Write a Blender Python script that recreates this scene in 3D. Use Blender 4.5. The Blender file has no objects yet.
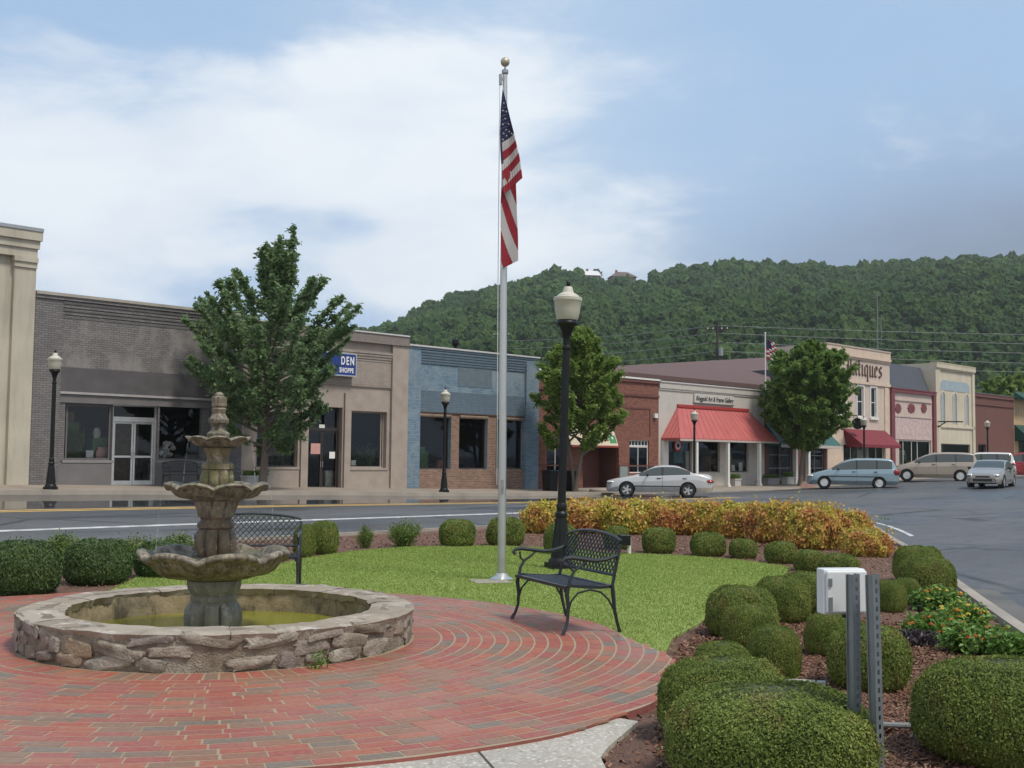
import bpy, bmesh, math, random
import numpy as np
from mathutils import Vector, Matrix, noise as mnoise

random.seed(7)
RNG = np.random.default_rng(11)
S = bpy.context.scene
COL = S.collection
rad = math.radians

# ------------------------------------------------------------------ camera, sky, sun, exposure
FPX, PITCH, ROLL, EYE = 1150.0, 0.0628, 0.0109, 1.6
cam_d = bpy.data.cameras.new('camera')
cam = bpy.data.objects.new('camera', cam_d)
COL.objects.link(cam)
cam_d.sensor_width = 36.0
cam_d.lens = 36.0 * FPX / 1024.0
cam_d.clip_start, cam_d.clip_end = 0.1, 9000.0
CAM_R = Matrix.Rotation(math.pi / 2 + PITCH, 3, 'X') @ Matrix.Rotation(ROLL, 3, 'Z')
cam.matrix_world = Matrix.Translation((0, 0, EYE)) @ CAM_R.to_4x4()
S.camera = cam

SUN_EL, SUN_AZ = 60.0, 128.0      # degrees; azimuth clockwise from the view direction
world = bpy.data.worlds.new("World")
S.world = world
world.use_nodes = True


def build_sky():
    nt = world.node_tree
    nt.nodes.clear()
    N, L = nt.nodes.new, nt.links.new

    def M(op, a, b=None, c=None, clamp=False):
        n = N('ShaderNodeMath')
        n.operation = op
        n.use_clamp = clamp
        for i, v in enumerate((a, b, c)):
            if v is None:
                continue
            if isinstance(v, (int, float)):
                n.inputs[i].default_value = v
            else:
                L(v, n.inputs[i])
        return n.outputs[0]
    out, bg = N('ShaderNodeOutputWorld'), N('ShaderNodeBackground')
    bg.inputs['Strength'].default_value = 0.055
    L(bg.outputs[0], out.inputs['Surface'])
    sky = N('ShaderNodeTexSky')
    sky.sky_type = 'NISHITA'
    sky.sun_disc = False
    sky.sun_elevation = rad(SUN_EL)
    sky.sun_rotation = rad(SUN_AZ)
    sky.dust_density = 2.0
    tc = N('ShaderNodeTexCoord')
    sep = N('ShaderNodeSeparateXYZ')
    L(tc.outputs['Generated'], sep.inputs[0])
    az = M('ARCTAN2', sep.outputs[0], sep.outputs[1])
    el = sep.outputs[2]

    def gauss(a0, e0, sa, se, tilt=0.0):
        da = M('SUBTRACT', az, a0)
        de = M('SUBTRACT', M('SUBTRACT', el, e0), M('MULTIPLY', da, tilt))
        q = M('ADD', M('POWER', M('ABSOLUTE', M('DIVIDE', da, sa)), 2.0), M('POWER', M('ABSOLUTE', M('DIVIDE', de, se)), 2.0))
        return M('EXPONENT', M('MULTIPLY', q, -1.0))
    mp = N('ShaderNodeMapping')
    mp.inputs['Scale'].default_value = (1.0, 1.0, 2.6)
    L(tc.outputs['Generated'], mp.inputs[0])

    def nz(scale, detail, rough, dist=0.0):
        n = N('ShaderNodeTexNoise')
        n.inputs['Scale'].default_value = scale
        n.inputs['Detail'].default_value = detail
        n.inputs['Roughness'].default_value = rough
        n.inputs['Distortion'].default_value = dist
        L(mp.outputs[0], n.inputs['Vector'])
        return n.outputs[0]
    big, fine = nz(3.2, 5.0, 0.55, 0.4), nz(9.0, 7.0, 0.6, 0.35)
    nn = M('ADD', M('MULTIPLY', M('SUBTRACT', big, 0.5), 1.9), M('MULTIPLY', M('SUBTRACT', fine, 0.5), 1.1))
    f = M('ADD', M('MULTIPLY', gauss(-0.24, 0.235, 0.30, 0.085, 0.16), 1.05), M('MULTIPLY', gauss(-0.075, 0.165, 0.07, 0.045), 0.95))
    f = M('ADD', f, M('MULTIPLY', gauss(-0.06, 0.31, 0.10, 0.05, 0.3), 0.55))
    f = M('ADD', f, M('MULTIPLY', gauss(-0.42, 0.19, 0.14, 0.12), 0.35))
    f = M('SUBTRACT', f, M('MULTIPLY', gauss(-0.15, 0.195, 0.07, 0.020), 0.65))
    f = M('SUBTRACT', f, M('MULTIPLY', gauss(-0.24, 0.36, 0.13, 0.035), 0.35))
    f = M('SUBTRACT', f, M('MULTIPLY', gauss(-0.36, 0.14, 0.09, 0.03), 0.12))
    f = M('ADD', f, M('MULTIPLY', gauss(-0.25, 0.13, 0.2, 0.04), 0.30))
    white = M('ADD', f, nn)
    rw = N('ShaderNodeMapRange')
    rw.interpolation_type = 'SMOOTHSTEP'
    rw.inputs['From Min'].default_value, rw.inputs['From Max'].default_value = 0.12, 0.85
    L(white, rw.inputs['Value'])
    # a thin veil of blue-grey cloud over most of the sky, darker low over the hill on the right
    veil = N('ShaderNodeMix')
    veil.data_type = 'RGBA'
    veil.inputs['A'].default_value = (3.9, 5.55, 7.9, 1)
    veil.inputs['B'].default_value = (2.3, 2.85, 3.8, 1)
    dk = M('ADD', M('MULTIPLY', gauss(0.38, 0.155, 0.26, 0.075, 0.12), 1.0), M('MULTIPLY', nn, 0.25), clamp=True)
    L(dk, veil.inputs['Factor'])
    v2 = N('ShaderNodeMix')
    v2.data_type = 'RGBA'
    v2.inputs['Factor'].default_value = 0.85
    L(sky.outputs[0], v2.inputs['A'])
    L(veil.outputs['Result'], v2.inputs['B'])
    mid = N('ShaderNodeMix')
    mid.data_type = 'RGBA'
    md = M('MULTIPLY', M('ADD', gauss(-0.02, 0.22, 0.16, 0.2), M('MULTIPLY', nn, 0.45), clamp=True), 0.6)
    L(md, mid.inputs['Factor'])
    L(v2.outputs['Result'], mid.inputs['A'])
    mid.inputs['B'].default_value = (6.0, 7.1, 8.2, 1)
    fin = N('ShaderNodeMix')
    fin.data_type = 'RGBA'
    L(M('MULTIPLY', rw.outputs[0], 0.93), fin.inputs['Factor'])
    L(mid.outputs['Result'], fin.inputs['A'])
    cl = N('ShaderNodeMix')
    cl.data_type = 'RGBA'
    puff = nz(4.5, 8.0, 0.55, 0.3)
    rp = N('ShaderNodeMapRange')
    rp.inputs['From Min'].default_value, rp.inputs['From Max'].default_value = .36, .60
    L(puff, rp.inputs['Value'])
    L(rp.outputs[0], cl.inputs['Factor'])
    cl.inputs['A'].default_value = (7.1, 7.8, 8.6, 1)
    cl.inputs['B'].default_value = (8.2, 8.7, 9.2, 1)
    L(cl.outputs['Result'], fin.inputs['B'])
    back = N('ShaderNodeMix')
    back.data_type = 'RGBA'
    rb = N('ShaderNodeMapRange')
    rb.interpolation_type = 'SMOOTHSTEP'
    for k, x in zip(('From Min', 'From Max', 'To Min', 'To Max'), (.15, -.4, 0, .6)):
        rb.inputs[k].default_value = x
    L(sep.outputs[1], rb.inputs['Value'])
    L(rb.outputs[0], back.inputs['Factor'])
    L(fin.outputs['Result'], back.inputs['A'])
    back.inputs['B'].default_value = (8.6, 8.5, 8.1, 1)
    L(back.outputs['Result'], bg.inputs['Color'])


build_sky()
sun_d = bpy.data.lights.new('sun', 'SUN')
sun_d.energy = 1.5
sun_d.angle = rad(11)
sun_d.color = (1.0, 0.93, 0.82)
sun = bpy.data.objects.new('sun', sun_d)
COL.objects.link(sun)
_sd = Vector((math.sin(rad(SUN_AZ)) * math.cos(rad(SUN_EL)), math.cos(rad(SUN_AZ)) * math.cos(rad(SUN_EL)), math.sin(rad(SUN_EL))))
sun.rotation_euler = _sd.to_track_quat('Z', 'Y').to_euler()
S.view_settings.view_transform = 'Standard'
S.view_settings.look = 'None'
S.view_settings.exposure = 1.0
S.view_settings.gamma = 1.0
S.view_settings.use_curve_mapping = False
S.cycles.max_bounces = 7
S.cycles.diffuse_bounces = 5
S.cycles.glossy_bounces = 3
S.cycles.transmission_bounces = 4
S.cycles.transparent_max_bounces = 8
S.cycles.use_denoising = True
S.cycles.volume_bounces = 0


# ------------------------------------------------------------------ measuring helpers
def ray(px, py):
    d = CAM_R @ Vector(((px - 512) / FPX, (384 - py) / FPX, -1.0))
    return d


def G(px, py, z=0.0):
    d = ray(px, py)
    k = (z - EYE) / d.z
    return Vector((d.x * k, d.y * k, z))


def atY(px, py, Y):
    d = ray(px, py)
    k = Y / d.y
    return Vector((d.x * k, Y, EYE + d.z * k))


def Zat(px, py, Y):
    return atY(px, py, Y).z


def hor(px):
    return 456.3 + ROLL * (px - 512)


# the row of shops: t runs along the fronts, d out from them towards the street
TH = rad(44.0)
FA = Vector((-13.1, 40.0))
FD = Vector((math.sin(TH), math.cos(TH)))
FN = Vector((math.cos(TH), -math.sin(TH)))
ROTZ = math.atan2(FD.y, FD.x)


def facade(px, py, d=0.0):
    r = ray(px, py)
    o = FA + FN * d
    # (r.x k, r.y k) = o + t FD  ->  dot with FN
    k = (o.x * FN.x + o.y * FN.y) / (r.x * FN.x + r.y * FN.y)
    p = Vector((r.x * k, r.y * k))
    return (p - FA).dot(FD), EYE + r.z * k


_ZF = [(-60, .9), (-20, .75), (-2.5, .50), (6, .33), (12, .20), (20, .07), (30, .05), (300, .05)]


def rise(x):
    u = min(1.0, max(0.0, (x - 12.0) / 18.0))
    return .56 * u * u * (3 - 2 * u) + max(0, x - 30) * .008


def zf(t):
    for (a, za), (b, zb) in zip(_ZF, _ZF[1:]):
        if t <= b:
            u = max(0.0, (t - a) / (b - a))
            return za + (zb - za) * u + rise(FA.x + FD.x * t)
    return .05


KERB_D = 4.3
NEAR_D = 18.3


def zwalk(t, d):
    return zf(t) - 0.014 * d


def zroad(t, d):
    x = FA.x + FD.x * t
    zk = zf(t) - rise(x) - .06 - (.13 - .05 * min(1, max(0, (t - 14) / 10)))
    u = min(1.0, max(0.0, (d - KERB_D) / (NEAR_D - KERB_D)))
    u = u ** .7
    return zk * (1 - u) - .12 * u + rise(x + FN.x * d)


def W(t, d, z=0.0):
    p = FA + FD * t + FN * d
    return Vector((p.x, p.y, z))


def on_street(px, d):
    """world point on the pavement or road at distance d from the shop fronts seen in picture column px"""
    t, _ = facade(px, 488, d)
    return W(t, d, zwalk(t, d) if d < KERB_D else zroad(t, d)), t


def rng(a, b):
    return random.uniform(a, b)


# ------------------------------------------------------------------ mesh builder
class MB:
    def __init__(self):
        self.v, self.f, self.m = [], [], []

    def quad(self, *p, m=0):
        n = len(self.v)
        self.v += [tuple(q) for q in p]
        self.f.append(tuple(range(n, n + len(p))))
        self.m.append(m)
        return self

    def box(self, x0, x1, y0, y1, z0, z1, m=0, M=None):
        if x0 > x1: x0, x1 = x1, x0
        if y0 > y1: y0, y1 = y1, y0
        if z0 > z1: z0, z1 = z1, z0
        n = len(self.v)
        p = [(x0, y0, z0), (x1, y0, z0), (x1, y1, z0), (x0, y1, z0), (x0, y0, z1), (x1, y0, z1), (x1, y1, z1), (x0, y1, z1)]
        if M is not None:
            p = [tuple(M @ Vector(q)) for q in p]
        self.v += p
        for q in ((0, 3, 2, 1), (4, 5, 6, 7), (0, 1, 5, 4), (1, 2, 6, 5), (2, 3, 7, 6), (3, 0, 4, 7)):
            self.f.append(tuple(n + i for i in q))
            self.m.append(m)
        return self

    def lathe(self, prof, seg=24, m=0, c=(0, 0, 0), mod=None, M=None, closed=False):
        n = len(self.v)
        k = len(prof)
        for j in range(seg):
            a = 2 * math.pi * j / seg
            for i, (r, z) in enumerate(prof):
                if mod:
                    r, z = mod(r, z, a, i)
                p = Vector((c[0] + r * math.cos(a), c[1] + r * math.sin(a), c[2] + z))
                if M is not None:
                    p = M @ p
                self.v.append(tuple(p))
        for j in range(seg):
            j2 = (j + 1) % seg
            for i in range(k - 1):
                self.f.append((n + j * k + i, n + j2 * k + i, n + j2 * k + i + 1, n + j * k + i + 1))
                self.m.append(m)
            if closed:
                self.f.append((n + j * k + k - 1, n + j2 * k + k - 1, n + j2 * k, n + j * k))
                self.m.append(m)
        return self

    def tube(self, pts, r, seg=8, m=0, cap=True, flat=1.0):
        pts = [Vector(p) for p in pts]
        R = r if isinstance(r, (list, tuple)) else [r] * len(pts)
        n = len(self.v)
        up = None
        for i, p in enumerate(pts):
            a = pts[max(0, i - 1)]
            b = pts[min(len(pts) - 1, i + 1)]
            d = (b - a).normalized()
            if up is None:
                up = Vector((0, 0, 1)) if abs(d.z) < 0.9 else Vector((1, 0, 0))
            s = d.cross(up).normalized()
            up = s.cross(d).normalized()
            for j in range(seg):
                t = 2 * math.pi * j / seg
                self.v.append(tuple(p + s * (R[i] * math.cos(t)) + up * (R[i] * flat * math.sin(t))))
        for i in range(len(pts) - 1):
            for j in range(seg):
                j2 = (j + 1) % seg
                self.f.append((n + i * seg + j, n + i * seg + j2, n + (i + 1) * seg + j2, n + (i + 1) * seg + j))
                self.m.append(m)
        if cap:
            self.f.append(tuple(n + j for j in reversed(range(seg))))
            self.m.append(m)
            e = n + (len(pts) - 1) * seg
            self.f.append(tuple(e + j for j in range(seg)))
            self.m.append(m)
        return self

    def prism(self, poly, fa, fb, m=0):
        """poly: 2-D outline (counter-clockwise); fa, fb map (u, v) to the front and back points"""
        n = len(self.v)
        k = len(poly)
        self.v += [tuple(fa(*q)) for q in poly] + [tuple(fb(*q)) for q in poly]
        self.f.append(tuple(range(n, n + k)))
        self.m.append(m)
        self.f.append(tuple(reversed(range(n + k, n + 2 * k))))
        self.m.append(m)
        for i in range(k):
            j = (i + 1) % k
            self.f.append((n + i, n + k + i, n + k + j, n + j))
            self.m.append(m)
        return self

    def ico(self, c, s, sub=2, m=0, jit=0.0, M=None):
        bm = bmesh.new()
        bmesh.ops.create_icosphere(bm, subdivisions=sub, radius=1.0)
        bm.verts.index_update()
        n = len(self.v)
        for v in bm.verts:
            k = 1 + rng(-jit, jit)
            p = Vector((v.co.x * s[0] * k, v.co.y * s[1] * k, v.co.z * s[2] * k))
            if M is not None:
                p = M @ p
            self.v.append((p.x + c[0], p.y + c[1], p.z + c[2]))
        for f in bm.faces:
            self.f.append(tuple(n + v.index for v in f.verts))
            self.m.append(m)
        bm.free()
        return self

    def pieces(self):
        """groups of faces that stand far apart, so that each can be a part of its own"""
        p = list(range(len(self.v)))

        def find(i):
            while p[i] != i:
                p[i] = p[p[i]]
                i = p[i]
            return i
        for f in self.f:
            a = find(f[0])
            for q in f[1:]:
                p[find(q)] = a
        isl = {}
        for i, f in enumerate(self.f):
            isl.setdefault(find(f[0]), []).append(i)
        ks = list(isl)
        if len(ks) < 2 or len(ks) > 60:
            return None
        B = []
        for k in ks:
            P = np.array([self.v[q] for i in isl[k] for q in self.f[i]])
            B.append((P.min(0), P.max(0)))
        g = list(range(len(ks)))

        def fg(i):
            while g[i] != i: i = g[i]
            return i
        for i in range(len(ks)):
            for j in range(i):
                gap = np.maximum(0, np.maximum(B[i][0] - B[j][1], B[j][0] - B[i][1]))
                s = max((B[i][1] - B[i][0]).max(), (B[j][1] - B[j][0]).max())
                if np.sqrt((gap ** 2).sum()) <= max(.02, .5 * s): g[fg(i)] = fg(j)
        out = {}
        for i, k in enumerate(ks):
            out.setdefault(fg(i), []).extend(isl[k])
        return list(out.values()) if len(out) > 1 else None

    def build(self, name, mats, parent=None, smooth=True, angle=32, fix=False):
        if parent is not None:
            pc = self.pieces()
            if pc:
                o = None
                for fs in pc:
                    q = MB()
                    ids = {}
                    for i in sorted(fs):
                        for v in self.f[i]:
                            if v not in ids:
                                ids[v] = len(q.v)
                                q.v.append(self.v[v])
                        q.f.append(tuple(ids[v] for v in self.f[i]))
                        q.m.append(self.m[i])
                    r = q.build(name, mats, parent, smooth, angle, fix)
                    o = o or r
                return o
        me = bpy.data.meshes.new(name)
        me.from_pydata(self.v, [], self.f)
        for mt in (mats if isinstance(mats, (list, tuple)) else [mats]):
            me.materials.append(mt)
        me.polygons.foreach_set('material_index', self.m)
        if fix:
            bm = bmesh.new()
            bm.from_mesh(me)
            bmesh.ops.recalc_face_normals(bm, faces=bm.faces)
            bm.to_mesh(me)
            bm.free()
        if smooth:
            me.polygons.foreach_set('use_smooth', [True] * len(me.polygons))
            me.set_sharp_from_angle(angle=rad(angle))
        me.update()
        o = bpy.data.objects.new(name, me)
        COL.objects.link(o)
        if parent:
            o.parent = parent
        return o


def np_mesh(name, V, F, mats, mi=None, parent=None, smooth=False, link=True):
    """V (n,3) floats, F (m,k) ints"""
    me = bpy.data.meshes.new(name)
    n, k = F.shape
    me.vertices.add(len(V))
    me.vertices.foreach_set('co', np.asarray(V, np.float32).ravel())
    me.loops.add(n * k)
    me.loops.foreach_set('vertex_index', F.astype(np.int32).ravel())
    me.polygons.add(n)
    me.polygons.foreach_set('loop_start', np.arange(0, n * k, k, dtype=np.int32))
    for mt in (mats if isinstance(mats, (list, tuple)) else [mats]):
        me.materials.append(mt)
    if mi is not None:
        me.polygons.foreach_set('material_index', np.asarray(mi, np.int32))
    me.polygons.foreach_set('use_smooth', np.full(n, smooth))
    me.update(calc_edges=True)
    o = bpy.data.objects.new(name, me)
    if link:
        COL.objects.link(o)
    if parent:
        o.parent = parent
    return o


def tag(o, label=None, cat=None, group=None, kind=None):
    if label: o['label'] = label
    if cat: o['category'] = cat
    if group: o['group'] = group
    if kind: o['kind'] = kind
    return o


def thing(name, label, cat, loc=(0, 0, 0), rz=0.0, group=None, rot=None):
    o = bpy.data.objects.new(name, None)
    COL.objects.link(o)
    o.location = loc
    o.rotation_euler = rot if rot else (0, 0, rz)
    o.empty_display_size = 0.3
    return tag(o, label, cat, group)


def dup(root, loc=None, rz=None, label=None, scale=None, group=None):
    def cp(o, par):
        c = o.copy()
        COL.objects.link(c)
        if par is not None:
            c.parent = par
        for ch in kids.get(o.name, []):
            cp(ch, c)
        return c
    kids = {}
    for o in root.children_recursive:
        kids.setdefault(o.parent.name, []).append(o)
    r = cp(root, None)
    if loc is not None: r.location = loc
    if rz is not None: r.rotation_euler = (0, 0, rz)
    if scale is not None: r.scale = scale
    if label: r['label'] = label
    if group: r['group'] = group
    return r


# ------------------------------------------------------------------ materials
def srgb(r, g, b):
    def c(x):
        x /= 255.0
        return x / 12.92 if x <= .04045 else ((x + .055) / 1.055) ** 2.4
    return (c(r), c(g), c(b), 1)


class Mat:
    """a small wrapper for building node materials"""
    def __init__(self, name):
        self.m = bpy.data.materials.new(name)
        self.m.use_nodes = True
        self.nt = self.m.node_tree
        self.nt.nodes.clear()
        self.out = self.N('ShaderNodeOutputMaterial')
        self.p = self.N('ShaderNodeBsdfPrincipled')
        self.L(self.p.outputs[0], self.out.inputs['Surface'])
        self._tc = None

    def N(self, t):
        return self.nt.nodes.new(t)

    def L(self, a, b):
        self.nt.links.new(a, b)

    def tc(self, which='Object'):
        if self._tc is None:
            self._tc = self.N('ShaderNodeTexCoord')
        return self._tc.outputs[which]

    def set(self, sock, v):
        if isinstance(v, (int, float)):
            sock.default_value = v
        elif isinstance(v, tuple):
            sock.default_value = v if len(v) == 4 or sock.type == 'VECTOR' else (*v, 1)
        else:
            self.L(v, sock)

    def math(self, op, a, b=None, clamp=False):
        n = self.N('ShaderNodeMath')
        n.operation = op
        n.use_clamp = clamp
        self.set(n.inputs[0], a)
        if b is not None:
            self.set(n.inputs[1], b)
        return n.outputs[0]

    def noise(self, scale, detail=4.0, rough=.55, dist=0.0, vec=None, out=0):
        n = self.N('ShaderNodeTexNoise')
        n.inputs['Scale'].default_value = scale
        n.inputs['Detail'].default_value = detail
        n.inputs['Roughness'].default_value = rough
        n.inputs['Distortion'].default_value = dist
        self.L(vec if vec is not None else self.tc(), n.inputs['Vector'])
        return n.outputs[out]

    def voronoi(self, scale, feature='F1', vec=None, out='Distance', rnd=1.0):
        n = self.N('ShaderNodeTexVoronoi')
        n.feature = feature
        n.inputs['Scale'].default_value = scale
        n.inputs['Randomness'].default_value = rnd
        self.L(vec if vec is not None else self.tc(), n.inputs['Vector'])
        return n.outputs[out]

    def rng(self, v, a, b, c=0.0, d=1.0, smooth=False):
        n = self.N('ShaderNodeMapRange')
        if smooth:
            n.interpolation_type = 'SMOOTHSTEP'
        self.set(n.inputs['Value'], v)
        for k, x in zip(('From Min', 'From Max', 'To Min', 'To Max'), (a, b, c, d)):
            n.inputs[k].default_value = x
        return n.outputs[0]

    def mix(self, f, a, b, mode='MIX'):
        n = self.N('ShaderNodeMix')
        n.data_type = 'RGBA'
        n.blend_type = mode
        self.set(n.inputs['Factor'], f)
        self.set(n.inputs['A'], a)
        self.set(n.inputs['B'], b)
        return n.outputs['Result']

    def ramp(self, f, stops, interp='LINEAR'):
        n = self.N('ShaderNodeValToRGB')
        n.color_ramp.interpolation = interp
        e = n.color_ramp.elements
        while len(e) < len(stops):
            e.new(0.5)
        for x, (p, c) in zip(e, stops):
            x.position = p
            x.color = c if len(c) == 4 else (*c, 1)
        self.set(n.inputs[0], f)
        return n.outputs[0]

    def mapping(self, scale=(1, 1, 1), loc=(0, 0, 0), rot=(0, 0, 0), vec=None):
        n = self.N('ShaderNodeMapping')
        n.inputs['Scale'].default_value = scale
        n.inputs['Location'].default_value = loc
        n.inputs['Rotation'].default_value = rot
        self.L(vec if vec is not None else self.tc(), n.inputs['Vector'])
        return n.outputs[0]

    def sep(self, vec=None):
        n = self.N('ShaderNodeSeparateXYZ')
        self.L(vec if vec is not None else self.tc(), n.inputs[0])
        return n.outputs

    def comb(self, x, y, z=0.0):
        n = self.N('ShaderNodeCombineXYZ')
        for i, v in enumerate((x, y, z)):
            self.set(n.inputs[i], v)
        return n.outputs[0]

    def bump(self, h, strength=.3, dist=.02, normal=None):
        n = self.N('ShaderNodeBump')
        n.inputs['Strength'].default_value = strength
        n.inputs['Distance'].default_value = dist
        self.set(n.inputs['Height'], h)
        if normal is not None:
            self.L(normal, n.inputs['Normal'])
        return n.outputs[0]

    def go(self, col=None, rough=None, metal=None, normal=None, spec=None, coat=None):
        P = self.p.inputs
        if col is not None: self.set(P['Base Color'], col)
        if rough is not None: self.set(P['Roughness'], rough)
        if metal is not None: self.set(P['Metallic'], metal)
        if spec is not None: self.set(P['Specular IOR Level'], spec)
        if coat is not None: self.set(P['Coat Weight'], coat)
        if normal is not None: self.L(normal, P['Normal'])
        return self.m


_c = {}


def plain(name, c, rough=.6, metal=0.0, var=.12, scale=6.0, bump=.0, spec=.5, coat=None):
    """a paint / stone / metal with soft uneven tone"""
    if name in _c:
        return _c[name]
    M = Mat(name)
    n = M.noise(scale, 5, .6)
    a = tuple(max(0, x * (1 - var)) for x in c[:3])
    b = tuple(min(1, x * (1 + var)) for x in c[:3])
    col = M.mix(M.rng(n, .3, .7), a, b)
    nb = M.bump(M.noise(scale * 8, 4, .6), bump, .01) if bump else None
    _c[name] = M.go(col, M.rng(M.noise(scale * 2, 3), .3, .7, rough * .85, min(1, rough * 1.15)), metal, nb, spec, coat)
    return _c[name]


def brick(name, c1, c2, mortar, w=.22, h=.075, ms=.01, dirt=(.05, .045, .04), dirt_amt=.35, patch=None, rough=.85):
    if name in _c:
        return _c[name]
    M = Mat(name)
    s = M.sep()
    v = M.comb(M.math('ADD', s[0], s[1]), s[2])
    n = M.N('ShaderNodeTexBrick')
    M.L(v, n.inputs['Vector'])
    n.inputs['Color1'].default_value = c1
    n.inputs['Color2'].default_value = c2
    n.inputs['Mortar'].default_value = mortar
    n.inputs['Scale'].default_value = 1.0
    n.inputs['Mortar Size'].default_value = ms
    n.inputs['Mortar Smooth'].default_value = .2
    n.inputs['Bias'].default_value = 0.0
    n.inputs['Brick Width'].default_value = w
    n.inputs['Row Height'].default_value = h
    big = M.noise(.45, 5, .65)
    col = n.outputs['Color']
    if patch:
        col = M.mix(M.rng(M.noise(.7, 6, .7, .6), .48, .6), col, patch)
    sv = M.mapping((2.2, 2.2, .25))
    streak = M.noise(1.6, 5, .6, vec=sv)
    col = M.mix(M.math('MULTIPLY', M.rng(streak, .5, .8), dirt_amt), col, (*dirt, 1))
    col = M.mix(M.math('MULTIPLY', M.rng(big, .35, .75), .25), col, M.mix(.5, col, (*dirt, 1)))
    hgt = M.math('ADD', M.math('MULTIPLY', n.outputs['Fac'], -1.0), M.math('MULTIPLY', M.noise(30, 3), .4))
    _c[name] = M.go(col, rough, 0, M.bump(hgt, .5, .008))
    return _c[name]


def stucco(name, c, stain=(.12, .09, .06), amt=.4, rough=.85):
    if name in _c:
        return _c[name]
    M = Mat(name)
    sv = M.mapping((1.6, 1.6, .18))
    st = M.rng(M.noise(1.8, 6, .65, vec=sv), .48, .78)
    col = M.mix(M.rng(M.noise(.8, 5), .3, .7), tuple(x * .88 for x in c[:3]), tuple(min(1, x * 1.06) for x in c[:3]))
    col = M.mix(M.math('MULTIPLY', st, amt), col, (*stain, 1))
    spots = M.rng(M.noise(7, 3, .7), .68, .78)
    col = M.mix(M.math('MULTIPLY', spots, amt * .7), col, (*stain, 1))
    _c[name] = M.go(col, rough, 0, M.bump(M.noise(40, 4), .25, .006))
    return _c[name]


def glass(name='shop_glass', tint=(.90, .93, .92)):
    if name in _c:
        return _c[name]
    M = Mat(name)
    tr, gl, mx, fr = M.N('ShaderNodeBsdfTransparent'), M.N('ShaderNodeBsdfGlossy'), M.N('ShaderNodeMixShader'), M.N('ShaderNodeFresnel')
    tr.inputs[0].default_value = (*tint, 1)
    gl.inputs['Roughness'].default_value = .02
    gl.inputs['Color'].default_value = (.62, .66, .70, 1)
    fr.inputs['IOR'].default_value = 1.5
    M.L(M.bump(M.noise(.7, 2), .06, .05), gl.inputs['Normal'])
    M.L(M.math('ADD', fr.outputs[0], .01), mx.inputs[0])
    M.L(tr.outputs[0], mx.inputs[1])
    M.L(gl.outputs[0], mx.inputs[2])
    M.L(mx.outputs[0], M.out.inputs['Surface'])
    _c[name] = M.m
    return M.m


def leaf_mat(name, stops, rough=.5, trans=.3, spec=.4, clump=.0, cscale=1.5):
    """leaves: each leaf its own tone; some light passes through"""
    M = Mat(name)
    g = M.N('ShaderNodeNewGeometry')
    f = g.outputs['Random Per Island']
    if clump:
        f = M.math('ADD', M.math('MULTIPLY', f, 1 - clump), M.math('MULTIPLY', M.rng(M.noise(cscale, 3, .6), .3, .7), clump))
    col = M.ramp(f, stops)
    M.go(col, rough, 0, None, spec)
    t, mx = M.N('ShaderNodeBsdfTranslucent'), M.N('ShaderNodeMixShader')
    M.L(col, t.inputs['Color'])
    mx.inputs[0].default_value = trans
    M.L(M.p.outputs[0], mx.inputs[1])
    M.L(t.outputs[0], mx.inputs[2])
    M.L(mx.outputs[0], M.out.inputs['Surface'])
    return M.m
# ------------------------------------------------------------------ ground, street, planting island
def struct(o):
    o['kind'] = 'structure'
    return o


def poly_mesh(name, pts, z, mats, thick=0.0, parent=None):
    bm = bmesh.new()
    vs = [bm.verts.new((p[0], p[1], z)) for p in pts]
    es = [bm.edges.new((vs[i], vs[(i + 1) % len(vs)])) for i in range(len(vs))]
    bmesh.ops.triangle_fill(bm, edges=es, use_beauty=True, normal=(0, 0, 1))
    if thick:
        n = len(vs)
        lo = [bm.verts.new((p[0], p[1], z - thick)) for p in pts]
        for i in range(n):
            j = (i + 1) % n
            bm.faces.new((vs[i], vs[j], lo[j], lo[i]))
    me = bpy.data.meshes.new(name)
    bm.to_mesh(me)
    bm.free()
    for mt in (mats if isinstance(mats, (list, tuple)) else [mats]):
        me.materials.append(mt)
    o = bpy.data.objects.new(name, me)
    COL.objects.link(o)
    if parent: o.parent = parent
    return o


def inside(P, poly):
    x, y = P[:, 0], P[:, 1]
    r = np.zeros(len(P), bool)
    n = len(poly)
    for i in range(n):
        x0, y0 = poly[i][0], poly[i][1]
        x1, y1 = poly[(i + 1) % n][0], poly[(i + 1) % n][1]
        if y0 == y1: continue
        c = ((y0 > y) != (y1 > y)) & (x < (x1 - x0) * (y - y0) / (y1 - y0) + x0)
        r ^= c
    return r


def street_sheet(name, t0, t1, dt, ds, zfun, mat):
    """a sheet in street coordinates, object placed in the street frame so its x runs along the shops and y = -d"""
    ts = list(np.arange(t0, t1 + .01, dt))
    mb = MB()
    for t in ts:
        for d in ds:
            mb.v.append((t, -d, zfun(t, d)))
    k = len(ds)
    for i in range(len(ts) - 1):
        for j in range(k - 1):
            mb.f.append((i * k + j, i * k + j + 1, (i + 1) * k + j + 1, (i + 1) * k + j))
            mb.m.append(0)
    o = mb.build(name, mat, fix=False)
    o.location = (FA.x, FA.y, 0)
    o.rotation_euler = (0, 0, ROTZ)
    return o


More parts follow.
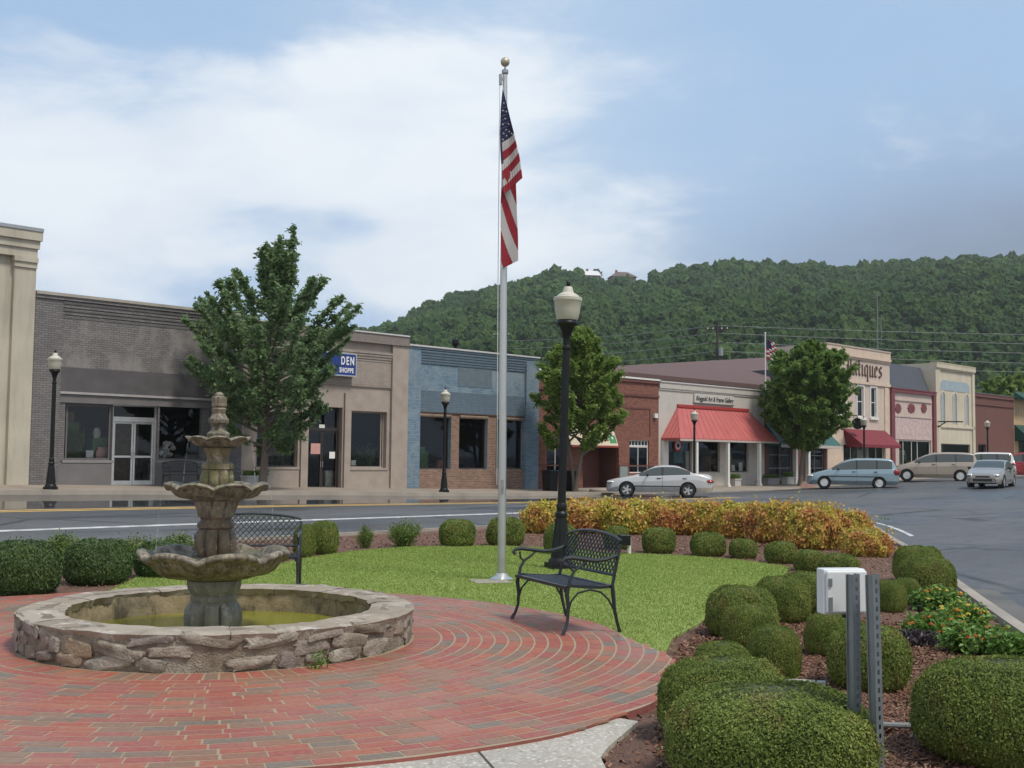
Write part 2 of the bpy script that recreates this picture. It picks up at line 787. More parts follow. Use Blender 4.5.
# asphalt, still damp, with a shallow film of water along the far kerb
def asphalt():
    M = Mat('damp_asphalt')
    s = M.sep()
    d = M.math('MULTIPLY', s[1], -1.0)
    big = M.noise(.16, 6, .6, .4)
    fine = M.noise(60, 3, .7)
    agg = M.voronoi(90)
    wet = M.rng(M.noise(.22, 5, .62, .8, M.mapping((.5, 1.6, 1))), .50, .66, smooth=True)
    crack = M.rng(M.voronoi(.16, 'DISTANCE_TO_EDGE', M.mapping((1, 1, 1), vec=M.mix(.12, M.tc(), M.noise(.8, 4, out=1)))), .0, .017, 1, 0)
    crack2 = M.math('MULTIPLY', crack, M.rng(M.noise(.12, 2), .40, .5))
    col = M.mix(big, (.074, .075, .077, 1), (.128, .129, .130, 1))
    col = M.mix(M.rng(fine, .35, .75), col, (.13, .133, .136, 1))
    col = M.mix(M.math('MULTIPLY', M.rng(M.noise(5, 5, .75), .45, .7), .5), col, (.05, .053, .057, 1))
    col = M.mix(M.math('MULTIPLY', M.rng(M.noise(1.1, 6, .7, .4, M.mapping((.25, 1.2, 1), (3, 9, 0))), .5, .7), .5), col, (.15, .155, .16, 1))
    col = M.mix(M.math('MULTIPLY', wet, .8), col, (.030, .033, .037, 1))
    patches = M.rng(M.noise(.07, 3, .5, .3, M.mapping((.35, 1.3, 1), (7, 3, 0))), .52, .56)
    col = M.mix(M.math('MULTIPLY', patches, .35), col, (.045, .048, .052, 1))
    col = M.mix(M.math('MULTIPLY', crack2, .8), col, (.012, .012, .012, 1))
    # puddle: close to the far kerb, on the left stretch only
    stain = M.rng(M.noise(.35, 5, .7, .9, M.mapping((.6, 1.4, 1), (5, 2, 0))), .56, .66)
    stain = M.math('MULTIPLY', stain, M.rng(d, 15, 22, .25, 1))
    col = M.mix(M.math('MULTIPLY', stain, .55), col, (.026, .026, .027, 1))
    pud = M.math('MULTIPLY', M.rng(d, 9.0, 8.2, 0, 1, True), M.rng(s[0], 26, 17, 0, 1, True))
    pud = M.math('MULTIPLY', pud, M.rng(M.noise(.5, 4, .6, .5, M.mapping((.4, 1.2, 1))), .16, .28, smooth=True))
    col = M.mix(M.math('MULTIPLY', pud, .75), col, (.030, .032, .034, 1))
    dry = M.math('SUBTRACT', 1.0, pud, True)
    r = M.math('SUBTRACT', .62, M.math('MULTIPLY', wet, .34))
    r = M.math('ADD', M.math('MULTIPLY', r, dry), M.math('MULTIPLY', pud, .03))
    h = M.math('MULTIPLY', M.math('ADD', M.math('MULTIPLY', agg, .6), fine), dry)
    return M.go(col, r, 0, M.bump(h, .45, .008), M.rng(wet, 0, 1, .3, .5))


M_ROAD = asphalt()


def concrete(name, c, agg=None, damp=.3, joint=0):
    M = Mat(name)
    n = M.noise(.9, 6, .65)
    col = M.mix(M.rng(n, .3, .7), tuple(x * .78 for x in c), tuple(x * 1.08 for x in c))
    h = M.noise(50, 4, .7)
    if agg:
        v = M.voronoi(42, out='Color')
        dd = M.voronoi(42)
        k = M.N('ShaderNodeSeparateColor')
        M.L(v, k.inputs[0])
        peb = M.ramp(k.outputs[0], agg, 'CONSTANT')
        col = M.mix(M.rng(dd, .25, .55, .85, .1), col, peb)
        h = M.math('MULTIPLY', dd, -1.0)
    st = M.rng(M.noise(.5, 5, .7, .5), .52, .7)
    col = M.mix(M.math('MULTIPLY', st, damp), col, tuple(x * .4 for x in c))
    if joint:
        x = M.math('ABSOLUTE', M.math('SUBTRACT', M.math('FRACT', M.math('DIVIDE', M.sep()[0], joint)), .5))
        col = M.mix(M.rng(x, .492, .497), col, tuple(v * .3 for v in c))
    return M.go(col, M.rng(st, 0, 1, .8, .45), 0, M.bump(h, .5, .006))


M_WALK = concrete('pavement_concrete', (.30, .25, .20), joint=1.5)
M_KERB = concrete('kerb_concrete', (.33, .29, .245), damp=.5)
M_GUT = concrete('wet_gutter_concrete', (.125, .12, .11), damp=.7)
M_PATH = concrete('exposed_aggregate', (.40, .37, .32), [(0, (.50, .47, .41)), (.3, (.36, .32, .26)), (.55, (.62, .60, .55)), (.75, (.44, .40, .34)), (.9, (.24, .20, .16))], damp=.12)

# the far ground sheet that reaches the horizon
Mg = Mat('far_ground')
m_far = Mg.go(Mg.mix(Mg.noise(.02, 5), (.05, .075, .03, 1), (.09, .10, .05, 1)), .95)
mb = MB()
mb.quad((-4000, -4000, -.5), (4000, -4000, -.5), (4000, 4000, -.5), (-4000, 4000, -.5))
struct(mb.build('ground', m_far, smooth=False))

struct(street_sheet('road', -60, 170, 2.3, [KERB_D - .02, 5, 6, 7, 8, 9.5, 11, 12.5, 14, 15.5, 17, 18.5, 25, 40, 70, 110], zroad, M_ROAD))
struct(street_sheet('pavement', -60, 170, 2.3, [-.3, KERB_D - .16], zwalk, M_WALK))
# far kerb
mb = MB()
ts = list(np.arange(-60, 170.1, 2.3))
for a, b in zip(ts, ts[1:]):
    za, zb = zwalk(a, KERB_D), zwalk(b, KERB_D)
    d0, d1 = KERB_D - .16, KERB_D
    mb.quad((a, -d0, za + .003), (a, -d1, za + .0), (b, -d1, zb + .0), (b, -d0, zb + .003))
    mb.quad((a, -d1, za), (a, -d1 - .02, za - .2), (b, -d1 - .02, zb - .2), (b, -d1, zb))
o = mb.build('far_kerb', M_KERB)
o.location, o.rotation_euler = (FA.x, FA.y, 0), (0, 0, ROTZ)
struct(o)

# painted lines
M_YEL = plain('worn_yellow_paint', (.62, .40, .12), .6, var=.25, scale=3)
M_WHT = plain('worn_white_road_paint', (.48, .48, .47), .6, var=.4, scale=3)


def stripe(name, t0, t1, d0, d1, mat):
    ts = list(np.arange(t0, t1 + .01, 1.15))
    mb = MB()
    ds = [d0, d1]
    for a, b in zip(ts, ts[1:]):
        mb.quad((a, -d0, zroad(a, d0) + .006), (a, -d1, zroad(a, d1) + .006), (b, -d1, zroad(b, d1) + .006), (b, -d0, zroad(b, d0) + .006))
    o = mb.build(name, mat)
    o.location, o.rotation_euler = (FA.x, FA.y, 0), (0, 0, ROTZ)
    return struct(o)


stripe('road_line_yellow', -50, 24, 8.85, 9.05, M_YEL)
stripe('road_line_yellow', -50, 24, 9.25, 9.45, M_YEL)
stripe('road_line_white', -50, 8.5, 13.75, 14.1, M_WHT)
for a in np.arange(31, 75, 5.2):        # parking bays, set at an angle to the kerb
    mb = MB()
    pts = [(a, 4.8), (a + 4.2, 9.0)]
    for (ta, da), (tb, db) in [(pts[0], pts[1])]:
        mb.quad((ta, -da, zroad(ta, da) + .007), (tb, -db, zroad(tb, db) + .007), (tb + .14, -db, zroad(tb, db) + .007), (ta + .14, -da, zroad(ta, da) + .007))
    o = mb.build('parking_bay_line', M_WHT)
    o.location, o.rotation_euler = (FA.x, FA.y, 0), (0, 0, ROTZ)
    struct(o)

# ---- the island: mulch bed with kerb
BED, LAWN = -.05, -.03


def main_pt(t, d=NEAR_D):
    w = W(t, d)
    return (w.x, w.y)


edge = [main_pt(t) for t in np.arange(-40, 8.1, 2.0)]
p0, p1, p2 = main_pt(8.0), (11.2, 38.6), (8.66, 27.0)
for i in range(1, 13):
    u = i / 12
    edge.append(tuple((1 - u) ** 2 * a + 2 * u * (1 - u) * b + u * u * c for a, b, c in zip(p0, p1, p2)))
edge += [(7.9, 23.7), (7.42, 21.3), (6.75, 18.5), (6.08, 15.7), (5.6, 13.7), (5.14, 11.7), (4.6, 9.3), (4.0, 6.6), (3.3, 3.4), (2.6, 0), (1.6, -5)]
island = edge + [(-30, -5), (-46, 0)]

Mm = Mat('pine_mulch')
_n1, _n2, _v = Mm.noise(2.2, 6, .65), Mm.noise(55, 5, .75), Mm.voronoi(70, out='Color')
_c1 = Mm.mix(Mm.rng(_n1, .3, .7), (.11, .055, .038, 1), (.20, .105, .070, 1))
_c1 = Mm.mix(Mm.rng(_n2, .35, .75), _c1, (.23, .135, .095, 1))
_c1 = Mm.mix(Mm.rng(Mm.noise(130, 2), .55, .75), _c1, (.035, .020, .015, 1))
M_MULCH = Mm.go(_c1, .9, 0, Mm.bump(Mm.math('ADD', _n2, Mm.voronoi(60)), .9, .02))
struct(poly_mesh('planting_bed', island, BED, M_MULCH, .3))

# kerb round the island
mb = MB()
nv = []
for i in range(len(edge)):
    a = Vector(edge[max(0, i - 1)])
    b = Vector(edge[min(len(edge) - 1, i + 1)])
    d = (b - a).normalized()
    nv.append(Vector((d.y, -d.x)) if Vector((d.y, -d.x)).dot(Vector((1, .6))) < 99 else None)
# outward normal: away from the island centre
cen = Vector((-4, 12))
prof = [(-.16, -.12), (-.155, .012), (-.02, .012), (.0, -.005), (.015, -.2)]
for i in range(len(edge)):
    p = Vector(edge[i])
    n = nv[i]
    if n.dot(p - cen) < 0: n = -n
    for u, z in prof:
        q = p + n * u
        mb.v.append((q.x, q.y, z))
k = len(prof)
for i in range(len(edge) - 1):
    for j in range(k - 1):
        mb.f.append((i * k + j, (i + 1) * k + j, (i + 1) * k + j + 1, i * k + j + 1))
        mb.m.append(0)
struct(mb.build('island_kerb', M_KERB, angle=60, fix=True))


def edge_strip(name, i0, i1, u0, u1, z, mat):
    mb = MB()
    for i in range(i0, i1):
        p = Vector(edge[i])
        n = nv[i]
        if n.dot(p - cen) < 0: n = -n
        a, b = p + n * u0, p + n * u1
        mb.v += [(a.x, a.y, z), (b.x, b.y, z)]
    for i in range(i1 - i0 - 1):
        mb.f.append((2 * i, 2 * i + 1, 2 * i + 3, 2 * i + 2))
        mb.m.append(0)
    return struct(mb.build(name, mat, smooth=False))


ne = len(edge)
edge_strip('gutter', 0, ne, .012, .45, -.114, M_GUT)
edge_strip('road_line_corner', 27, ne - 8, .56, .68, -.112, M_WHT)
# worn paint scraps on the side street
for (px, py, L_, rz) in ((985, 501, 1.6, .3), (868, 512, 1.2, -1.0)):
    p = G(px, py, -.11)
    mb = MB().quad((-L_ / 2, -.06, 0), (L_ / 2, -.06, 0), (L_ / 2, .06, 0), (-L_ / 2, .06, 0))
    o = mb.build('road_line_white', M_WHT, smooth=False)
    o.location, o.rotation_euler = (p.x, p.y, -.110), (0, 0, rz)
    struct(o)

# ---- brick plaza in rings round the fountain
FC = Vector((-2.505, 10.12))
_RB = [(-180, 4.6), (-150, 4.5), (-120, 4.35), (-90, 4.30), (-76, 4.36), (-64, 4.38), (-52, 4.37), (-39, 4.26), (-16.6, 3.94), (6, 3.55), (43, 3.46), (70, 3.50), (100, 3.60), (131, 3.95), (140, 4.05), (160, 4.4), (180, 4.6)]


def RB(a):
    a = (math.degrees(a) + 180) % 360 - 180
    for (x, r), (y, s) in zip(_RB, _RB[1:]):
        if a <= y:
            u = (a - x) / (y - x)
            u = u * u * (3 - 2 * u)
            return r + (s - r) * u
    return 4.6


plaza_out = [(FC.x + RB(a) * math.cos(a), FC.y + RB(a) * math.sin(a)) for a in np.linspace(-math.pi, math.pi, 181)[:-1]]
Mb = Mat('sand_mortar')
M_MORT = Mb.go(Mb.mix(Mb.noise(1.1, 5), (.27, .205, .135, 1), (.35, .28, .19, 1)), .8, 0, Mb.bump(Mb.noise(90, 3), .4, .004))
Mb = Mat('plaza_brick')
_g = Mb.N('ShaderNodeNewGeometry').outputs['Random Per Island']
_b = Mb.ramp(_g, [(0, (.31, .084, .054)), (.18, (.285, .075, .058)), (.34, (.32, .105, .062)), (.50, (.275, .090, .068)), (.64, (.24, .112, .068)), (.78, (.215, .122, .080)), (.88, (.185, .122, .088)), (.95, (.160, .124, .096))], 'CONSTANT')
_n = Mb.noise(1.2, 6, .6)
_b = Mb.mix(Mb.math('MULTIPLY', Mb.rng(Mb.noise(26, 5, .7), .42, .8), .35), _b, (.40, .30, .235, 1))
_b = Mb.mix(Mb.math('MULTIPLY', Mb.rng(_n, .5, .75), .28), _b, (.34, .25, .20, 1))
_wet = Mb.rng(Mb.noise(.55, 5, .6, .6), .38, .62, smooth=True)
M_BRICKS = Mb.go(_b, Mb.rng(_wet, 0, 1, .60, .34), 0, Mb.bump(Mb.noise(60, 5, .7), .25, .004), .24)
M_RIMB = plain('brick_edge', (.24, .075, .06), .75, var=.3, scale=9)
pl = poly_mesh('plaza', plaza_out, -.0012, [M_MORT, M_RIMB], .2)
for f_ in pl.data.polygons:
    if abs(f_.normal.z) < .5: f_.material_index = 1
struct(pl)
mb = MB()


def brick_at(r0, r1, a0, a1):
    am = (a0 + a1) / 2
    lim = RB(am) + .004
    if r0 > lim - .03: return
    r1 = min(r1, lim)
    z = rng(.0002, .0016)
    tilt = rng(-.0006, .0006)
    ga = .0
    def P(r, a, zz): return (FC.x + r * math.cos(a), FC.y + r * math.sin(a), zz)
    e, ea = .002, .002 / ((r0 + r1) / 2)
    n = len(mb.v)
    mb.v += [P(r0, a0, -.012), P(r1, a0, -.012), P(r1, a1, -.012), P(r0, a1, -.012),
             P(r0 + e, a0 + ea, z - tilt), P(r1 - e, a0 + ea, z), P(r1 - e, a1 - ea, z + tilt), P(r0 + e, a1 - ea, z)]
    for q in ((4, 5, 6, 7), (0, 1, 5, 4), (1, 2, 6, 5), (2, 3, 7, 6), (3, 0, 4, 7)):
        mb.f.append(tuple(n + i for i in q))
        mb.m.append(0)


nb = 104
for i in range(nb):
    a = 2 * math.pi * i / nb
    brick_at(1.672, 1.905, a, a + 2 * math.pi / nb - .012 / 1.8)
r = 1.925
while r < 4.6:
    n_ = int(2 * math.pi * (r + .05) / .244)
    off = random.random() * 6
    da = 2 * math.pi / n_
    for i in range(n_):
        j = rng(-.006, .006) / r
        brick_at(r, r + .102, off + i * da + j, off + (i + 1) * da - .0085 / r + j)
    r += .1155 + rng(-.001, .002)
o = mb.build('brick_paving', M_BRICKS, pl, smooth=False)
o['kind'] = 'structure'

path = [(.80, 7.2), (.56, 6.56), (.50, 6.34), (.525, 5.92), (.5, 3), (.4, -4.5), (-9, -4.5), (-9, 8), (-5, 9.5), (-3, 9.5), (-1, 8.6)]
struct(poly_mesh('concrete_path', path, -.02, M_PATH, .15))
a, b = G(470, 742, -.02), G(500, 776, -.02)
d_ = (b - a).normalized() * .006
o = MB().quad((a.x - d_.y, a.y + d_.x, -.016), (a.x + d_.y, a.y - d_.x, -.016), (b.x + d_.y, b.y - d_.x, -.016), (b.x - d_.y, b.y + d_.x, -.016)).build('path_joint', plain('joint_dirt', (.07, .055, .04), .9), smooth=False)
struct(o)

# ---- lawn
lawn_px = [(120, 586), (140, 575), (200, 567), (270, 567), (300, 559), (353, 551), (406, 547), (472, 545.5), (519, 546.5), (560, 549), (620, 553), (690, 556), (740, 560), (790, 567), (775, 585), (752, 598), (715, 613), (699, 623), (672, 638), (664, 655)]
lawn = [tuple(G(x, y, LAWN).xy) for x, y in lawn_px] + [(.2, 10.0), (-2.6, 11.5), (-4.6, 12.2)]
Ml = Mat('lawn_soil')
M_LAWN = Ml.go(Ml.mix(Ml.rng(Ml.noise(1.1, 6, .6), .3, .7), (.21, .285, .062, 1), (.28, .355, .092, 1)), .95, 0, Ml.bump(Ml.noise(70, 4), .8, .02))
struct(poly_mesh('lawn', lawn, LAWN, M_LAWN, .1))


def scatter_in(poly, n, avoid=None):
    P = np.array(poly)
    lo, hi = P.min(0), P.max(0)
    pts = RNG.uniform(lo, hi, (int(n * 3), 2))
    pts = pts[inside(pts, poly)]
    if avoid is not None:
        pts = pts[~inside(pts, avoid)]
    return pts[:n]


pts = scatter_in(lawn, 150000, plaza_out)
# a ragged edge: some blades lean over the border
pts += RNG.normal(0, .03, pts.shape)
n = len(pts)
h = RNG.uniform(.010, .027, n)
a = RNG.uniform(0, 2 * np.pi, n)
w = RNG.uniform(.003, .0055, n) * (1 + (pts[:, 1] - 10) * .08)
lean = RNG.normal(0, .014, (n, 2))
B = np.zeros((n, 3, 3))
B[:, 0, :2] = pts - np.stack([np.cos(a), np.sin(a)], 1) * w[:, None]
B[:, 1, :2] = pts + np.stack([np.cos(a), np.sin(a)], 1) * w[:, None]
B[:, 2, :2] = pts + lean
B[:, :2, 2] = LAWN - .002
B[:, 2, 2] = LAWN + h
M_GRASS = leaf_mat('grass_blades', [(0, (.20, .28, .060)), (.35, (.24, .32, .072)), (.7, (.275, .35, .086)), (1, (.33, .37, .12))], .55, .25, .3, clump=.55, cscale=.9)
g = np_mesh('grass', B.reshape(-1, 3), np.arange(n * 3).reshape(-1, 3), M_GRASS)
g['kind'] = 'stuff'
tag(g, 'short mown green grass between the brick plaza and the shrub beds', 'grass')

# ---- loose mulch chips
mul_poly = [(-.2, 3.0), (2.2, 3.0), (5.0, 11.6), (6.0, 15.7), (7.4, 21.3), (7.8, 26), (3, 29), (-6, 20.5), (-8, 18), (-6, 13.6), (-3, 15), (0, 17)]
pts = scatter_in(mul_poly, 70000, plaza_out)
pts = pts[~inside(pts, lawn)]
pts = pts[~inside(pts, path)]
near = scatter_in([(.6, 4.5), (2.6, 4.5), (4.9, 11.4), (2.2, 12.5), (1.3, 9.5), (.9, 7.2)], 50000, plaza_out)
pts = np.concatenate([pts, near[~inside(near, path)]])
n = len(pts)
a = RNG.uniform(0, 2 * np.pi, n)
l = RNG.uniform(.006, .021, n)
wd = l * RNG.uniform(.15, .5, n)
tl = RNG.normal(0, .35, (n, 2))
u = np.stack([np.cos(a), np.sin(a), tl[:, 0]], 1) * l[:, None]
v = np.stack([-np.sin(a), np.cos(a), tl[:, 1]], 1) * wd[:, None]
c = np.concatenate([pts, np.full((n, 1), BED) + RNG.uniform(.004, .02, (n, 1))], 1)
V = np.stack([c - u - v, c + u - v, c + u + v, c - u + v], 1).reshape(-1, 3)
M_CHIP = leaf_mat('mulch_chips', [(0, (.09, .046, .030)), (.4, (.165, .082, .052)), (.75, (.22, .115, .076)), (.95, (.28, .175, .125)), (1, (.36, .28, .21))], .85, .0, .2)
g = np_mesh('mulch', V, np.arange(n * 4).reshape(-1, 4), M_CHIP)
g['kind'] = 'stuff'
tag(g, 'loose reddish brown bark mulch covering the shrub beds', 'mulch')

# ------------------------------------------------------------------ the wooded hill behind the town
_RIDGE = [(-2.0, 30), (-.5, 30), ((375 - 512) / FPX, 85), ((400 - 512) / FPX, 91), ((430 - 512) / FPX, 103), ((450 - 512) / FPX, 109), ((500 - 512) / FPX, 118), ((540 - 512) / FPX, 126),
          ((570 - 512) / FPX, 131), ((588 - 512) / FPX, 126), ((640 - 512) / FPX, 123), ((665 - 512) / FPX, 131), ((720 - 512) / FPX, 136), ((780 - 512) / FPX, 136), ((850 - 512) / FPX, 134), ((900 - 512) / FPX, 139), ((960 - 512) / FPX, 142), ((1024 - 512) / FPX, 144), (.7, 146), (1.2, 120), (2.0, 60)]


def ridge(s):
    for (a, x), (b, y) in zip(_RIDGE, _RIDGE[1:]):
        if s <= b:
            u = max(0, (s - a) / (b - a))
            return x + (y - x) * u
    return 60


def hill_z(x, y):
    s = x / max(y, 1)
    u = (y - 190) / (800 - 190)
    if u <= 0: return -.4
    if u <= 1:
        k = u ** .92
        k = k * (1 - .0) if u < 1 else 1
        k = (3 * k * k - 2 * k ** 3) * .55 + k * .45
    else:
        k = max(0, 1 - ((u - 1) * .9) ** 1.3)
    fold = mnoise.noise(Vector((x * .006, y * .006, 3.1))) * 14 + mnoise.noise(Vector((x * .016, y * .016, 7.7))) * 5
    return ridge(s) * .905 * k + fold * min(1, u * 3) * max(0, 1 - u) * 1.3


mb = MB()
xs, ys = list(np.arange(-500, 1500, 25)), list(np.concatenate([np.arange(185, 830, 15), [850, 900, 1000, 1200]]))
for y in ys:
    for x in xs:
        mb.v.append((x, y, hill_z(x, y)))
k = len(xs)
for j in range(len(ys) - 1):
    for i in range(k - 1):
        mb.f.append((j * k + i, j * k + i + 1, (j + 1) * k + i + 1, (j + 1) * k + i))
        mb.m.append(0)
Mh = Mat('forest_floor')
struct(mb.build('hill', Mh.go(Mh.mix(Mh.noise(.05, 4), (.018, .035, .012, 1), (.03, .055, .018, 1)), .95)))


def ico_np(sub):
    bm = bmesh.new()
    bmesh.ops.create_icosphere(bm, subdivisions=sub, radius=1.0)
    bm.verts.index_update()
    V = np.array([v.co[:] for v in bm.verts])
    F = np.array([[v.index for v in f.verts] for f in bm.faces])
    bm.free()
    return V, F


def forest():
    V0, F0 = ico_np(3)
    vs = []
    for i in range(6):
        k = np.array([mnoise.fractal(Vector(v) * 2.5 + Vector((i * 9.1, 0, 0)), 1.0, 2.0, 3) for v in V0])
        vs.append(V0 * (1 + .46 * k)[:, None] + RNG.normal(0, .085, V0.shape))
    P = []
    for y in np.arange(300, 832, 4.8):
        for x in np.arange(-.16 * y - 20, .62 * y, 4.9):
            xx, yy = x + rng(-2.4, 2.4), y + rng(-2.4, 2.4)
            s = xx / yy
            px = 512 + s * FPX
            z = hill_z(xx, yy)
            pyy = hor(px) - (z + 10 - EYE) * FPX / yy
            if pyy > 410: continue
            # a clearing with houses on the crest
            if 579 < px < 652 and pyy < 281.5: continue
            P.append((xx, yy, z, yy))
    n = len(P)
    Vs, Fs = np.empty((n, len(V0), 3), np.float32), np.empty((n, len(F0), 3), np.int32)
    for i, (x, y, z, _) in enumerate(P):
        r = random.choice((rng(1.3, 2.2), rng(1.7, 3.0), rng(2.2, 4.2))) * (.8 if y < 450 else 1.0)
        a = rng(0, 6.3)
        ca, sa = math.cos(a), math.sin(a)
        b = vs[i % 6]
        hgt = rng(.85, 1.35)
        q = np.stack([b[:, 0] * ca - b[:, 1] * sa, b[:, 0] * sa + b[:, 1] * ca, b[:, 2] * hgt], 1) * r
        Vs[i] = q + (x, y, z + r * hgt * .62 + rng(2, 6) + 2.2 * mnoise.noise(Vector((x * .05, y * .05, 5))))
        Fs[i] = F0 + i * len(V0)
    M = Mat('distant_foliage')
    g = M.N('ShaderNodeNewGeometry').outputs['Random Per Island']
    f = M.math('ADD', M.math('MULTIPLY', g, .68), M.math('MULTIPLY', M.rng(M.noise(.012, 4), .3, .7), .32))
    col = M.ramp(f, [(0, (.030, .070, .018)), (.45, (.054, .116, .028)), (.8, (.078, .148, .036)), (1, (.12, .195, .05))])
    col = M.mix(M.rng(M.noise(.9, 4, .7), .35, .7), col, M.mix(.35, col, (.02, .040, .014, 1)))
    mt = M.go(col, .8, 0, M.bump(M.noise(2.2, 4, .75), 1.0, 1.0), .2)
    o = np_mesh('forest', Vs.reshape(-1, 3), Fs.reshape(-1, 3), mt)
    o['kind'] = 'stuff'
    tag(o, 'dense green woodland covering the long hill behind the town', 'forest')
    return n


print('forest crowns', forest())
# ------------------------------------------------------------------ the row of shops
M_GLASS = glass()
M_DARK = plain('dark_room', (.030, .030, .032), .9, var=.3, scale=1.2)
M_FLOOR = plain('shop_floor', (.10, .085, .07), .6, var=.2)
M_STOCK = [plain('stock_' + n_, c_, .7, var=.3, scale=5) for n_, c_ in (('brown', (.20, .13, .08)), ('grey', (.26, .26, .27)), ('pale', (.58, .55, .50)), ('green', (.09, .17, .07)), ('red', (.34, .10, .08)))]
M_TAR = plain('tar_roof', (.07, .07, .07), .9, var=.2, scale=1)
M_ALU = plain('aluminium_frame', (.55, .56, .56), .35, .8, var=.08)
M_GREYP = plain('grey_trim_paint', (.12, .115, .12), .6, var=.12)
M_WHITEP = plain('white_trim_paint', (.66, .65, .62), .55, var=.07)
M_BLACKP = plain('black_paint', (.008, .009, .010), .42, var=.2, bump=.05, spec=.3)


class Bld:
    def __init__(self, name, label, pxl, pxr, cat='shop', t0=None, t1=None):
        self.t0 = facade(pxl, 470)[0] if t0 is None else t0
        self.t1 = facade(pxr, 470)[0] if t1 is None else t1
        self.w = self.t1 - self.t0
        self.z0 = zf((self.t0 + self.t1) / 2)
        p = W(self.t0, 0, self.z0)
        self.o = thing(name, label, cat, p, ROTZ)
        self.zb = -.6       # walls run down into the ground, which slopes along the street

    def x(self, px, d=0.0, py=440):
        return facade(px, py, d)[0] - self.t0

    def z(self, px, py, d=0.0):
        return facade(px, py, d)[1] - self.z0

    def R(self, pxl, pyt, pxr, pyb, d=0.0):
        """x0, x1, z0, z1 of a rectangle on the front given by its left edge's ends and its right edge"""
        return self.x(pxl, d), self.x(pxr, d), self.z(pxl, pyb, d), self.z(pxl, pyt, d)

    def wall(self, ztop, openings, mats, reveal=.22, depth=14.0, roof_drop=.7, name='wall', zones=(), side_m=0, extra=None):
        """front with openings and reveals, sides, back; zones: (x0,x1,z0,z1,material index) on the front"""
        mb = MB()
        w, zb = self.w, self.zb
        xs = {0.0, w}
        zs = {zb, ztop}
        for a in list(openings) + [z[:4] for z in zones]:
            xs |= {a[0], a[1]}
            zs |= {a[2], a[3]}
        xs = sorted(x for x in xs if -.001 <= x <= w + .001)
        zs = sorted(z for z in zs if zb - .001 <= z <= ztop + .001)
        for a, b in zip(xs, xs[1:]):
            for c, d in zip(zs, zs[1:]):
                mx, mz = (a + b) / 2, (c + d) / 2
                if any(o[0] < mx < o[1] and o[2] < mz < o[3] for o in openings): continue
                m = 0
                for zn in zones:
                    if zn[0] < mx < zn[1] and zn[2] < mz < zn[3]: m = zn[4]
                mb.quad((a, 0, c), (b, 0, c), (b, 0, d), (a, 0, d), m=m)
        for (a, b, c, d) in openings:
            r = reveal
            mb.quad((a, 0, c), (a, 0, d), (a, r, d), (a, r, c))
            mb.quad((b, 0, d), (b, 0, c), (b, r, c), (b, r, d))
            mb.quad((a, 0, d), (b, 0, d), (b, r, d), (a, r, d))
            mb.quad((b, 0, c), (a, 0, c), (a, r, c), (b, r, c))
        mb.quad((0, depth, zb), (0, 0, zb), (0, 0, ztop), (0, depth, ztop), m=side_m)
        mb.quad((w, 0, zb), (w, depth, zb), (w, depth, ztop), (w, 0, ztop), m=side_m)
        mb.quad((w, depth, zb), (0, depth, zb), (0, depth, ztop), (w, depth, ztop), m=side_m)
        # back of the parapet
        mb.quad((w, .3, ztop), (0, .3, ztop), (0, .3, ztop - roof_drop), (w, .3, ztop - roof_drop), m=side_m)
        mb.quad((0, 0, ztop), (w, 0, ztop), (w, .3, ztop), (0, .3, ztop))
        if extra: extra(mb)
        ob = mb.build(name, mats, self.o, smooth=False)
        MB().box(.02, w - .02, .28, depth - .02, ztop - roof_drop - .15, ztop - roof_drop).build('roof', M_TAR, self.o, smooth=False)
        return ob

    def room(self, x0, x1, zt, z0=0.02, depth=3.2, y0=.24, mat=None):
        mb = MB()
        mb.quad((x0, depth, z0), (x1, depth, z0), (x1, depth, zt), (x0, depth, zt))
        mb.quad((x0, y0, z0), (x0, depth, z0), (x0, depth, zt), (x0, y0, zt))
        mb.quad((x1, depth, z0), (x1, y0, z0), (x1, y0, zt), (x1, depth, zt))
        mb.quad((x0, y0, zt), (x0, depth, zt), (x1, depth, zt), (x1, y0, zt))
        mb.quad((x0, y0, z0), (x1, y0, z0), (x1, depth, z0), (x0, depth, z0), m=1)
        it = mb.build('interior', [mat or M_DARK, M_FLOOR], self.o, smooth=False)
        st_ = random.getstate()
        random.seed(int(self.t0 * 10) + 3)
        sk = MB()
        x = x0 + .2
        while x < x1 - .5:
            w = rng(.25, 1.1)
            if random.random() < .75:
                yb, hh = rng(.5, 2.0), rng(.7, 2.2)
                sk.box(x, min(x + w, x1 - .1), yb, yb + rng(.2, .5), z0 + .001, z0 + hh, m=random.randrange(5))
                if random.random() < .5:
                    sk.box(x + w * .1, min(x + w * .8, x1 - .1), yb + .05, yb + .2, z0 + hh + .002, z0 + hh + rng(.1, .5), m=random.randrange(5))
            x += w + rng(.05, .5)
        if sk.f:
            q = sk.pieces
            sk.pieces = lambda: None
            so = sk.build('stock', M_STOCK, self.o, smooth=False)
            so['kind'] = 'stuff'
        random.setstate(st_)
        return it

    def window(self, r, mat, fw=.05, inset=.12, vx=(), hz=(), name='window', mw=None, sill=None, panes=True):
        x0, x1, z0, z1 = r
        mw = mw or fw * .8
        mb = MB()
        y0, y1 = inset, inset + .06
        mb.box(x0, x1, y0, y1, z0, z0 + fw).box(x0, x1, y0, y1, z1 - fw, z1)
        mb.box(x0, x0 + fw, y0, y1, z0 + fw, z1 - fw).box(x1 - fw, x1, y0, y1, z0 + fw, z1 - fw)
        for v in vx:
            mb.box(v - mw / 2, v + mw / 2, y0 + .002, y1 - .002, z0 + fw, z1 - fw)
        for h in hz:
            mb.box(x0 + fw, x1 - fw, y0 + .004, y1 - .004, h - mw / 2, h + mw / 2)
        f = mb.build(name, mat, self.o, smooth=False)
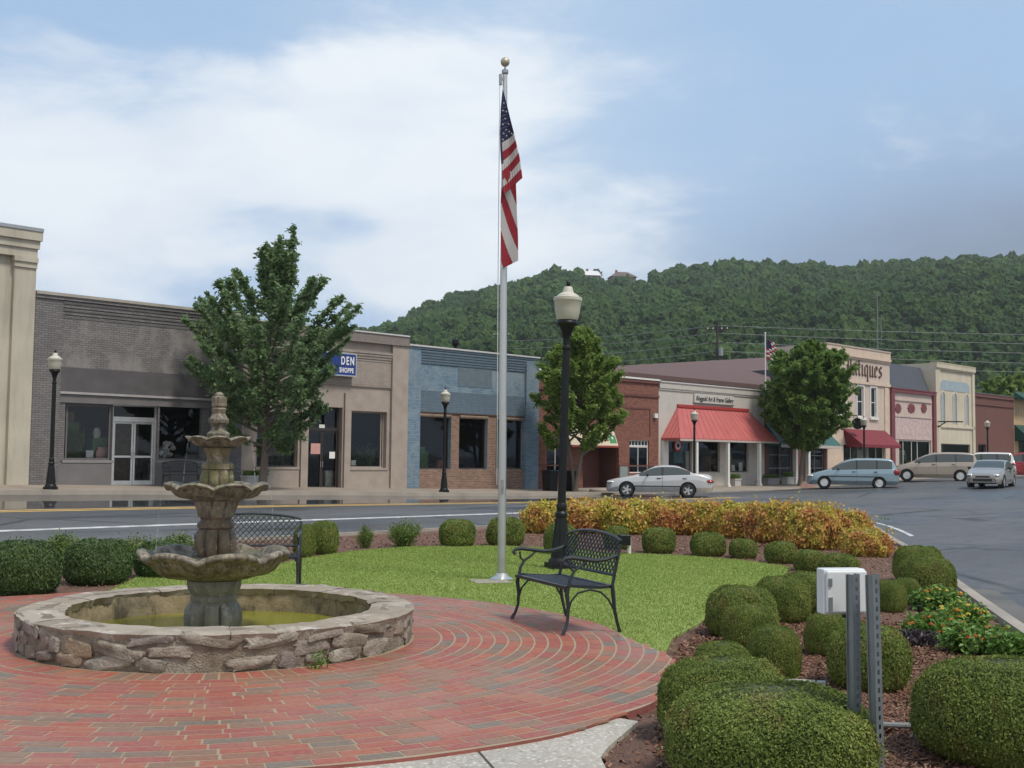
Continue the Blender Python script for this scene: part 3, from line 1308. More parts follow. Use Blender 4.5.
        if panes:
            MB().quad((x0 + fw, inset + .03, z0 + fw), (x1 - fw, inset + .03, z0 + fw), (x1 - fw, inset + .03, z1 - fw), (x0 + fw, inset + .03, z1 - fw)).build('pane', M_GLASS, f, smooth=False)
        if sill:
            MB().box(x0 - .06, x1 + .06, -.07, inset, z0 - .09, z0 - .004).build('sill', sill, f, smooth=False)
        return f

    def door(self, r, mat, leaves=1, inset=.14, fw=.06, rail=None, handle=None, plinth=.14):
        x0, x1, z0, z1 = r
        mb = MB()
        y0, y1 = inset, inset + .05
        n = leaves
        wl = (x1 - x0) / n
        gl = MB()
        for i in range(n):
            a, b = x0 + i * wl + .008, x0 + (i + 1) * wl - .008
            mb.box(a, a + fw, y0, y1, z0, z1).box(b - fw, b, y0, y1, z0, z1)
            mb.box(a + fw, b - fw, y0, y1, z1 - fw, z1).box(a + fw, b - fw, y0, y1, z0, z0 + plinth)
            if rail: mb.box(a + fw, b - fw, y0, y1, rail - fw * .5, rail + fw * .5)
            gl.quad((a + fw, y0 + .025, z0 + plinth), (b - fw, y0 + .025, z0 + plinth), (b - fw, y0 + .025, z1 - fw), (a + fw, y0 + .025, z1 - fw))
        d = mb.build('door', mat, self.o, smooth=False)
        gl.build('pane', M_GLASS, d, smooth=False)
        hz = z0 + 1.02
        for i in range(n):
            hx = x0 + wl * (i + 1) - .05 if (i % 2 == 0) else x0 + wl * i + .05
            MB().tube([(hx, y0 - .03, hz - .12), (hx, y0 - .03, hz + .12)], .012, 6).box(hx - .008, hx + .008, y0 - .03, y0, hz - .1, hz - .085).box(hx - .008, hx + .008, y0 - .03, y0, hz + .085, hz + .1).build('handle', handle or M_ALU, d)
        return d

    def part(self, name, mb, mat, smooth=False, parent=None):
        return mb.build(name, mat, parent or self.o, smooth=smooth)

    def corbels(self, x0, x1, ztop, n, step_h, step_y, mat, name='cornice'):
        mb = MB()
        for i in range(n):
            y = -.02 - step_y * (n - i)
            mb.box(x0 + .001 * i, x1 - .001 * i, y, .0, ztop - (i + 1) * step_h + .012, ztop - i * step_h - .012)
            mb.box(x0 + .004, x1 - .004, y + step_y * 1.3, .001, ztop - (i + 1) * step_h - .012, ztop - (i + 1) * step_h + .012)
        return self.part(name, mb, mat)

    def coping(self, ztop, mat, h=.10, out=.06, name='coping', x0=0, x1=None):
        x1 = self.w if x1 is None else x1
        return self.part(name, MB().box(x0 + .003, x1 - .003, -out, .36, ztop, ztop + h), mat)

    def awning(self, wx0, wx1, zt, fx0, fx1, zb, d, mat, valance=.18, ribs=0, y0=-.01, name='awning', trim=None):
        """hipped awning: top edge on the wall wx0..wx1 at zt; front edge fx0..fx1 at depth d and zb"""
        mb = MB()
        A, B = (wx0, y0, zt), (wx1, y0, zt)
        C, D = (fx1, -d, zb), (fx0, -d, zb)
        E, F = (fx0, y0, zb), (fx1, y0, zb)
        mb.quad(A, D, C, B)
        mb.quad(E, D, A)
        mb.quad(B, C, F)
        v = valance
        mb.quad(D, (fx0, -d, zb - v), (fx1, -d, zb - v), C)
        mb.quad(E, (fx0, y0, zb - v), (fx0, -d, zb - v), D)
        mb.quad(C, (fx1, -d, zb - v), (fx1, y0, zb - v), F)
        s = .012
        for q in ([A, D, C, B],):        # a thin underside so the sheet has a thickness
            mb.quad(*[(p[0], p[1] + s, p[2] - s * 2) for p in reversed(q)])
        if ribs:
            for i in range(ribs + 1):
                u = i / ribs
                a = Vector(A).lerp(Vector(B), u)
                b = Vector(D).lerp(Vector(C), u)
                mb.tube([a + Vector((0, -.006, .006)), b + Vector((0, -.006, .006))], .014, 4, cap=False)
            for P, Q, S_ in ((E, D, A), (F, C, B)):
                for i in range(1, 5):
                    u = i / 5
                    lo_, hi_ = Vector(P).lerp(Vector(Q), u), Vector(S_).lerp(Vector(Q), u)
                    mb.tube([lo_ + Vector((0, 0, .01)), hi_ + Vector((0, 0, .01))], .014, 4, cap=False)
        return mb.build(name, mat, self.o, smooth=False)


def text_mesh(txt, size, mat, name='lettering', parent=None, ext=.01, shear=0.0, align='LEFT', space=1.0, bold=0.0):
    cu = bpy.data.curves.new('t', 'FONT')
    cu.body = txt
    cu.size = size
    cu.extrude = ext
    cu.shear = shear
    cu.align_x = align
    cu.space_character = space
    cu.offset = bold
    o = bpy.data.objects.new('t', cu)
    COL.objects.link(o)
    dg = bpy.context.evaluated_depsgraph_get()
    me = bpy.data.meshes.new_from_object(o.evaluated_get(dg))
    me.name = name
    bpy.data.objects.remove(o)
    me.materials.clear()
    me.materials.append(mat)
    r = bpy.data.objects.new(name, me)
    COL.objects.link(r)
    r.rotation_euler = (math.pi / 2, 0, 0)
    if parent: r.parent = parent
    return r


# ---- 1: cream stucco building at the left edge
M_CREAM = stucco('cream_stucco', (.46, .42, .345), amt=.45)
M_CREAM2 = stucco('cream_stucco_moulding', (.48, .44, .36), amt=.3)
b = Bld('stucco_building', 'tall weathered cream stucco building with a stained pilaster at the left edge', 0, 27.5, 'building', t0=facade(27.5, 470)[0] - 9.0)
W0 = b.w
zt = b.z(34, 231)
b.wall(zt, [(1.2, 3.2, .1, 2.6), (4.2, 6.6, .6, 2.7)], [M_CREAM, M_CREAM], roof_drop=.9)
b.room(.6, 7.4, 3.0)
b.window((4.2, 6.6, .6, 2.7), M_GREYP, sill=M_CREAM2)
b.door((1.2, 3.2, .1, 2.6), M_GREYP, 2)
pw = W0 - b.x(7.5, 0, 400)
mb = MB().box(W0 - pw, W0 - .02, -.16, .0, -.6, b.z(27, 266)).box(0, .9, -.16, 0, -.6, b.z(27, 266))
b.part('pilaster', mb, M_CREAM)
mb = MB()
zA = b.z(27, 258)
mb.box(W0 - pw - .05, W0 + .0, -.26, .02, zA - .16, zA).box(W0 - pw - .02, W0 - .01, -.21, .02, zA - .34, zA - .16).box(-.02, .95, -.26, .02, zA - .16, zA)
b.part('capital', mb, M_CREAM2)
mb = MB().box(.0, W0 - .01, -.19, 0, zA + .003, zt - .62).box(0, W0 + .04, -.25, .02, zt - .62, zt - .36).box(0, W0 + .09, -.33, .02, zt - .36, zt - .06)
b.part('cornice', mb, M_CREAM2)
b.part('coping', MB().box(0, W0 + .1, -.36, .36, zt - .06, zt + .05), plain('grey_flashing', (.33, .35, .37), .5, .3))

# ---- 2: grey painted brick shop
M_GB = brick('grey_painted_brick', (.148, .140, .142, 1), (.208, .194, .192, 1), (.092, .086, .088, 1), dirt=(.05, .045, .045), dirt_amt=.3)
M_GB2 = brick('grey_worn_brick', (.158, .149, .149, 1), (.222, .207, .204, 1), (.10, .092, .092, 1), dirt=(.05, .045, .045), dirt_amt=.35, patch=(.235, .22, .215, 1))
M_GDK = plain('dark_grey_paint', (.088, .082, .088), .7, var=.2, scale=2.5, bump=.1)
M_GBULK = plain('grey_stucco_bulkhead', (.150, .142, .145), .75, var=.12, scale=2)
M_COPG = plain('weathered_coping', (.34, .31, .27), .8, var=.2, scale=2)
b = Bld('brick_shop', 'dark grey painted brick shop with double glass doors and two display windows', 27.5, 239)
ZT = b.z(120, 303.2)
xl, xr = b.x(57), b.x(210, 0)
lw = b.R(64, 403, 112, 460)
rw = b.R(159, 404.5, 203, 460.5)
dr = b.R(112.5, 403.5, 157.5, 484)
dr = (dr[0], dr[1], .03, dr[3])
zl = b.z(57, 392.5)       # lintel
zband = b.z(57, 366.5)
zcor = b.z(57, 317.5)
zones = [(xl, xr, zband, zcor, 1), (xl, xr, zl, zband, 2), (xl, xr, lw[3], zl, 3), (lw[0], rw[1], -.6, lw[2], 3)]
b.wall(ZT, [lw, rw, dr], [M_GB, M_GB2, M_GDK, M_GBULK])
# recessed panel is built as the front plane; piers stand proud of it
mb = MB().box(.003, xl, -.13, -.001, -.6, ZT - .12).box(xr, b.w - .003, -.13, -.001, -.6, ZT - .12)
b.part('pier', mb, M_GB)
b.part('brick_panel', MB().box(xl + .004, xr - .004, -.03, -.001, zband + .003, zcor), M_GB2)
b.part('dark_band', MB().box(xl + .004, xr - .004, -.05, -.001, zl + .05, zband), M_GDK)
b.part('lintel', MB().box(xl + .004, xr - .004, -.10, -.001, zl - .03, zl + .045), plain('pale_lintel', (.36, .34, .34), .6))
b.part('fascia', MB().box(xl + .004, xr - .004, -.04, -.001, lw[3] + .02, zl - .035), M_GBULK)
b.part('bulkhead', MB().box(xl + .004, dr[0] - .02, -.05, -.001, -.6, lw[2] - .10).box(dr[1] + .02, xr - .004, -.05, -.001, -.6, rw[2] - .10), M_GBULK)
b.corbels(xl + .003, xr - .003, ZT - .13, 5, (ZT - .13 - zcor) / 5, .024, M_GB)
b.part('cornice', MB().box(.003, b.w - .003, -.18, .0, ZT - .12, ZT), M_GB)
b.coping(ZT, M_COPG, .10, .22)
b.room(.4, b.w - .4, 3.2)
M_SILLG = plain('grey_sill', (.22, .21, .21), .7)
b.window(lw, M_GREYP, .07, sill=M_SILLG, vx=[lw[0] + .13])
b.window(rw, M_GREYP, .07, sill=M_SILLG)
ztr = b.z(135, 418) - .1
b.window((dr[0], dr[1], ztr + .06, dr[3]), M_ALU, .07, name='transom_window')
b.part('door_frame', MB().box(dr[0], dr[0] + .08, .1, .21, dr[2], ztr + .055).box(dr[1] - .08, dr[1], .1, .21, dr[2], ztr + .055).box(dr[0] + .08, dr[1] - .08, .1, .21, ztr - .03, ztr + .055), M_ALU)
b.door((dr[0] + .08, dr[1] - .08, dr[2], ztr - .035), M_ALU, 2, fw=.07, rail=1.0)
GREY = b
# display things behind the glass
def fb_local(bb, px, py, d):
    t, z = facade(px, py, d)
    return W(t, d, z)


M_PINK = plain('pink_card', (.55, .30, .27), .7)
M_PAPER = plain('white_paper', (.75, .75, .73), .7, var=.03)
def card(name, label, cat, px, py, w, h, d=-.30, mat=None, rz=0, depth=.006):
    p = fb_local(None, px, py, d)
    o = MB().box(-w / 2, w / 2, -depth, depth, 0, h).build(name, mat or M_PAPER, smooth=False)
    o.location = p
    o.rotation_euler = (0, 0, ROTZ + rz)
    return tag(o, label, cat)


zs_l = lw[2]
card('paper_notice', 'white paper notice low in the left window of the dark grey shop', 'notice', 89.5, 457.5, .26, .24)
o = MB().box(-.27, .27, -.12, .12, 0, .34).box(-.21, .21, -.10, .10, .34, .46).build('display_box', M_PINK, smooth=False)
p = fb_local(None, 102, 460, -.5)
o.location, o.rotation_euler = (p.x, p.y, GREY.z0 + lw[2] - .02), (0, 0, ROTZ)
tag(o, 'pink display box in the left window of the dark grey shop', 'display box')
# shelf that carries the window display
b.part('display_shelf', MB().box(lw[0] - .1, lw[1], .30, 1.1, lw[2] - .08, lw[2] - .03).box(rw[0], rw[1] + .1, .30, 1.1, rw[2] - .08, rw[2] - .03), M_GREYP)
M_LACE = plain('white_cloth', (.55, .57, .56), .9, var=.15)
mb = MB().lathe([(.26, 0), (.20, .3), (.13, .62), (.10, .78), (.13, .95), (.10, 1.12), (.02, 1.16)], 16, mod=lambda r, z, a, i: (r * (1 + .08 * math.sin(a * 6)), z))
o = mb.build('dress_form', M_LACE)
p = fb_local(None, 96, 450, -.75)
o.location = (p.x, p.y, GREY.z0 + lw[2] - .03)
tag(o, 'pale dress on a stand in the left window of the dark grey shop', 'dress form')
mb = MB()
for i in range(16):
    mb.ico((rng(-.22, .22), rng(-.1, .1), .1 + rng(0, .55)), (rng(.06, .13),) * 3, 1, 0, .25)
o = mb.build('display_ornament', plain('white_flower', (.62, .60, .58), .8, var=.3, scale=9))
p = fb_local(None, 167, 455, -.6)
o.location = (p.x, p.y, GREY.z0 + rw[2] - .03)
tag(o, 'pile of white ornaments in the right window of the dark grey shop', 'ornament')

# ---- 3: tan shop with the blue sign
M_TAN = brick('tan_painted_brick', (.30, .255, .225, 1), (.35, .295, .255, 1), (.25, .215, .19, 1), ms=.006, dirt=(.10, .075, .06), dirt_amt=.35)
M_TAN2 = plain('tan_stucco', (.34, .285, .245), .8, var=.13, scale=2.2, bump=.15)
b = Bld('painted_shop', 'tan painted shop with a dark door and a blue sign half hidden by a tree', 239, 405)
ZT = b.z(380, 334.6)
lw = b.R(257, 411, 298, 467)
dr = b.R(308, 406, 342, 490)
dr = (dr[0], dr[1], -.1, dr[3])
rw = b.R(351, 410.5, 386.5, 468)
b.wall(ZT, [lw, dr, rw], [M_TAN2], reveal=.3)
xr = b.x(389.5)
zband, zcor = b.z(353.6, 384), b.z(353.6, 360.5)
b.part('pier', MB().box(xr, b.w - .003, -.13, -.001, -.6, ZT - .35).box(.003, b.x(243), -.13, -.001, -.6, ZT - .35), M_TAN2)
b.part('brick_panel', MB().box(b.x(252), xr - .004, -.035, -.001, zband, zcor), M_TAN)
b.part('band', MB().box(b.x(243.5), xr - .004, -.06, -.001, zband - .09, zband - .003), plain('tan_band', (.25, .21, .18), .8))
b.corbels(b.x(243.5), xr - .003, b.z(353.6, 350), 4, (b.z(353.6, 350) - zcor) / 4, .028, M_TAN)
b.part('cornice', MB().box(.003, b.w - .003, -.16, -.001, ZT - .33, ZT).box(.003, b.w - .003, -.20, -.001, ZT - .40, ZT - .33), plain('brown_cornice', (.20, .17, .15), .8, var=.15))
b.coping(ZT, plain('pale_flashing', (.52, .51, .50), .5), .06, .20)
zp = b.z(345, 393)
b.part('pilaster', MB().box(b.x(343.2), b.x(349.2), -.10, -.001, -.6, zp).box(b.x(300), b.x(307), -.10, -.001, -.6, zp), M_TAN2)
b.part('bulkhead', MB().box(b.x(350), xr - .01, -.04, -.001, -.6, rw[2] - .1).box(b.x(256), b.x(299), -.04, -.001, -.6, lw[2] - .1), M_TAN2)
b.room(.5, b.w - .4, 3.1, z0=-.08)
M_TSILL = plain('tan_sill', (.33, .28, .24), .75)
M_BRN = plain('dark_bronze_frame', (.035, .028, .025), .45)
b.window(lw, M_BRN, .06, inset=.2, vx=[lw[0] + .5], sill=M_TSILL)
b.window(rw, M_TSILL, .06, inset=.2, sill=M_TSILL, vx=[rw[1] - .14])
ztr = b.z(325, 430)
b.window((dr[0] + .04, dr[1] - .04, ztr + .05, dr[3]), M_BRN, .06, inset=.22, name='transom_window')
b.part('door_frame', MB().box(dr[0], dr[0] + .05, .2, .3, dr[2], ztr + .05).box(dr[1] - .05, dr[1], .2, .3, dr[2], ztr + .05).box(dr[0] + .05, dr[1] - .05, .2, .3, ztr - .03, ztr + .045), M_BRN)
b.door((dr[0] + .05, dr[1] - .05, dr[2], ztr - .035), M_BRN, 2, inset=.23, fw=.06, rail=None)
TAN = b
card('paper_notice', 'pink paper notice on the dark door of the tan shop', 'notice', 315.3, 454, .46, .42, -.21, M_PINK)
card('paper_notice', 'white paper notice on the dark door of the tan shop', 'notice', 332, 458.5, .28, .27, -.21)
card('paper_notice', 'white paper notice low in the window of the tan shop, left of the pair', 'notice', 353.5, 465.5, .24, .22, -.27)
card('paper_notice', 'white paper notice low in the window of the tan shop, right of the pair', 'notice', 381.5, 465.5, .24, .22, -.27)
# number plate over the door
b.part('number_plate', MB().box(b.x(322), b.x(327.5), .20, .215, ztr + .08, ztr + .22), M_WHITEP)
# blue sign box
zA, zB = b.z(354, 354.5), b.z(354, 377.5)
x1 = b.x(355, .3)
x0 = b.x(318, .3)
sg = thing('shop_sign', 'blue box sign with white letters on the tan shop beside the tree', 'sign', W(b.t0 + x0, .02, b.z0 + zB), ROTZ)
w_, h_ = x1 - x0, zA - zB
MB().box(0, w_, -.30, -.0, 0, .05).box(0, w_, -.30, 0, h_ - .05, h_).box(0, .05, -.30, 0, .05, h_ - .05).box(w_ - .05, w_, -.30, 0, .05, h_ - .05).build('sign_frame', M_ALU, sg, smooth=False)
MB().box(.05, w_ - .05, -.285, -.02, .05, h_ - .05).build('sign_panel', plain('sign_blue', (.012, .035, .20), .35, var=.05), sg, smooth=False)
M_SLET = plain('sign_letter_white', (.75, .76, .78), .4, var=.03)
tx = text_mesh('DEN', .46, M_SLET, parent=sg, bold=.012, space=1.35, align='RIGHT')
tx.location = (w_ - .12, -.29, h_ - .47)
tx.scale = (.62, 1.0, 1)
tx = text_mesh('SHOPPE', .27, M_SLET, parent=sg, bold=.008, space=1.15, align='RIGHT')
tx.location = (w_ - .15, -.29, .15)
tx.scale = (.68, 1.0, 1)

# ---- 4: blue brick shop
M_BB = brick('blue_painted_brick', (.125, .195, .262, 1), (.205, .295, .370, 1), (.10, .155, .21, 1), dirt=(.07, .08, .09), dirt_amt=.35, patch=(.22, .27, .30, 1))
M_BB2 = brick('slate_painted_brick', (.098, .145, .19, 1), (.125, .175, .22, 1), (.08, .118, .155, 1), dirt=(.05, .06, .065), dirt_amt=.3)
M_BRK = brick('tan_red_brick', (.15, .072, .054, 1), (.255, .15, .108, 1), (.29, .235, .18, 1), dirt_amt=.2)
b = Bld('brick_shop', 'pale blue painted brick shop with three dark windows between brick piers', 405, 536.5)
ZT = b.z(470, 352)
xl, xr = b.x(418.3), b.x(524)
ops = [b.R(418.6, 412.5, 451, 469), b.R(459, 415, 487.5, 469.3), b.R(496, 416.5, 523.5, 469.6)]
ops = [(a, c, ops[0][2], ops[0][3]) for a, c, _, _ in ops]
zs, zh = ops[0][2], ops[0][3]
zb1, zb2 = b.z(418, 390), b.z(418, 363)
b.wall(ZT, ops, [M_BB, M_BB2, M_BRK], zones=[(xl, xr, zh, zb1, 1), (xl, xr, -.6, zs, 2), (ops[0][1], ops[1][0], zs, zh, 2), (ops[1][1], ops[2][0], zs, zh, 2)], reveal=.28)
b.part('pier', MB().box(.003, xl - .01, -.12, -.001, -.6, ZT - .1).box(xr + .01, b.w - .003, -.12, -.001, -.6, ZT - .1), M_BB)
b.part('slate_band', MB().box(xl, xr, -.05, -.001, zh + .05, zb1), M_BB2)
b.part('ghost_sign', MB().box(b.x(457), b.x(491), -.014, -.001, b.z(470, 387), b.z(470, 364)), plain('slate_patch', (.11, .15, .175), .7, var=.15, scale=3))
b.corbels(xl + .003, xr - .003, ZT - .12, 5, (ZT - .12 - zb2) / 5, .022, M_BB2)
b.part('cornice', MB().box(.003, b.w - .003, -.15, -.001, ZT - .1, ZT), M_BB2)
b.coping(ZT, plain('pale_flashing', (.52, .51, .50), .5), .07, .19)
b.part('lintel', MB().box(xl, xr, -.05, -.001, zh + .0, zh + .045), plain('rusty_steel', (.09, .05, .04), .8, var=.3))
for (a, c, _, _) in ops:
    mb = MB().tube([(a + .02, .02, zh - .10), (c - .02, .02, zh - .10)], .085, 10)
    b.part('rolled_awning', mb, plain('tan_canvas', (.20, .15, .11), .9, var=.25, scale=5), smooth=True)
    b.window((a, c, zs, zh), M_BRN, .05, inset=.18, sill=None)
b.room(.4, b.w - .4, 3.1, z0=-.2)
mb = MB().lathe([(.16, 0), (.22, .1), (.24, .38), (.26, .42), (.20, .42), (.19, .3), (0, .3)], 16)
o = mb.build('clay_pot', plain('terracotta', (.30, .13, .08), .8, var=.15))
p = fb_local(None, 440, 466, -.6)
o.location = (p.x, p.y, b.z0 + zs - .02)
tag(o, 'round clay pot inside the left window of the pale blue shop', 'pot')
b.part('window_shelf', MB().box(ops[0][0], ops[2][1], .3, 1.0, zs - .07, zs - .025), M_BRN)
# vent pipe on its roof
BLUE = b
b.part('vent_pipe', MB().tube([(b.x(454, -6), 6, ZT - .9), (b.x(454, -6), 6, ZT + 1.0)], .10, 8).lathe([(.12, 0), (.19, .1), (.19, .3), (.02, .4)], 10, c=(b.x(454, -6), 6, ZT + 1.0)), M_BLACKP, smooth=True)

# ---- 5: red brick restaurant
M_RB = brick('red_brick', (.155, .050, .033, 1), (.255, .095, .062, 1), (.17, .10, .08, 1), ms=.008, dirt=(.06, .03, .025), dirt_amt=.3)
M_RB2 = brick('dark_red_brick', (.125, .040, .030, 1), (.155, .052, .038, 1), (.12, .07, .06, 1), ms=.008, dirt_amt=.3)
b = Bld('brick_restaurant', 'red brick building with white paned windows and a cream sign over its dark doorway', 536.5, 658.5, 'restaurant')
ZT = b.z(645, 380)
w1 = b.R(547, 436.5, 566, 471.5)
w2 = b.R(629.5, 440, 649, 473)
en = b.R(583, 447, 619, 492)
en = (en[0], en[1], -.2, en[3])
b.wall(ZT, [w1, w2, en], [M_RB], reveal=.2)
mb = MB()
a, c, z0_, z1_ = en
mb.quad((a, .2, z0_), (a, .2, z1_), (a, 1.3, z1_), (a, 1.3, z0_))
mb.quad((c, .2, z1_), (c, .2, z0_), (c, 1.3, z0_), (c, 1.3, z1_))
mb.quad((a, .2, z1_), (c, .2, z1_), (c, 1.3, z1_), (a, 1.3, z1_))
ez = (a + .35, a + 1.45, z0_ + 1.0, z1_ - .1)
for q in ((a, ez[0], z0_, z1_), (ez[1], c, z0_, z1_), (ez[0], ez[1], z0_, ez[2]), (ez[0], ez[1], ez[3], z1_)):
    mb.quad((q[0], 1.3, q[2]), (q[1], 1.3, q[2]), (q[1], 1.3, q[3]), (q[0], 1.3, q[3]))
b.part('entrance_recess', mb, M_RB2)
M_WF = M_WHITEP
b.window(ez, M_WF, .05, inset=1.24, vx=[(ez[0] + ez[1]) / 2])
for r in (w1, w2):
    zt_ = r[3] - .32
    b.window((r[0], r[1], r[2], zt_), M_WF, .05, inset=.08, vx=[(r[0] + r[1]) / 2])
    b.window((r[0], r[1], zt_ + .01, r[3]), M_WF, .05, inset=.08, vx=[r[0] + (r[1] - r[0]) * i / 6 for i in range(1, 6)], name='transom_window')
    b.room(r[0] - .2, r[1] + .2, r[3] + .2, z0=r[2] - .3, depth=2.0, y0=.21)
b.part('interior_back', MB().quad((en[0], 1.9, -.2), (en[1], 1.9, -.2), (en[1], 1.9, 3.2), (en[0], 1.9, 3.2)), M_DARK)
zr = b.z(640, 408)
b.part('recessed_panel_edge', MB().box(b.x(608), b.x(650.5), -.03, -.001, zr - .06, zr + .02).box(b.x(649.3), b.x(650.5), -.03, -.001, b.z(640, 436), zr - .06), M_RB2)
b.part('cornice', MB().box(.003, b.w - .003, -.06, -.001, ZT - .9, ZT - .78).box(.003, b.w - .003, -.09, -.001, ZT - .16, ZT), M_RB2)
b.part('brick_course', MB().box(.003, en[0] - .01, -.03, -.001, b.z(575, 466), b.z(575, 464.8)).box(en[1] + .01, b.w - .003, -.03, -.001, b.z(625, 466.5), b.z(625, 465)), M_RB2)
b.coping(ZT, M_WHITEP, .09, .12)
b.part('wall_lamp', MB().box(b.x(652.8), b.x(656), -.14, -.001, b.z(654, 418), b.z(654, 413.5)), M_WHITEP)
# cream sign: a sloped cloth valance with a red lower edge
za, zb_ = b.z(618, 432.5, .5), b.z(618, 446.5, .8)
xa, xb = b.x(571, .8), b.x(618, .8)
sg = thing('entrance_sign', 'cream canopy sign with a green emblem and red lower edge over the restaurant doorway', 'sign', W(b.t0, .02, b.z0), ROTZ)
mb = MB()
mb.prism([(xa, 0), (xb, 0), (xb, 1), (xa, 1)], lambda u, v: (u, -.82 + .28 * v, zb_ + (za - zb_) * v), lambda u, v: (u, -.79 + .28 * v, zb_ + (za - zb_) * v))
mb.quad((xb, -.82, zb_), (xb, -.02, zb_), (xb, -.02, za + .25), (xb, -.54, za))
mb.quad((xa, -.82, zb_), (xa, -.54, za), (xa, -.02, za + .25), (xa, -.02, zb_))
mb.quad((xa, -.54, za), (xb, -.54, za), (xb, -.02, za + .25), (xa, -.02, za + .25))
mb.build('cloth', plain('cream_canvas', (.58, .50, .38), .8, var=.06), sg, smooth=False)
MB().box(xa, xb, -.84, -.815, zb_ - .06, zb_ + .035).build('red_edge', plain('red_trim', (.28, .05, .035), .6), sg, smooth=False)
def on_sign(u, v, off=.006):
    return (xa + (xb - xa) * u, -.82 - off + .28 * v, zb_ + (za - zb_) * v)
MB().quad(on_sign(.84, .22), on_sign(.985, .22), on_sign(.985, .78), on_sign(.84, .78)).build('green_emblem', plain('emblem_green', (.05, .22, .08), .6), sg, smooth=False)
MB().quad(on_sign(.90, .5, .009), on_sign(.93, .5, .009), on_sign(.93, .72, .009), on_sign(.90, .72, .009)).build('emblem_mark', M_WHITEP, sg, smooth=False)
mb = MB()
for u in (.18, .27, .35, .44, .55, .62, .70, .77):
    mb.quad(on_sign(u, .35), on_sign(u + .022, .35), on_sign(u + .022, .72), on_sign(u, .72))
mb.build('faded_mark', plain('faded_red', (.50, .20, .15), .7), sg, smooth=False)
RED = b
# menu board by the window
card('menu_board', 'small grey framed board on the brick wall right of the restaurant doorway', 'board', 623.5, 478.5, .62, .62, .03, plain('board_grey', (.20, .25, .24), .6, var=.2, scale=6), depth=.025)

# ---- 6: white gallery with red awning
M_GAL = brick('white_painted_brick', (.50, .47, .43, 1), (.54, .51, .465, 1), (.45, .425, .39, 1), ms=.006, dirt=(.2, .18, .16), dirt_amt=.3)
b = Bld('brick_gallery', 'off-white painted brick gallery with a big hipped red metal awning', 658.5, 764.5, 'gallery')
ZT = b.z(710, 386.5)
ws = [b.R(667.5, 441, 692, 472), b.R(697.5, 441, 720, 472.5), b.R(729, 441, 748.5, 472.5)]
b.wall(ZT, ws, [M_GAL], reveal=.18)
b.room(.3, b.w - .3, 3.2, z0=-.1)
M_GFR = plain('grey_window_frame', (.24, .225, .21), .6)
for w_ in ws:
    b.window(w_, M_GFR, .05, inset=.1)
b.part('cornice', MB().box(.003, b.w - .003, -.05, -.001, ZT - .42, ZT - .32).box(.003, b.w - .003, -.09, -.001, ZT - .32, ZT), M_GAL)
b.coping(ZT, plain('pale_flashing', (.52, .51, .50), .5), .07, .14)
zwt = b.z(680, 407)
x0, x1 = b.x(677), b.x(747.5)
dpt = 1.25
zfb = b.z(730, 439.5, dpt)
M_RAWN = plain('red_metal_awning', (.42, .105, .098), .55, var=.10, scale=1.2)
b.awning(x0, x1, zwt, b.x(680, dpt), b.x(779, dpt), zfb, dpt, M_RAWN, valance=.12, ribs=18)
b.part('awning_ridge', MB().box(x0 - .03, x1 + .03, -.10, -.012, zwt - .02, zwt + .14), plain('red_ridge', (.36, .045, .04), .5))
b.part('awning_trim', MB().box(b.x(680, dpt), b.x(779, dpt), -dpt - .02, -dpt - .003, zfb - .15, zfb - .05), plain('pale_trim', (.45, .40, .37), .6))
for px in (696, 727.5, 759):
    xx = b.x(px, dpt - .12)
    mb = MB().box(xx - .09, xx + .09, -dpt + .02, -dpt + .20, -.25, zfb - .13).box(xx - .13, xx + .13, -dpt - .02, -dpt + .24, -.25, .12)
    b.part('post', mb, M_WHITEP)
b.part('pilaster', MB().box(b.x(661.5), b.x(666.5), -.14, -.001, -.6, ws[0][3] + .1), M_WHITEP)
GAL = b
xs0, xs1 = b.x(693), b.x(733)
z0_, z1_ = b.z(693, 403), b.z(693, 392.5)
sg = thing('gallery_sign', 'long off-white board sign with dark script lettering above the red awning', 'sign', W(b.t0 + xs0, .0, b.z0 + z0_), ROTZ)
sw, sh = xs1 - xs0, z1_ - z0_
MB().prism([(0, .06), (.10, 0), (sw - .10, 0), (sw, .06), (sw, sh - .10), (sw - .10, sh), (.10, sh), (0, sh - .10)], lambda u, v: (u, -.10, v), lambda u, v: (u, -.01, v)).build('board', plain('sign_cream', (.50, .47, .43), .6, var=.06), sg, smooth=False, fix=True)
MB().box(.02, sw - .02, -.104, -.09, -.015, .035).box(.02, sw - .02, -.104, -.09, sh - .03, sh + .012).build('edge_moulding', plain('sign_edge', (.12, .11, .10), .6), sg, smooth=False)
M_INK = plain('dark_ink', (.035, .032, .032), .6)
tx = text_mesh('Ringgold Art & Frame Gallery', sh * .62, M_INK, parent=sg, shear=.3, align='CENTER', ext=.006, bold=.006)
tx.location = (sw / 2, -.108, sh * .26)
dx = max(v.co.x for v in tx.data.vertices) - min(v.co.x for v in tx.data.vertices)
tx.scale = ((sw - .22) / dx, 1, 1)
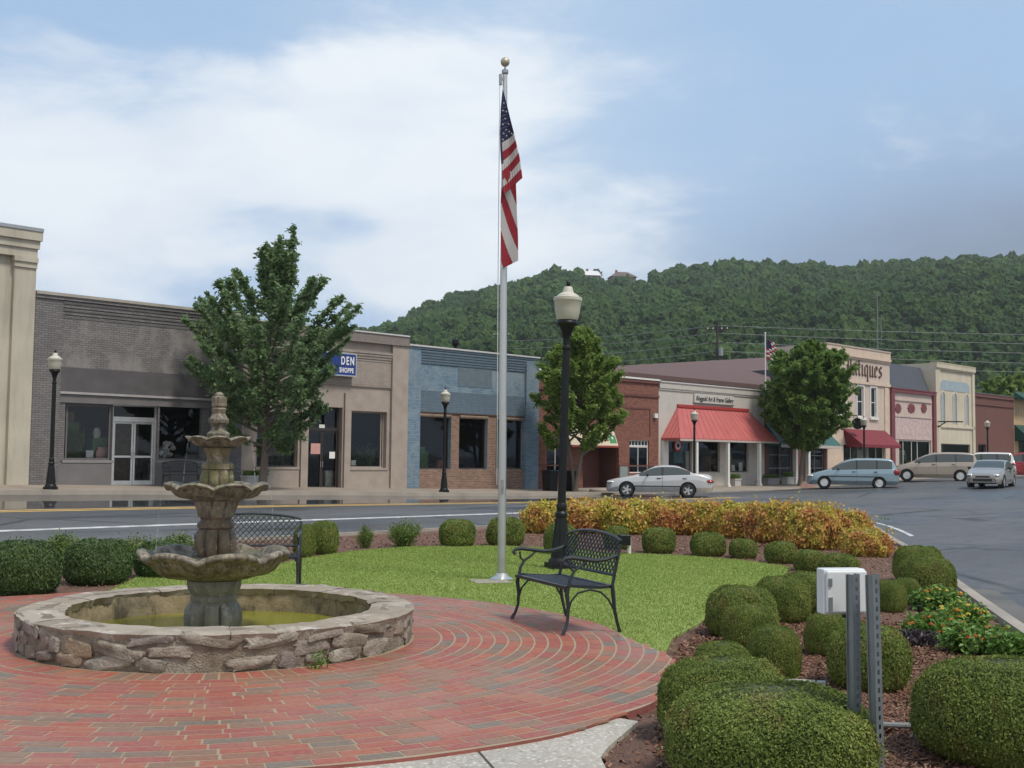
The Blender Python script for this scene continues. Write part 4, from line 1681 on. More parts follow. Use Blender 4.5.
# bunting rosette in the first window
mb = MB()
for rr, zz, m in ((.36, 0, 0), (.24, -.02, 1), (.12, -.04, 2)):
    mb.lathe([(0, 0), (rr, 0), (rr, .02), (0, .02)], 20, m=m, M=Matrix.Translation((0, zz, 0)) @ Matrix.Rotation(math.pi / 2, 4, 'X'))
o = mb.build('bunting_rosette', [plain('rosette_red', (.34, .02, .03), .8), plain('rosette_white', (.6, .6, .6), .8), plain('rosette_navy', (.02, .03, .10), .8)], smooth=False)
p = fb_local(None, 677.5, 445.5, -.08)
o.location, o.rotation_euler = p, (0, 0, ROTZ)
tag(o, 'red white and blue rosette in the left window of the gallery', 'rosette')
card('framed_picture', 'teal framed picture in the left window of the gallery', 'picture', 678, 463, .85, .95, -.35, plain('teal_print', (.05, .15, .17), .5, var=.3, scale=3), depth=.02)
card('framed_picture', 'small white picture in the right window of the gallery, right of the pair', 'picture', 740.5, 471, .36, .5, -.35, depth=.02)
card('framed_picture', 'small white picture in the right window of the gallery, left of the pair', 'picture', 733, 471, .36, .36, -.35, depth=.02)

# ---- 7: narrow dark brick shop with green awnings behind the round tree
b = Bld('brick_shop', 'narrow dark brick shop with green awnings behind the round street tree', 764.5, 826)
ZT = b.z(790, 397)
ws = [b.R(769, 445, 792, 487), b.R(807, 445, 824, 487)]
ws = [(a, c, .12, d) for a, c, _, d in ws]
b.wall(ZT, ws, [M_RB2], reveal=.15)
b.room(.2, b.w - .2, 3.1)
M_BLG = plain('blue_grey_frame', (.22, .25, .27), .5)
for r in ws:
    b.window(r, M_BLG, .05, inset=.08, hz=[r[2] + .75, r[2] + 1.55], vx=[r[0] + (r[1] - r[0]) / 2])
b.coping(ZT, M_GREYP, .08, .1)
dpt = 1.1
M_GAWN = plain('green_awning', (.028, .10, .085), .55, var=.12)
zfb = b.z(800, 444.5, dpt)
zwt = b.z(800, 428)
b.awning(.1, b.w * .52, zwt + .2, 0.05, b.w * .5, zfb, dpt, M_GAWN, .14)
b.awning(b.w * .62, b.w - .1, zwt, b.w * .58, b.w + .05, zfb, dpt, M_GAWN, .2)
b.part('awning_trim', MB().box(.05, b.w + .05, -dpt - .02, -dpt - .003, zfb - .2, zfb - .02), plain('pale_trim', (.45, .40, .37), .6))
xg = b.w * .53
b.part('gable', MB().prism([(xg - .75, 0), (xg + .75, 0), (xg, .55)], lambda u, v: (u, -dpt - .05, zfb + v), lambda u, v: (u, -dpt + .1, zfb + v)), plain('cream_gable', (.52, .44, .34), .7))
for px in (795.5, 808):
    xx = b.x(px, dpt - .1)
    b.part('post', MB().box(xx - .12, xx + .12, -dpt + .0, -dpt + .22, -.3, zfb - .2), M_WHITEP)

# ---- blackletter for the two-storey shop: a broad pen swept along strokes
def nib(strokes, h, w_nib, ang=38):
    mb = MB()
    n = Vector((math.cos(rad(ang)), math.sin(rad(ang)))) * w_nib / 2
    for st in strokes:
        for p, q in zip(st, st[1:]):
            p, q = Vector(p) * h, Vector(q) * h
            e = (q - p).normalized() * .004
            a, b_, c, d = p - n - e, p + n - e, q + n + e, q - n + e
            if (b_ - a).cross(d - a) < 0: a, b_, c, d = b_, a, d, c
            mb.prism([tuple(a), tuple(b_), tuple(c), tuple(d)], lambda u, v: (u, -.03, v), lambda u, v: (u, 0, v))
    return mb


BL = {  # stroke paths in units of x-height
    'A': (1.15, [[(.15, 1.45), (.35, 1.62), (.55, 1.45), (.55, .12), (.42, 0)], [(.95, 1.55), (.95, .15), (1.05, 0)], [(.55, 1.45), (.95, 1.5)], [(.55, .7), (.95, .75)], [(.1, .1), (.3, .05), (.42, .3), (.42, .9)]]),
    'n': (.82, [[(.05, .92), (.2, .98)], [(.2, 1.0), (.2, .1), (.3, 0)], [(.2, .85), (.45, 1.0), (.6, .88), (.6, .12), (.7, 0)]]),
    't': (.55, [[(.25, 1.4), (.25, .12), (.38, 0), (.5, .1)], [(.05, .95), (.48, .98)]]),
    'i': (.45, [[(.1, .92), (.22, 1.0), (.22, .12), (.34, 0)], [(.17, 1.35), (.29, 1.43)]]),
    'q': (.82, [[(.6, 1.0), (.6, -.45)], [(.6, .95), (.35, 1.0), (.18, .85), (.18, .15), (.32, 0), (.58, .15)], [(.6, -.35), (.45, -.45), (.75, -.5)]]),
    'u': (.82, [[(.1, .94), (.2, 1.0), (.2, .12), (.32, 0), (.58, .15)], [(.6, 1.0), (.6, .12), (.72, 0)]]),
    'e': (.72, [[(.18, .5), (.55, .68), (.52, .9), (.36, 1.0), (.18, .85), (.18, .15), (.34, 0), (.56, .14)]]),
    's': (.68, [[(.56, .88), (.38, 1.0), (.18, .85), (.2, .62), (.52, .4), (.52, .14), (.34, 0), (.12, .12)]]),
}


def blackletter(txt, h, mat, parent, width=None):
    mb = MB()
    x = 0
    for ch in txt:
        adv, st = BL[ch]
        q = nib([[(a + x, b_) for a, b_ in s] for s in st], h, h * .22)
        n = len(mb.v)
        mb.v += q.v
        mb.f += [tuple(n + i for i in f) for f in q.f]
        mb.m += q.m
        x += adv
    if width:
        k = width / (x * h)
        mb.v = [(a * k, b_, c) for a, b_, c in mb.v]
    return mb.build('lettering', mat, parent, smooth=False, fix=True)


# ---- 8: pale two-storey antique shop
M_PEACH = brick('peach_painted_brick', (.55, .45, .38, 1), (.59, .485, .41, 1), (.50, .405, .345, 1), ms=.006, dirt=(.22, .17, .14), dirt_amt=.3)
M_PEACH2 = plain('peach_paint', (.56, .44, .35), .8, var=.1, scale=2)
M_MAR = plain('maroon_paint', (.165, .042, .046), .6, var=.2, scale=3)
b = Bld('two_storey_shop', 'pale peach two-storey brick shop with old style lettering and a burgundy awning', 826, 890.5)
ZT = b.z(875, 351.5)
zw0, zw1 = b.z(857.5, 416.5), b.z(857.5, 386)
up = [(b.x(a), b.x(c), zw0, zw1) for a, c in ((837.5, 845.5), (857.3, 863.5), (871, 876.3))]
sf = (b.x(843), b.x(884), .35, b.z(860, 444))
b.wall(ZT, up + [sf], [M_PEACH], reveal=.16, depth=3.6)
b.room(.2, b.w - .2, 3.3)
for r in up:
    b.window(r, M_WHITEP, .07, inset=.06, hz=[(r[2] + r[3]) / 2])
    b.part('window_surround', MB().box(r[0] - .14, r[0] - .002, -.04, -.001, r[2], r[3] + .12).box(r[1] + .002, r[1] + .14, -.04, -.001, r[2], r[3] + .12).box(r[0], r[1], -.04, -.001, r[3] + .002, r[3] + .12).box(r[0] - .22, r[1] + .22, -.12, -.001, r[2] - .16, r[2] - .005), M_WHITEP)
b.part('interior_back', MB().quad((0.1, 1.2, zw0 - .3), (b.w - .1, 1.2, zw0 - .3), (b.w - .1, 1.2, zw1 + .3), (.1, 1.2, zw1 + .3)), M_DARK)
b.window(sf, M_WHITEP, .07, inset=.08, vx=[sf[0] + (sf[1] - sf[0]) * u for u in (.2, .38, .62, .82)])
b.part('ledge', MB().box(.003, b.w - .003, -.10, -.001, b.z(860, 384), b.z(860, 381.3)), M_PEACH2)
b.part('cornice', MB().box(.003, b.w - .003, -.08, -.001, ZT - .75, ZT - .62).box(.003, b.w - .003, -.16, -.001, ZT - .62, ZT - .48).box(.003, b.w - .003, -.10, -.001, ZT - .48, ZT - .002), M_PEACH2)
b.coping(ZT, plain('peach_coping', (.42, .34, .29), .8), .10, .14)
b.part('pilaster', MB().box(.003, b.x(842), -.10, -.001, -.6, b.z(830, 429)).box(b.x(884.6), b.w - .3, -.06, -.001, -.6, b.z(860, 385)), M_PEACH2)
dpt = 1.2
zfb = b.z(870, 444.5, dpt)
M_BUR = plain('burgundy_canvas', (.17, .022, .032), .8, var=.12)
b.awning(b.x(843), b.x(885), b.z(860, 429.5), b.x(848.5 + 14, dpt), b.x(901, dpt), zfb, dpt, M_BUR, .2)
lt = blackletter('Antiques', b.z(868, 365.5) - b.z(868, 376.5), plain('rust_letter', (.085, .045, .035), .7, var=.2), b.o, b.x(882.6) - b.x(845))
lt.location = (b.x(845), -.012, b.z(868, 376.5))
ANT = b
# black oval hanging sign
p = fb_local(None, 857.5, 423.6, .9)
sg = thing('oval_sign', 'black oval hanging sign above the burgundy awning', 'sign', p, ROTZ)
sg.scale = (1.3, 1, 1.05)
MB().lathe([(0, -.03), (.50, -.03), (.56, 0), (.50, .03), (0, .03)], 28, M=Matrix.Diagonal((1, 1, .62, 1)) @ Matrix.Rotation(math.pi / 2, 4, 'X')).build('oval_board', plain('matt_black', (.006, .006, .006), .9, spec=.1), sg)
MB().lathe([(.50, -.04), (.535, -.045), (.57, -.03), (.57, .03), (.50, .03)], 28, M=Matrix.Diagonal((1, 1, .62, 1)) @ Matrix.Rotation(math.pi / 2, 4, 'X')).build('rim', plain('matt_black', (.006, .006, .006), .9, spec=.1), sg)
MB().tube([(0, .0, .34), (0, .0, .50), (0, .9, .55)], .03, 6).build('bracket', M_BLACKP, sg)

# ---- 9: pale pink single-storey shop
M_PKS = stucco('pale_pink_stucco', (.50, .41, .365), stain=(.25, .14, .13), amt=.35)
M_PKP = plain('washed_pink_boards', (.48, .365, .35), .8, var=.25, scale=4)
b = Bld('stucco_shop', 'pale pink stucco shop with three dark red ovals and maroon trim', 890.5, 935.5)
ZT = b.z(915, 391)
sf = (b.x(899), b.x(931), .3, b.z(915, 440.5))
b.wall(ZT, [sf], [M_PKS], reveal=.2)
b.room(.3, b.w - .3, 3.2)
b.window(sf, M_WHITEP, .07, inset=.1, vx=[sf[0] + (sf[1] - sf[0]) * u for u in (.16, .42, .6)])
b.part('trim', MB().box(.003, b.w - .003, -.16, -.001, ZT - .22, ZT).box(b.x(932.3), b.w - .003, -.14, -.001, -.6, ZT - .225).box(.003, b.x(893.6), -.14, -.001, -.6, ZT + .001 - .226), M_MAR)
b.coping(ZT, M_MAR, .08, .2)
b.part('pink_panel', MB().box(b.x(894.5), b.x(931.5), -.04, -.001, sf[3] + .05, b.z(915, 418.5)), M_PKP)
b.part('moulding', MB().box(b.x(894.5), b.x(931.5), -.08, -.001, b.z(915, 402), b.z(915, 400.5)).box(b.x(894.5), b.x(931.5), -.08, -.001, b.z(915, 418), b.z(915, 416.5)), M_PKS)
for i, px in enumerate((898.3, 911.5, 924)):
    rx = .62 if i == 1 else .5
    zc = b.z(px, 408.3)
    mod = lambda r, z, a, i_: (r * (1 + .06 * math.cos(a * 8)), z)
    mb = MB().lathe([(0, -.05), (.9, -.05), (1, 0)], 32, mod=mod, M=Matrix.Translation((b.x(px), 0, zc)) @ Matrix.Diagonal((rx, 1, .36, 1)) @ Matrix.Rotation(math.pi / 2, 4, 'X') @ Matrix.Scale(-1, 4, (0, 0, 1)))
    b.part('oval_ornament', mb, M_MAR, smooth=True)
# slate blue metal roof rising behind the parapet
z0_, z1_ = b.z(905, 388.5, -.36), b.z(905, 365.5, -1.1)
mb = MB()
xa, xb = .02, b.w - .02
y_, Y_ = .36, 1.1
mb.quad((xa, y_, z0_ - .1), (xb, y_, z0_ - .1), (xb, Y_, z1_), (xa, Y_, z1_))
mb.quad((xa, y_, z0_ - .1), (xa, Y_, z1_), (xa, Y_, z0_ - 1), (xa, y_, z0_ - 1))
mb.quad((xb, y_, z0_ - .1), (xb, y_, z0_ - 1), (xb, Y_, z0_ - 1), (xb, Y_, z1_))
mb.quad((xa, Y_, z1_), (xb, Y_, z1_), (xb, 13, z1_ - .3), (xa, 13, z1_ - .3))
mb.quad((xa, Y_, z0_ - 1), (xa, Y_, z1_), (xa, 13, z1_ - .3), (xa, 13, z0_ - 1))
mb.quad((xb, 13, z0_ - 1), (xa, 13, z0_ - 1), (xa, 13, z1_ - .3), (xb, 13, z1_ - .3))
b.part('rear_roof', mb, plain('slate_roof', (.065, .075, .095), .8, var=.15))

# ---- 10: yellow two-storey building
M_YELS = stucco('pale_yellow_stucco', (.54, .485, .38), stain=(.2, .16, .1), amt=.3)
M_BLUEP = plain('faded_blue_paint', (.30, .36, .40), .8, var=.12, scale=2)
b = Bld('stucco_shop', 'pale yellow two-storey shop with three narrow arched windows', 935.5, 974.8)
ZT = b.z(955, 366)
zw0, zw1 = b.z(955, 424), b.z(955, 395.5)
ups = [(b.x(px) - .27, b.x(px) + .27, zw0, zw1 - .27) for px in (943.4, 955.2, 967.2)]
sf = (b.x(940.5), b.x(970), .3, b.z(955, 444))
b.wall(ZT, ups + [sf], [M_YELS], reveal=.18, depth=3.4)
b.room(.3, b.w - .3, 3.2)
for r in ups:
    cx = (r[0] + r[1]) / 2
    b.part('window', MB().box(r[0], r[1], .012, .05, r[2], r[3]), plain('blue_grey_blind', (.30, .34, .40), .5, var=.12, scale=5))
    arc = [(cx - .27, 0), (cx + .27, 0)] + [(cx + .27 * math.cos(t), .42 * math.sin(t)) for t in np.linspace(.25, math.pi - .25, 9)]
    b.part('arch_head', MB().prism(arc, lambda u, v: (u, -.012, r[3] + v), lambda u, v: (u, -.001, r[3] + v)), plain('blue_grey_blind', (.30, .34, .40), .5))
    outer = [(cx + .40 * math.cos(t), .58 * math.sin(t)) for t in np.linspace(0, math.pi, 13)]
    inner = [(cx + .27 * math.cos(t), .42 * math.sin(t)) for t in np.linspace(0, math.pi, 13)]
    mb = MB()
    for k in range(12):
        q = [outer[k], outer[k + 1], inner[k + 1], inner[k]]
        mb.prism(q, lambda u, v: (u, -.06, r[3] + v), lambda u, v: (u, -.001, r[3] + v))
    mb.box(r[0] - .13, r[0] - .002, -.05, -.001, r[2], r[3] - .002).box(r[1] + .002, r[1] + .13, -.05, -.001, r[2], r[3] - .002)
    b.part('window_surround', mb, M_YELS)
zp0, zp1 = b.z(955, 391.5), b.z(955, 381.5)
xa, xb = b.x(940.5), b.x(970)
b.part('blue_panel', MB().prism([(xa, zp0), (xb, zp0), (xb, zp1 - .35), (xb - .4, zp1), (xa + .4, zp1), (xa, zp1 - .35)], lambda u, v: (u, -.03, v), lambda u, v: (u, -.001, v)), M_BLUEP)
b.window(sf, M_GREYP, .07, inset=.1, vx=[sf[0] + .5])
b.part('ledge', MB().box(.003, b.w - .003, -.10, -.001, b.z(955, 428.2), b.z(955, 426.4)), M_YELS)
mb = MB().box(.003, b.w - .003, -.12, -.001, ZT - .45, ZT - .33).box(.003, b.w - .003, -.2, -.001, ZT - .33, ZT - .002)
mb.box(.003, .8, -.10, -.001, -.6, ZT - .455).box(b.w - .45, b.w - .003, -.10, -.001, -.6, ZT - .455)
b.part('cornice', mb, M_YELS)
b.coping(ZT, plain('yellow_coping', (.45, .38, .27), .8), .09, .22)
b.part('sign_bracket', MB().tube([(b.x(937), -.02, b.z(937, 421.5)), (b.x(937), -2.0, b.z(937, 421.5) - .05)], .05, 6).tube([(b.x(937), -.02, b.z(937, 428)), (b.x(937), -.7, b.z(937, 422))], .04, 6), M_BLACKP)

# ---- 11: plain dark brick building
M_DRB = brick('plain_dark_brick', (.145, .052, .042, 1), (.175, .066, .052, 1), (.13, .075, .065, 1), ms=.008, dirt_amt=.3)
b = Bld('brick_building', 'plain dark red brick building between the yellow shop and the green awnings', 974.8, 1014.5, 'building')
ZT = b.z(995, 395.5)
sf = (b.x(978), b.x(986), .1, 2.3)
b.wall(ZT, [sf], [M_DRB])
b.door(sf, M_GREYP, 1)
b.room(.3, b.w - .3, 2.6, depth=2)
b.part('cornice', MB().box(.003, b.w - .003, -.08, -.001, ZT - .9, ZT - .75).box(.003, b.w - .003, -.1, -.001, ZT - .25, ZT), M_DRB)
b.coping(ZT, M_GREYP, .08, .14)

# ---- 12: tan building with green awnings at the right edge
b = Bld('corner_shop', 'tan building with dark green awnings at the right edge', 1014.5, 1060)
b.t1 = b.t0 + 14
b.w = 14
ZT = b.z(1019, 398)
sf = [(1 + i * 2.6, 2.9 + i * 2.6, .5, 2.9) for i in range(5)]
M_TANX = plain('ochre_stucco', (.42, .30, .17), .8, var=.15, scale=2)
b.wall(ZT, sf, [M_TANX])
for r in sf: b.window(r, M_GREYP, sill=M_TANX)
b.room(.3, b.w - .3, 3.1)
M_DGA = plain('dark_green_canvas', (.012, .055, .040), .8)
b.awning(.1, b.w - .2, b.z(1019, 425), .1, b.w - .2, b.z(1019, 437), 1.1, M_DGA, .35)
b.awning(.1, b.w - .2, ZT + .5, .0, b.w, ZT - .1, .9, M_DGA, .1, name='canopy')
b.part('wall_mark', MB().box(.5, .62, -.012, -.001, b.z(1017, 416), b.z(1017, 404)).box(1.1, 1.2, -.012, -.001, b.z(1019, 414), b.z(1019, 406)), plain('faded_brown', (.2, .12, .08), .8))

# ---- the large brown hip of a hall behind the gallery
M_BRF = plain('brown_shingle_roof', (.115, .070, .066), .9, var=.12, scale=3, bump=.3)
dE, dR = -6.0, -20.0
tE0, tE1 = facade(585, 380, dE)[0], facade(772, 384, dE)[0]
zE = facade(757, 384.5, dE)[1]
tR1, zR1 = facade(766, 357.5, dR)
# the hip edge seen at the left lies in the plane of the front slope
kz = (zR1 - zE) / (dE - dR)
dL = min(np.linspace(dE, dR, 200), key=lambda d: abs(facade(623, 365.5, d)[1] - (zE + kz * (dE - d))))
tR0, zR0 = facade(623, 365.5, dL)
p = W(tE0, 0, 0)
o = thing('hall', 'large hall with a broad brown shingle roof behind the white gallery', 'building', (p.x, p.y, 0), ROTZ)
q = lambda t, d, z: (t - tE0, -d, z)
A, B, C, D = q(tE0, dE, zE), q(tE1, dE, zE), q(tR1, dR, zR1), q(tR0, dL, zR0)
E_, F_ = q(tE1, dR * 2 - dE, zE), q(tE0, dR * 2 - dE, zE)
mb = MB()
mb.quad(A, B, C).quad(A, C, D).quad(B, E_, C).quad(A, D, F_).quad(E_, F_, D).quad(E_, D, C)
dn = lambda v, k=.3: (v[0], v[1], v[2] - k)
mb.quad(A, dn(A), dn(B), B).quad(B, dn(B), dn(E_), E_).quad(dn(A), dn(F_), dn(E_), dn(B)).quad(F_, dn(F_), dn(A), A)
mb.build('roof', M_BRF, o, smooth=False)
MB().box(.4, tE1 - tE0 - .4, -dE + .4, -(dR * 2 - dE) - .4, -.5, zE - .301).build('wall', M_RB2, o, smooth=False)
# plain backs of the town further right and left so the row does not end in the air
for (t0, t1, h, mat, lab) in ((facade(1060, 450)[0] + 8, facade(1060, 450)[0] + 24, 6.0, M_TAN2, 'tan block further along the street beyond the green awnings'),):
    b = Bld('street_block', lab, 0, 1, 'building', t0=t0, t1=t1)
    ops = [(2 + i * 3.4, 4.4 + i * 3.4, .6, 2.8) for i in range(4)]
    b.wall(h, ops, [mat])
    for r in ops: b.window(r, M_GREYP)
    b.room(.5, b.w - .5, 3.0)
    b.coping(h, M_COPG)
# ------------------------------------------------------------------ street lamps
Mgl = Mat('lamp_globe')
_z = Mgl.sep()[2]
M_GLOBE = Mgl.go(Mgl.mix(Mgl.rng(Mgl.noise(3, 3), .3, .7), (.44, .415, .34, 1), (.52, .49, .41, 1)), .35, 0, Mgl.bump(Mgl.math('SINE', Mgl.math('MULTIPLY', _z, 260)), .12, .004))
M_GLTOP = plain('globe_cap', (.52, .495, .42), .45, var=.06)


def street_lamp(label, loc, rot=(0, 0, 0)):
    o = thing('street_lamp', label, 'street lamp', loc, rot=rot, group='globe street lamps')
    # fluted base
    def flute(r, z, a, i): return (r * (1 + .06 * math.cos(a * 10)), z)
    mb = MB().box(-.18, .18, -.18, .18, -.1, .08)
    mb.lathe([(.172, .08), (.165, .12), (.138, .15), (.132, .22)], 20)
    mb.lathe([(.132, .22), (.112, .42), (.088, .66), (.079, .72)], 40, mod=flute)
    mb.lathe([(.079, .72), (.094, .74), (.094, .78), (.070, .81), (.078, .86), (.078, .90), (.062, .93)], 20)
    mb.build('base', M_BLACKP, o)
    MB().lathe([(.060, .92), (.057, 3.0), (.054, 3.12), (.070, 3.14), (.070, 3.17), (.052, 3.19), (.052, 3.30), (.066, 3.34)], 40, mod=lambda r, z, a, i: (r * (1 + (.05 * math.cos(a * 8) if i < 2 else 0)), z)).build('pole', M_BLACKP, o)
    MB().lathe([(.056, 3.30), (.075, 3.36), (.085, 3.40), (.115, 3.46), (.16, 3.50), (.16, 3.52), (.15, 3.535), (.15, 3.575), (.0, 3.575)], 24).build('fitter', M_BLACKP, o)
    g = MB().lathe([(.150, 3.555), (.168, 3.585), (.188, 3.70), (.203, 3.82), (.214, 3.835), (.214, 3.875), (.204, 3.885)], 28).build('globe', M_GLOBE, o)
    MB().lathe([(.204, 3.885), (.168, 3.895), (.160, 3.915), (.120, 3.94), (.085, 3.955), (.075, 3.99), (.064, 4.03), (.058, 4.04), (.0, 4.042)], 28).build('cap', M_GLTOP, g)
    MB().lathe([(.018, 4.03), (.022, 4.05), (.034, 4.08), (.030, 4.11), (.012, 4.135), (.0, 4.15)], 12).build('finial', M_BLACKP, g)
    return o


p = G(560, 569, LAWN)
LS = (Zat(569, 279, p.y + .1) - LAWN) / 4.15
L0 = street_lamp('near black street lamp with a cream globe standing on the lawn behind the front bench', (p.x, p.y + .1, LAWN), (rad(.0), rad(1.35), .3))
L0.scale = (1, 1, LS)
for px, d, lab in ((50.5, 3.75, 'black street lamp in front of the dark grey brick shop by the cream building'),
                   (444, 3.75, 'black street lamp in front of the blue brick shop'),
                   (694.3, 2.9, 'black street lamp in front of the red awning of the white gallery'),
                   (864.5, 3.75, 'black street lamp before the burgundy awning beside the black oval sign'),
                   (988.3, 3.75, 'farthest street lamp in front of the plain dark red brick building')):
    q, t = on_street(px, d)
    dup(L0, q, 0, lab, (1, 1, 1))
for o in [x for x in bpy.data.objects if x.name.startswith('street_lamp') and x is not L0]:
    o.rotation_euler = (0, 0, .2)

# ------------------------------------------------------------------ flagpole and flag
M_POLE = plain('brushed_pole', (.56, .56, .54), .36, .85, var=.06, scale=3)
p = G(501.5, 580, LAWN)
fp = thing('flagpole', 'tall silver flagpole on the lawn with a gold ball on top', 'flagpole', (p.x, p.y, LAWN), rot=(0, rad(-.25), 0))
PS = (Zat(504, 62, p.y) - LAWN) / 6.67
MB().lathe([(.055, 0), (.052, 2.5), (.041, 5.2), (.030, 6.52)], 20).build('pole', M_POLE, fp)
MB().lathe([(.155, 0), (.155, .02), (.12, .035), (.085, .06), (.075, .085), (.06, .09)], 24).build('flange', M_POLE, fp)
MB().lathe([(.03, 6.5), (.045, 6.52), (.045, 6.56), (.012, 6.58), (.012, 6.62)], 14).lathe([(.0, 6.5), (.022, 6.5), (.022, 6.36), (.0, 6.36)], 10, c=(-.06, -.02, 0)).box(-.06, .0, -.03, -.01, 6.42, 6.46).build('truck', plain('dull_steel', (.35, .35, .35), .4, .8), fp)
MB().ico((0, 0, 6.67), (.062, .062, .062), 3).build('ball', plain('gold_ball', (.46, .40, .29), .4, .5, var=.08), fp)
MB().tube([(-.07, -.02, 6.38), (-.075, -.02, 4), (-.07, -.01, 1.2)], .005, 5).build('halyard', M_WHITEP, fp)
MB().box(-.025, .025, -.11, -.055, 1.15, 1.19).box(-.02, .02, -.10, -.08, 1.08, 1.26).build('cleat', plain('dull_steel', (.35, .35, .35), .4, .8), fp)
MB().box(-.42, .05, -.36, .10, -.1, .012).build('footing', M_KERB, tag(thing('footing_slab', 'flat grey concrete slab at the foot of the flagpole', 'slab', (p.x, p.y - .05, LAWN), .25)))
POLE = p
fp.scale = (1, 1, PS)


def flag():
    """two folds of a flag hanging slack down the pole: an upper fold with the canton and, below and behind it, the striped fly"""
    mb = MB()
    s = 1 / 77.7
    def X(px): return (px - 503.3) * s
    def Z(py): return Zat(505, py, POLE.y)
    lerp = lambda a, b, u: a + (b - a) * u
    # upper fold: rows from the apex down, left edge and right edge in pixels
    L_ = [(498.5, 94), (497, 112), (496.5, 137), (497, 150), (498, 163), (499.5, 176), (500, 186), (500.5, 197)]
    R_ = [(499.5, 94), (503.5, 108), (509, 128), (511.5, 137), (514, 148), (516.5, 158), (518.5, 168), (520.5, 181)]
    n = 24
    def row(u):
        x = u * (len(L_) - 1)
        i = min(int(x), len(L_) - 2)
        f = x - i
        return [lerp(L_[i][k], L_[i + 1][k], f) for k in (0, 1)], [lerp(R_[i][k], R_[i + 1][k], f) for k in (0, 1)]
    def pt(l, r, v, u, back=0.0, amp=.035):
        x, y = lerp(l[0], r[0], v), lerp(l[1], r[1], v)
        d = -.075 - amp * math.sin(v * 5.2 + u * 3) - .03 * math.sin(u * 7 + v * 2)
        return (X(x), d + back, Z(y))
    N = 42
    for i in range(N):
        u0, u1 = i / N, (i + 1) / N
        (l0, r0), (l1, r1) = row(u0), row(u1)
        # stripe index by depth below the canton
        um = (u0 + u1) / 2
        if um < .40: m = 2
        else: m = 1 if int((um - .40) / .60 * 6) % 2 == 0 else 0
        for j in range(8):
            v0, v1 = j / 8, (j + 1) / 8
            mm = m
            if um >= .40 and v1 <= .14 and um < .62: mm = 2
            mb.quad(pt(l0, r0, v0, u0, -.06), pt(l1, r1, v0, u1, -.06), pt(l1, r1, v1, u1, -.06), pt(l0, r0, v1, u0, -.06), m=mm)
    # stars on the canton
    for i, (u, v) in enumerate([(.12, .5), (.17, .3), (.18, .75), (.22, .5), (.25, .25), (.26, .75), (.29, .5), (.32, .28), (.33, .72), (.36, .48), (.38, .85), (.38, .2)]):
        l, r = row(u)
        c = Vector(pt(l, r, v, u, -.06)) + Vector((0, -.012, 0))
        w = .016
        k = len(mb.v)
        for a in range(10):
            rr = w if a % 2 == 0 else w * .42
            mb.v.append((c.x + rr * math.sin(a * math.pi / 5), c.y, c.z + rr * math.cos(a * math.pi / 5)))
        mb.f.append(tuple(range(k + 9, k - 1, -1)))
        mb.m.append(1)
    # lower fold: steep stripes running from the pole down to the right
    L2 = [(499, 176), (498.5, 190), (498, 205), (498.5, 235), (499.5, 270)]
    R2 = [(513, 172), (514, 190), (515, 215), (516.5, 240), (517, 262)]
    def row2(u):
        x = u * (len(L2) - 1)
        i = min(int(x), len(L2) - 2)
        f = x - i
        return [lerp(L2[i][k], L2[i + 1][k], f) for k in (0, 1)], [lerp(R2[i][k], R2[i + 1][k], f) for k in (0, 1)]
    for i in range(130):
        u0, u1 = i / 130, (i + 1) / 130
        (l0, r0), (l1, r1) = row2(u0), row2(u1)
        for j in range(40):
            v0, v1 = j / 40, (j + 1) / 40
            q = ((u0 + u1) / 2) * 4.2 - ((v0 + v1) / 2) * 1.75 + 11.0
            mb.quad(pt(l0, r0, v0, u0, -.012, .02), pt(l1, r1, v0, u1, -.012, .02), pt(l1, r1, v1, u1, -.012, .02), pt(l0, r0, v1, u0, -.012, .02), m=int(q) % 2)
    mats = [leafless('flag_red', (.36, .028, .045)), leafless('flag_white', (.62, .60, .60)), leafless('flag_navy', (.030, .035, .10))]
    o = mb.build('flag', mats, angle=80)
    md = o.modifiers.new('thickness', 'SOLIDIFY')
    md.thickness = .004
    o.location = (POLE.x, POLE.y, 0)
    tag(o, 'American flag hanging slack from the tall silver flagpole', 'flag')


def leafless(name, c):
    M = Mat(name)
    M.go((*c, 1), .8)
    t, mx = M.N('ShaderNodeBsdfTranslucent'), M.N('ShaderNodeMixShader')
    t.inputs[0].default_value = (*c, 1)
    mx.inputs[0].default_value = .3
    M.L(M.p.outputs[0], mx.inputs[1])
    M.L(t.outputs[0], mx.inputs[2])
    M.L(mx.outputs[0], M.out.inputs['Surface'])
    return M.m


flag()

# ------------------------------------------------------------------ fountain
def stone_mat(name, c1, c2, moss=(.10, .10, .035), moss_amt=.5, dark=.5, scale=5):
    M = Mat(name)
    n = M.noise(scale, 6, .65)
    col = M.mix(M.rng(n, .3, .7), c1, c2)
    col = M.mix(M.math('MULTIPLY', M.rng(M.noise(scale * .9, 5, .7, .5, M.mapping((1, 1, .5), (3, 1, 2))), .43, .60), moss_amt), col, (*moss, 1))
    col = M.mix(M.math('MULTIPLY', M.rng(M.noise(scale * 1.6, 5, .7, .4, M.mapping((1.5, 1.5, .30), (8, 1, 2))), .43, .60), dark), col, (.060, .047, .033, 1))
    lich = M.rng(M.noise(scale * 3.2, 5, .7, .3, M.mapping(loc=(1, 9, 4))), .56, .66)
    col = M.mix(M.math('MULTIPLY', lich, .45), col, (.46, .43, .36, 1))
    return M.go(col, .62, 0, M.bump(M.noise(scale * 9, 5, .7), .5, .008), .5)


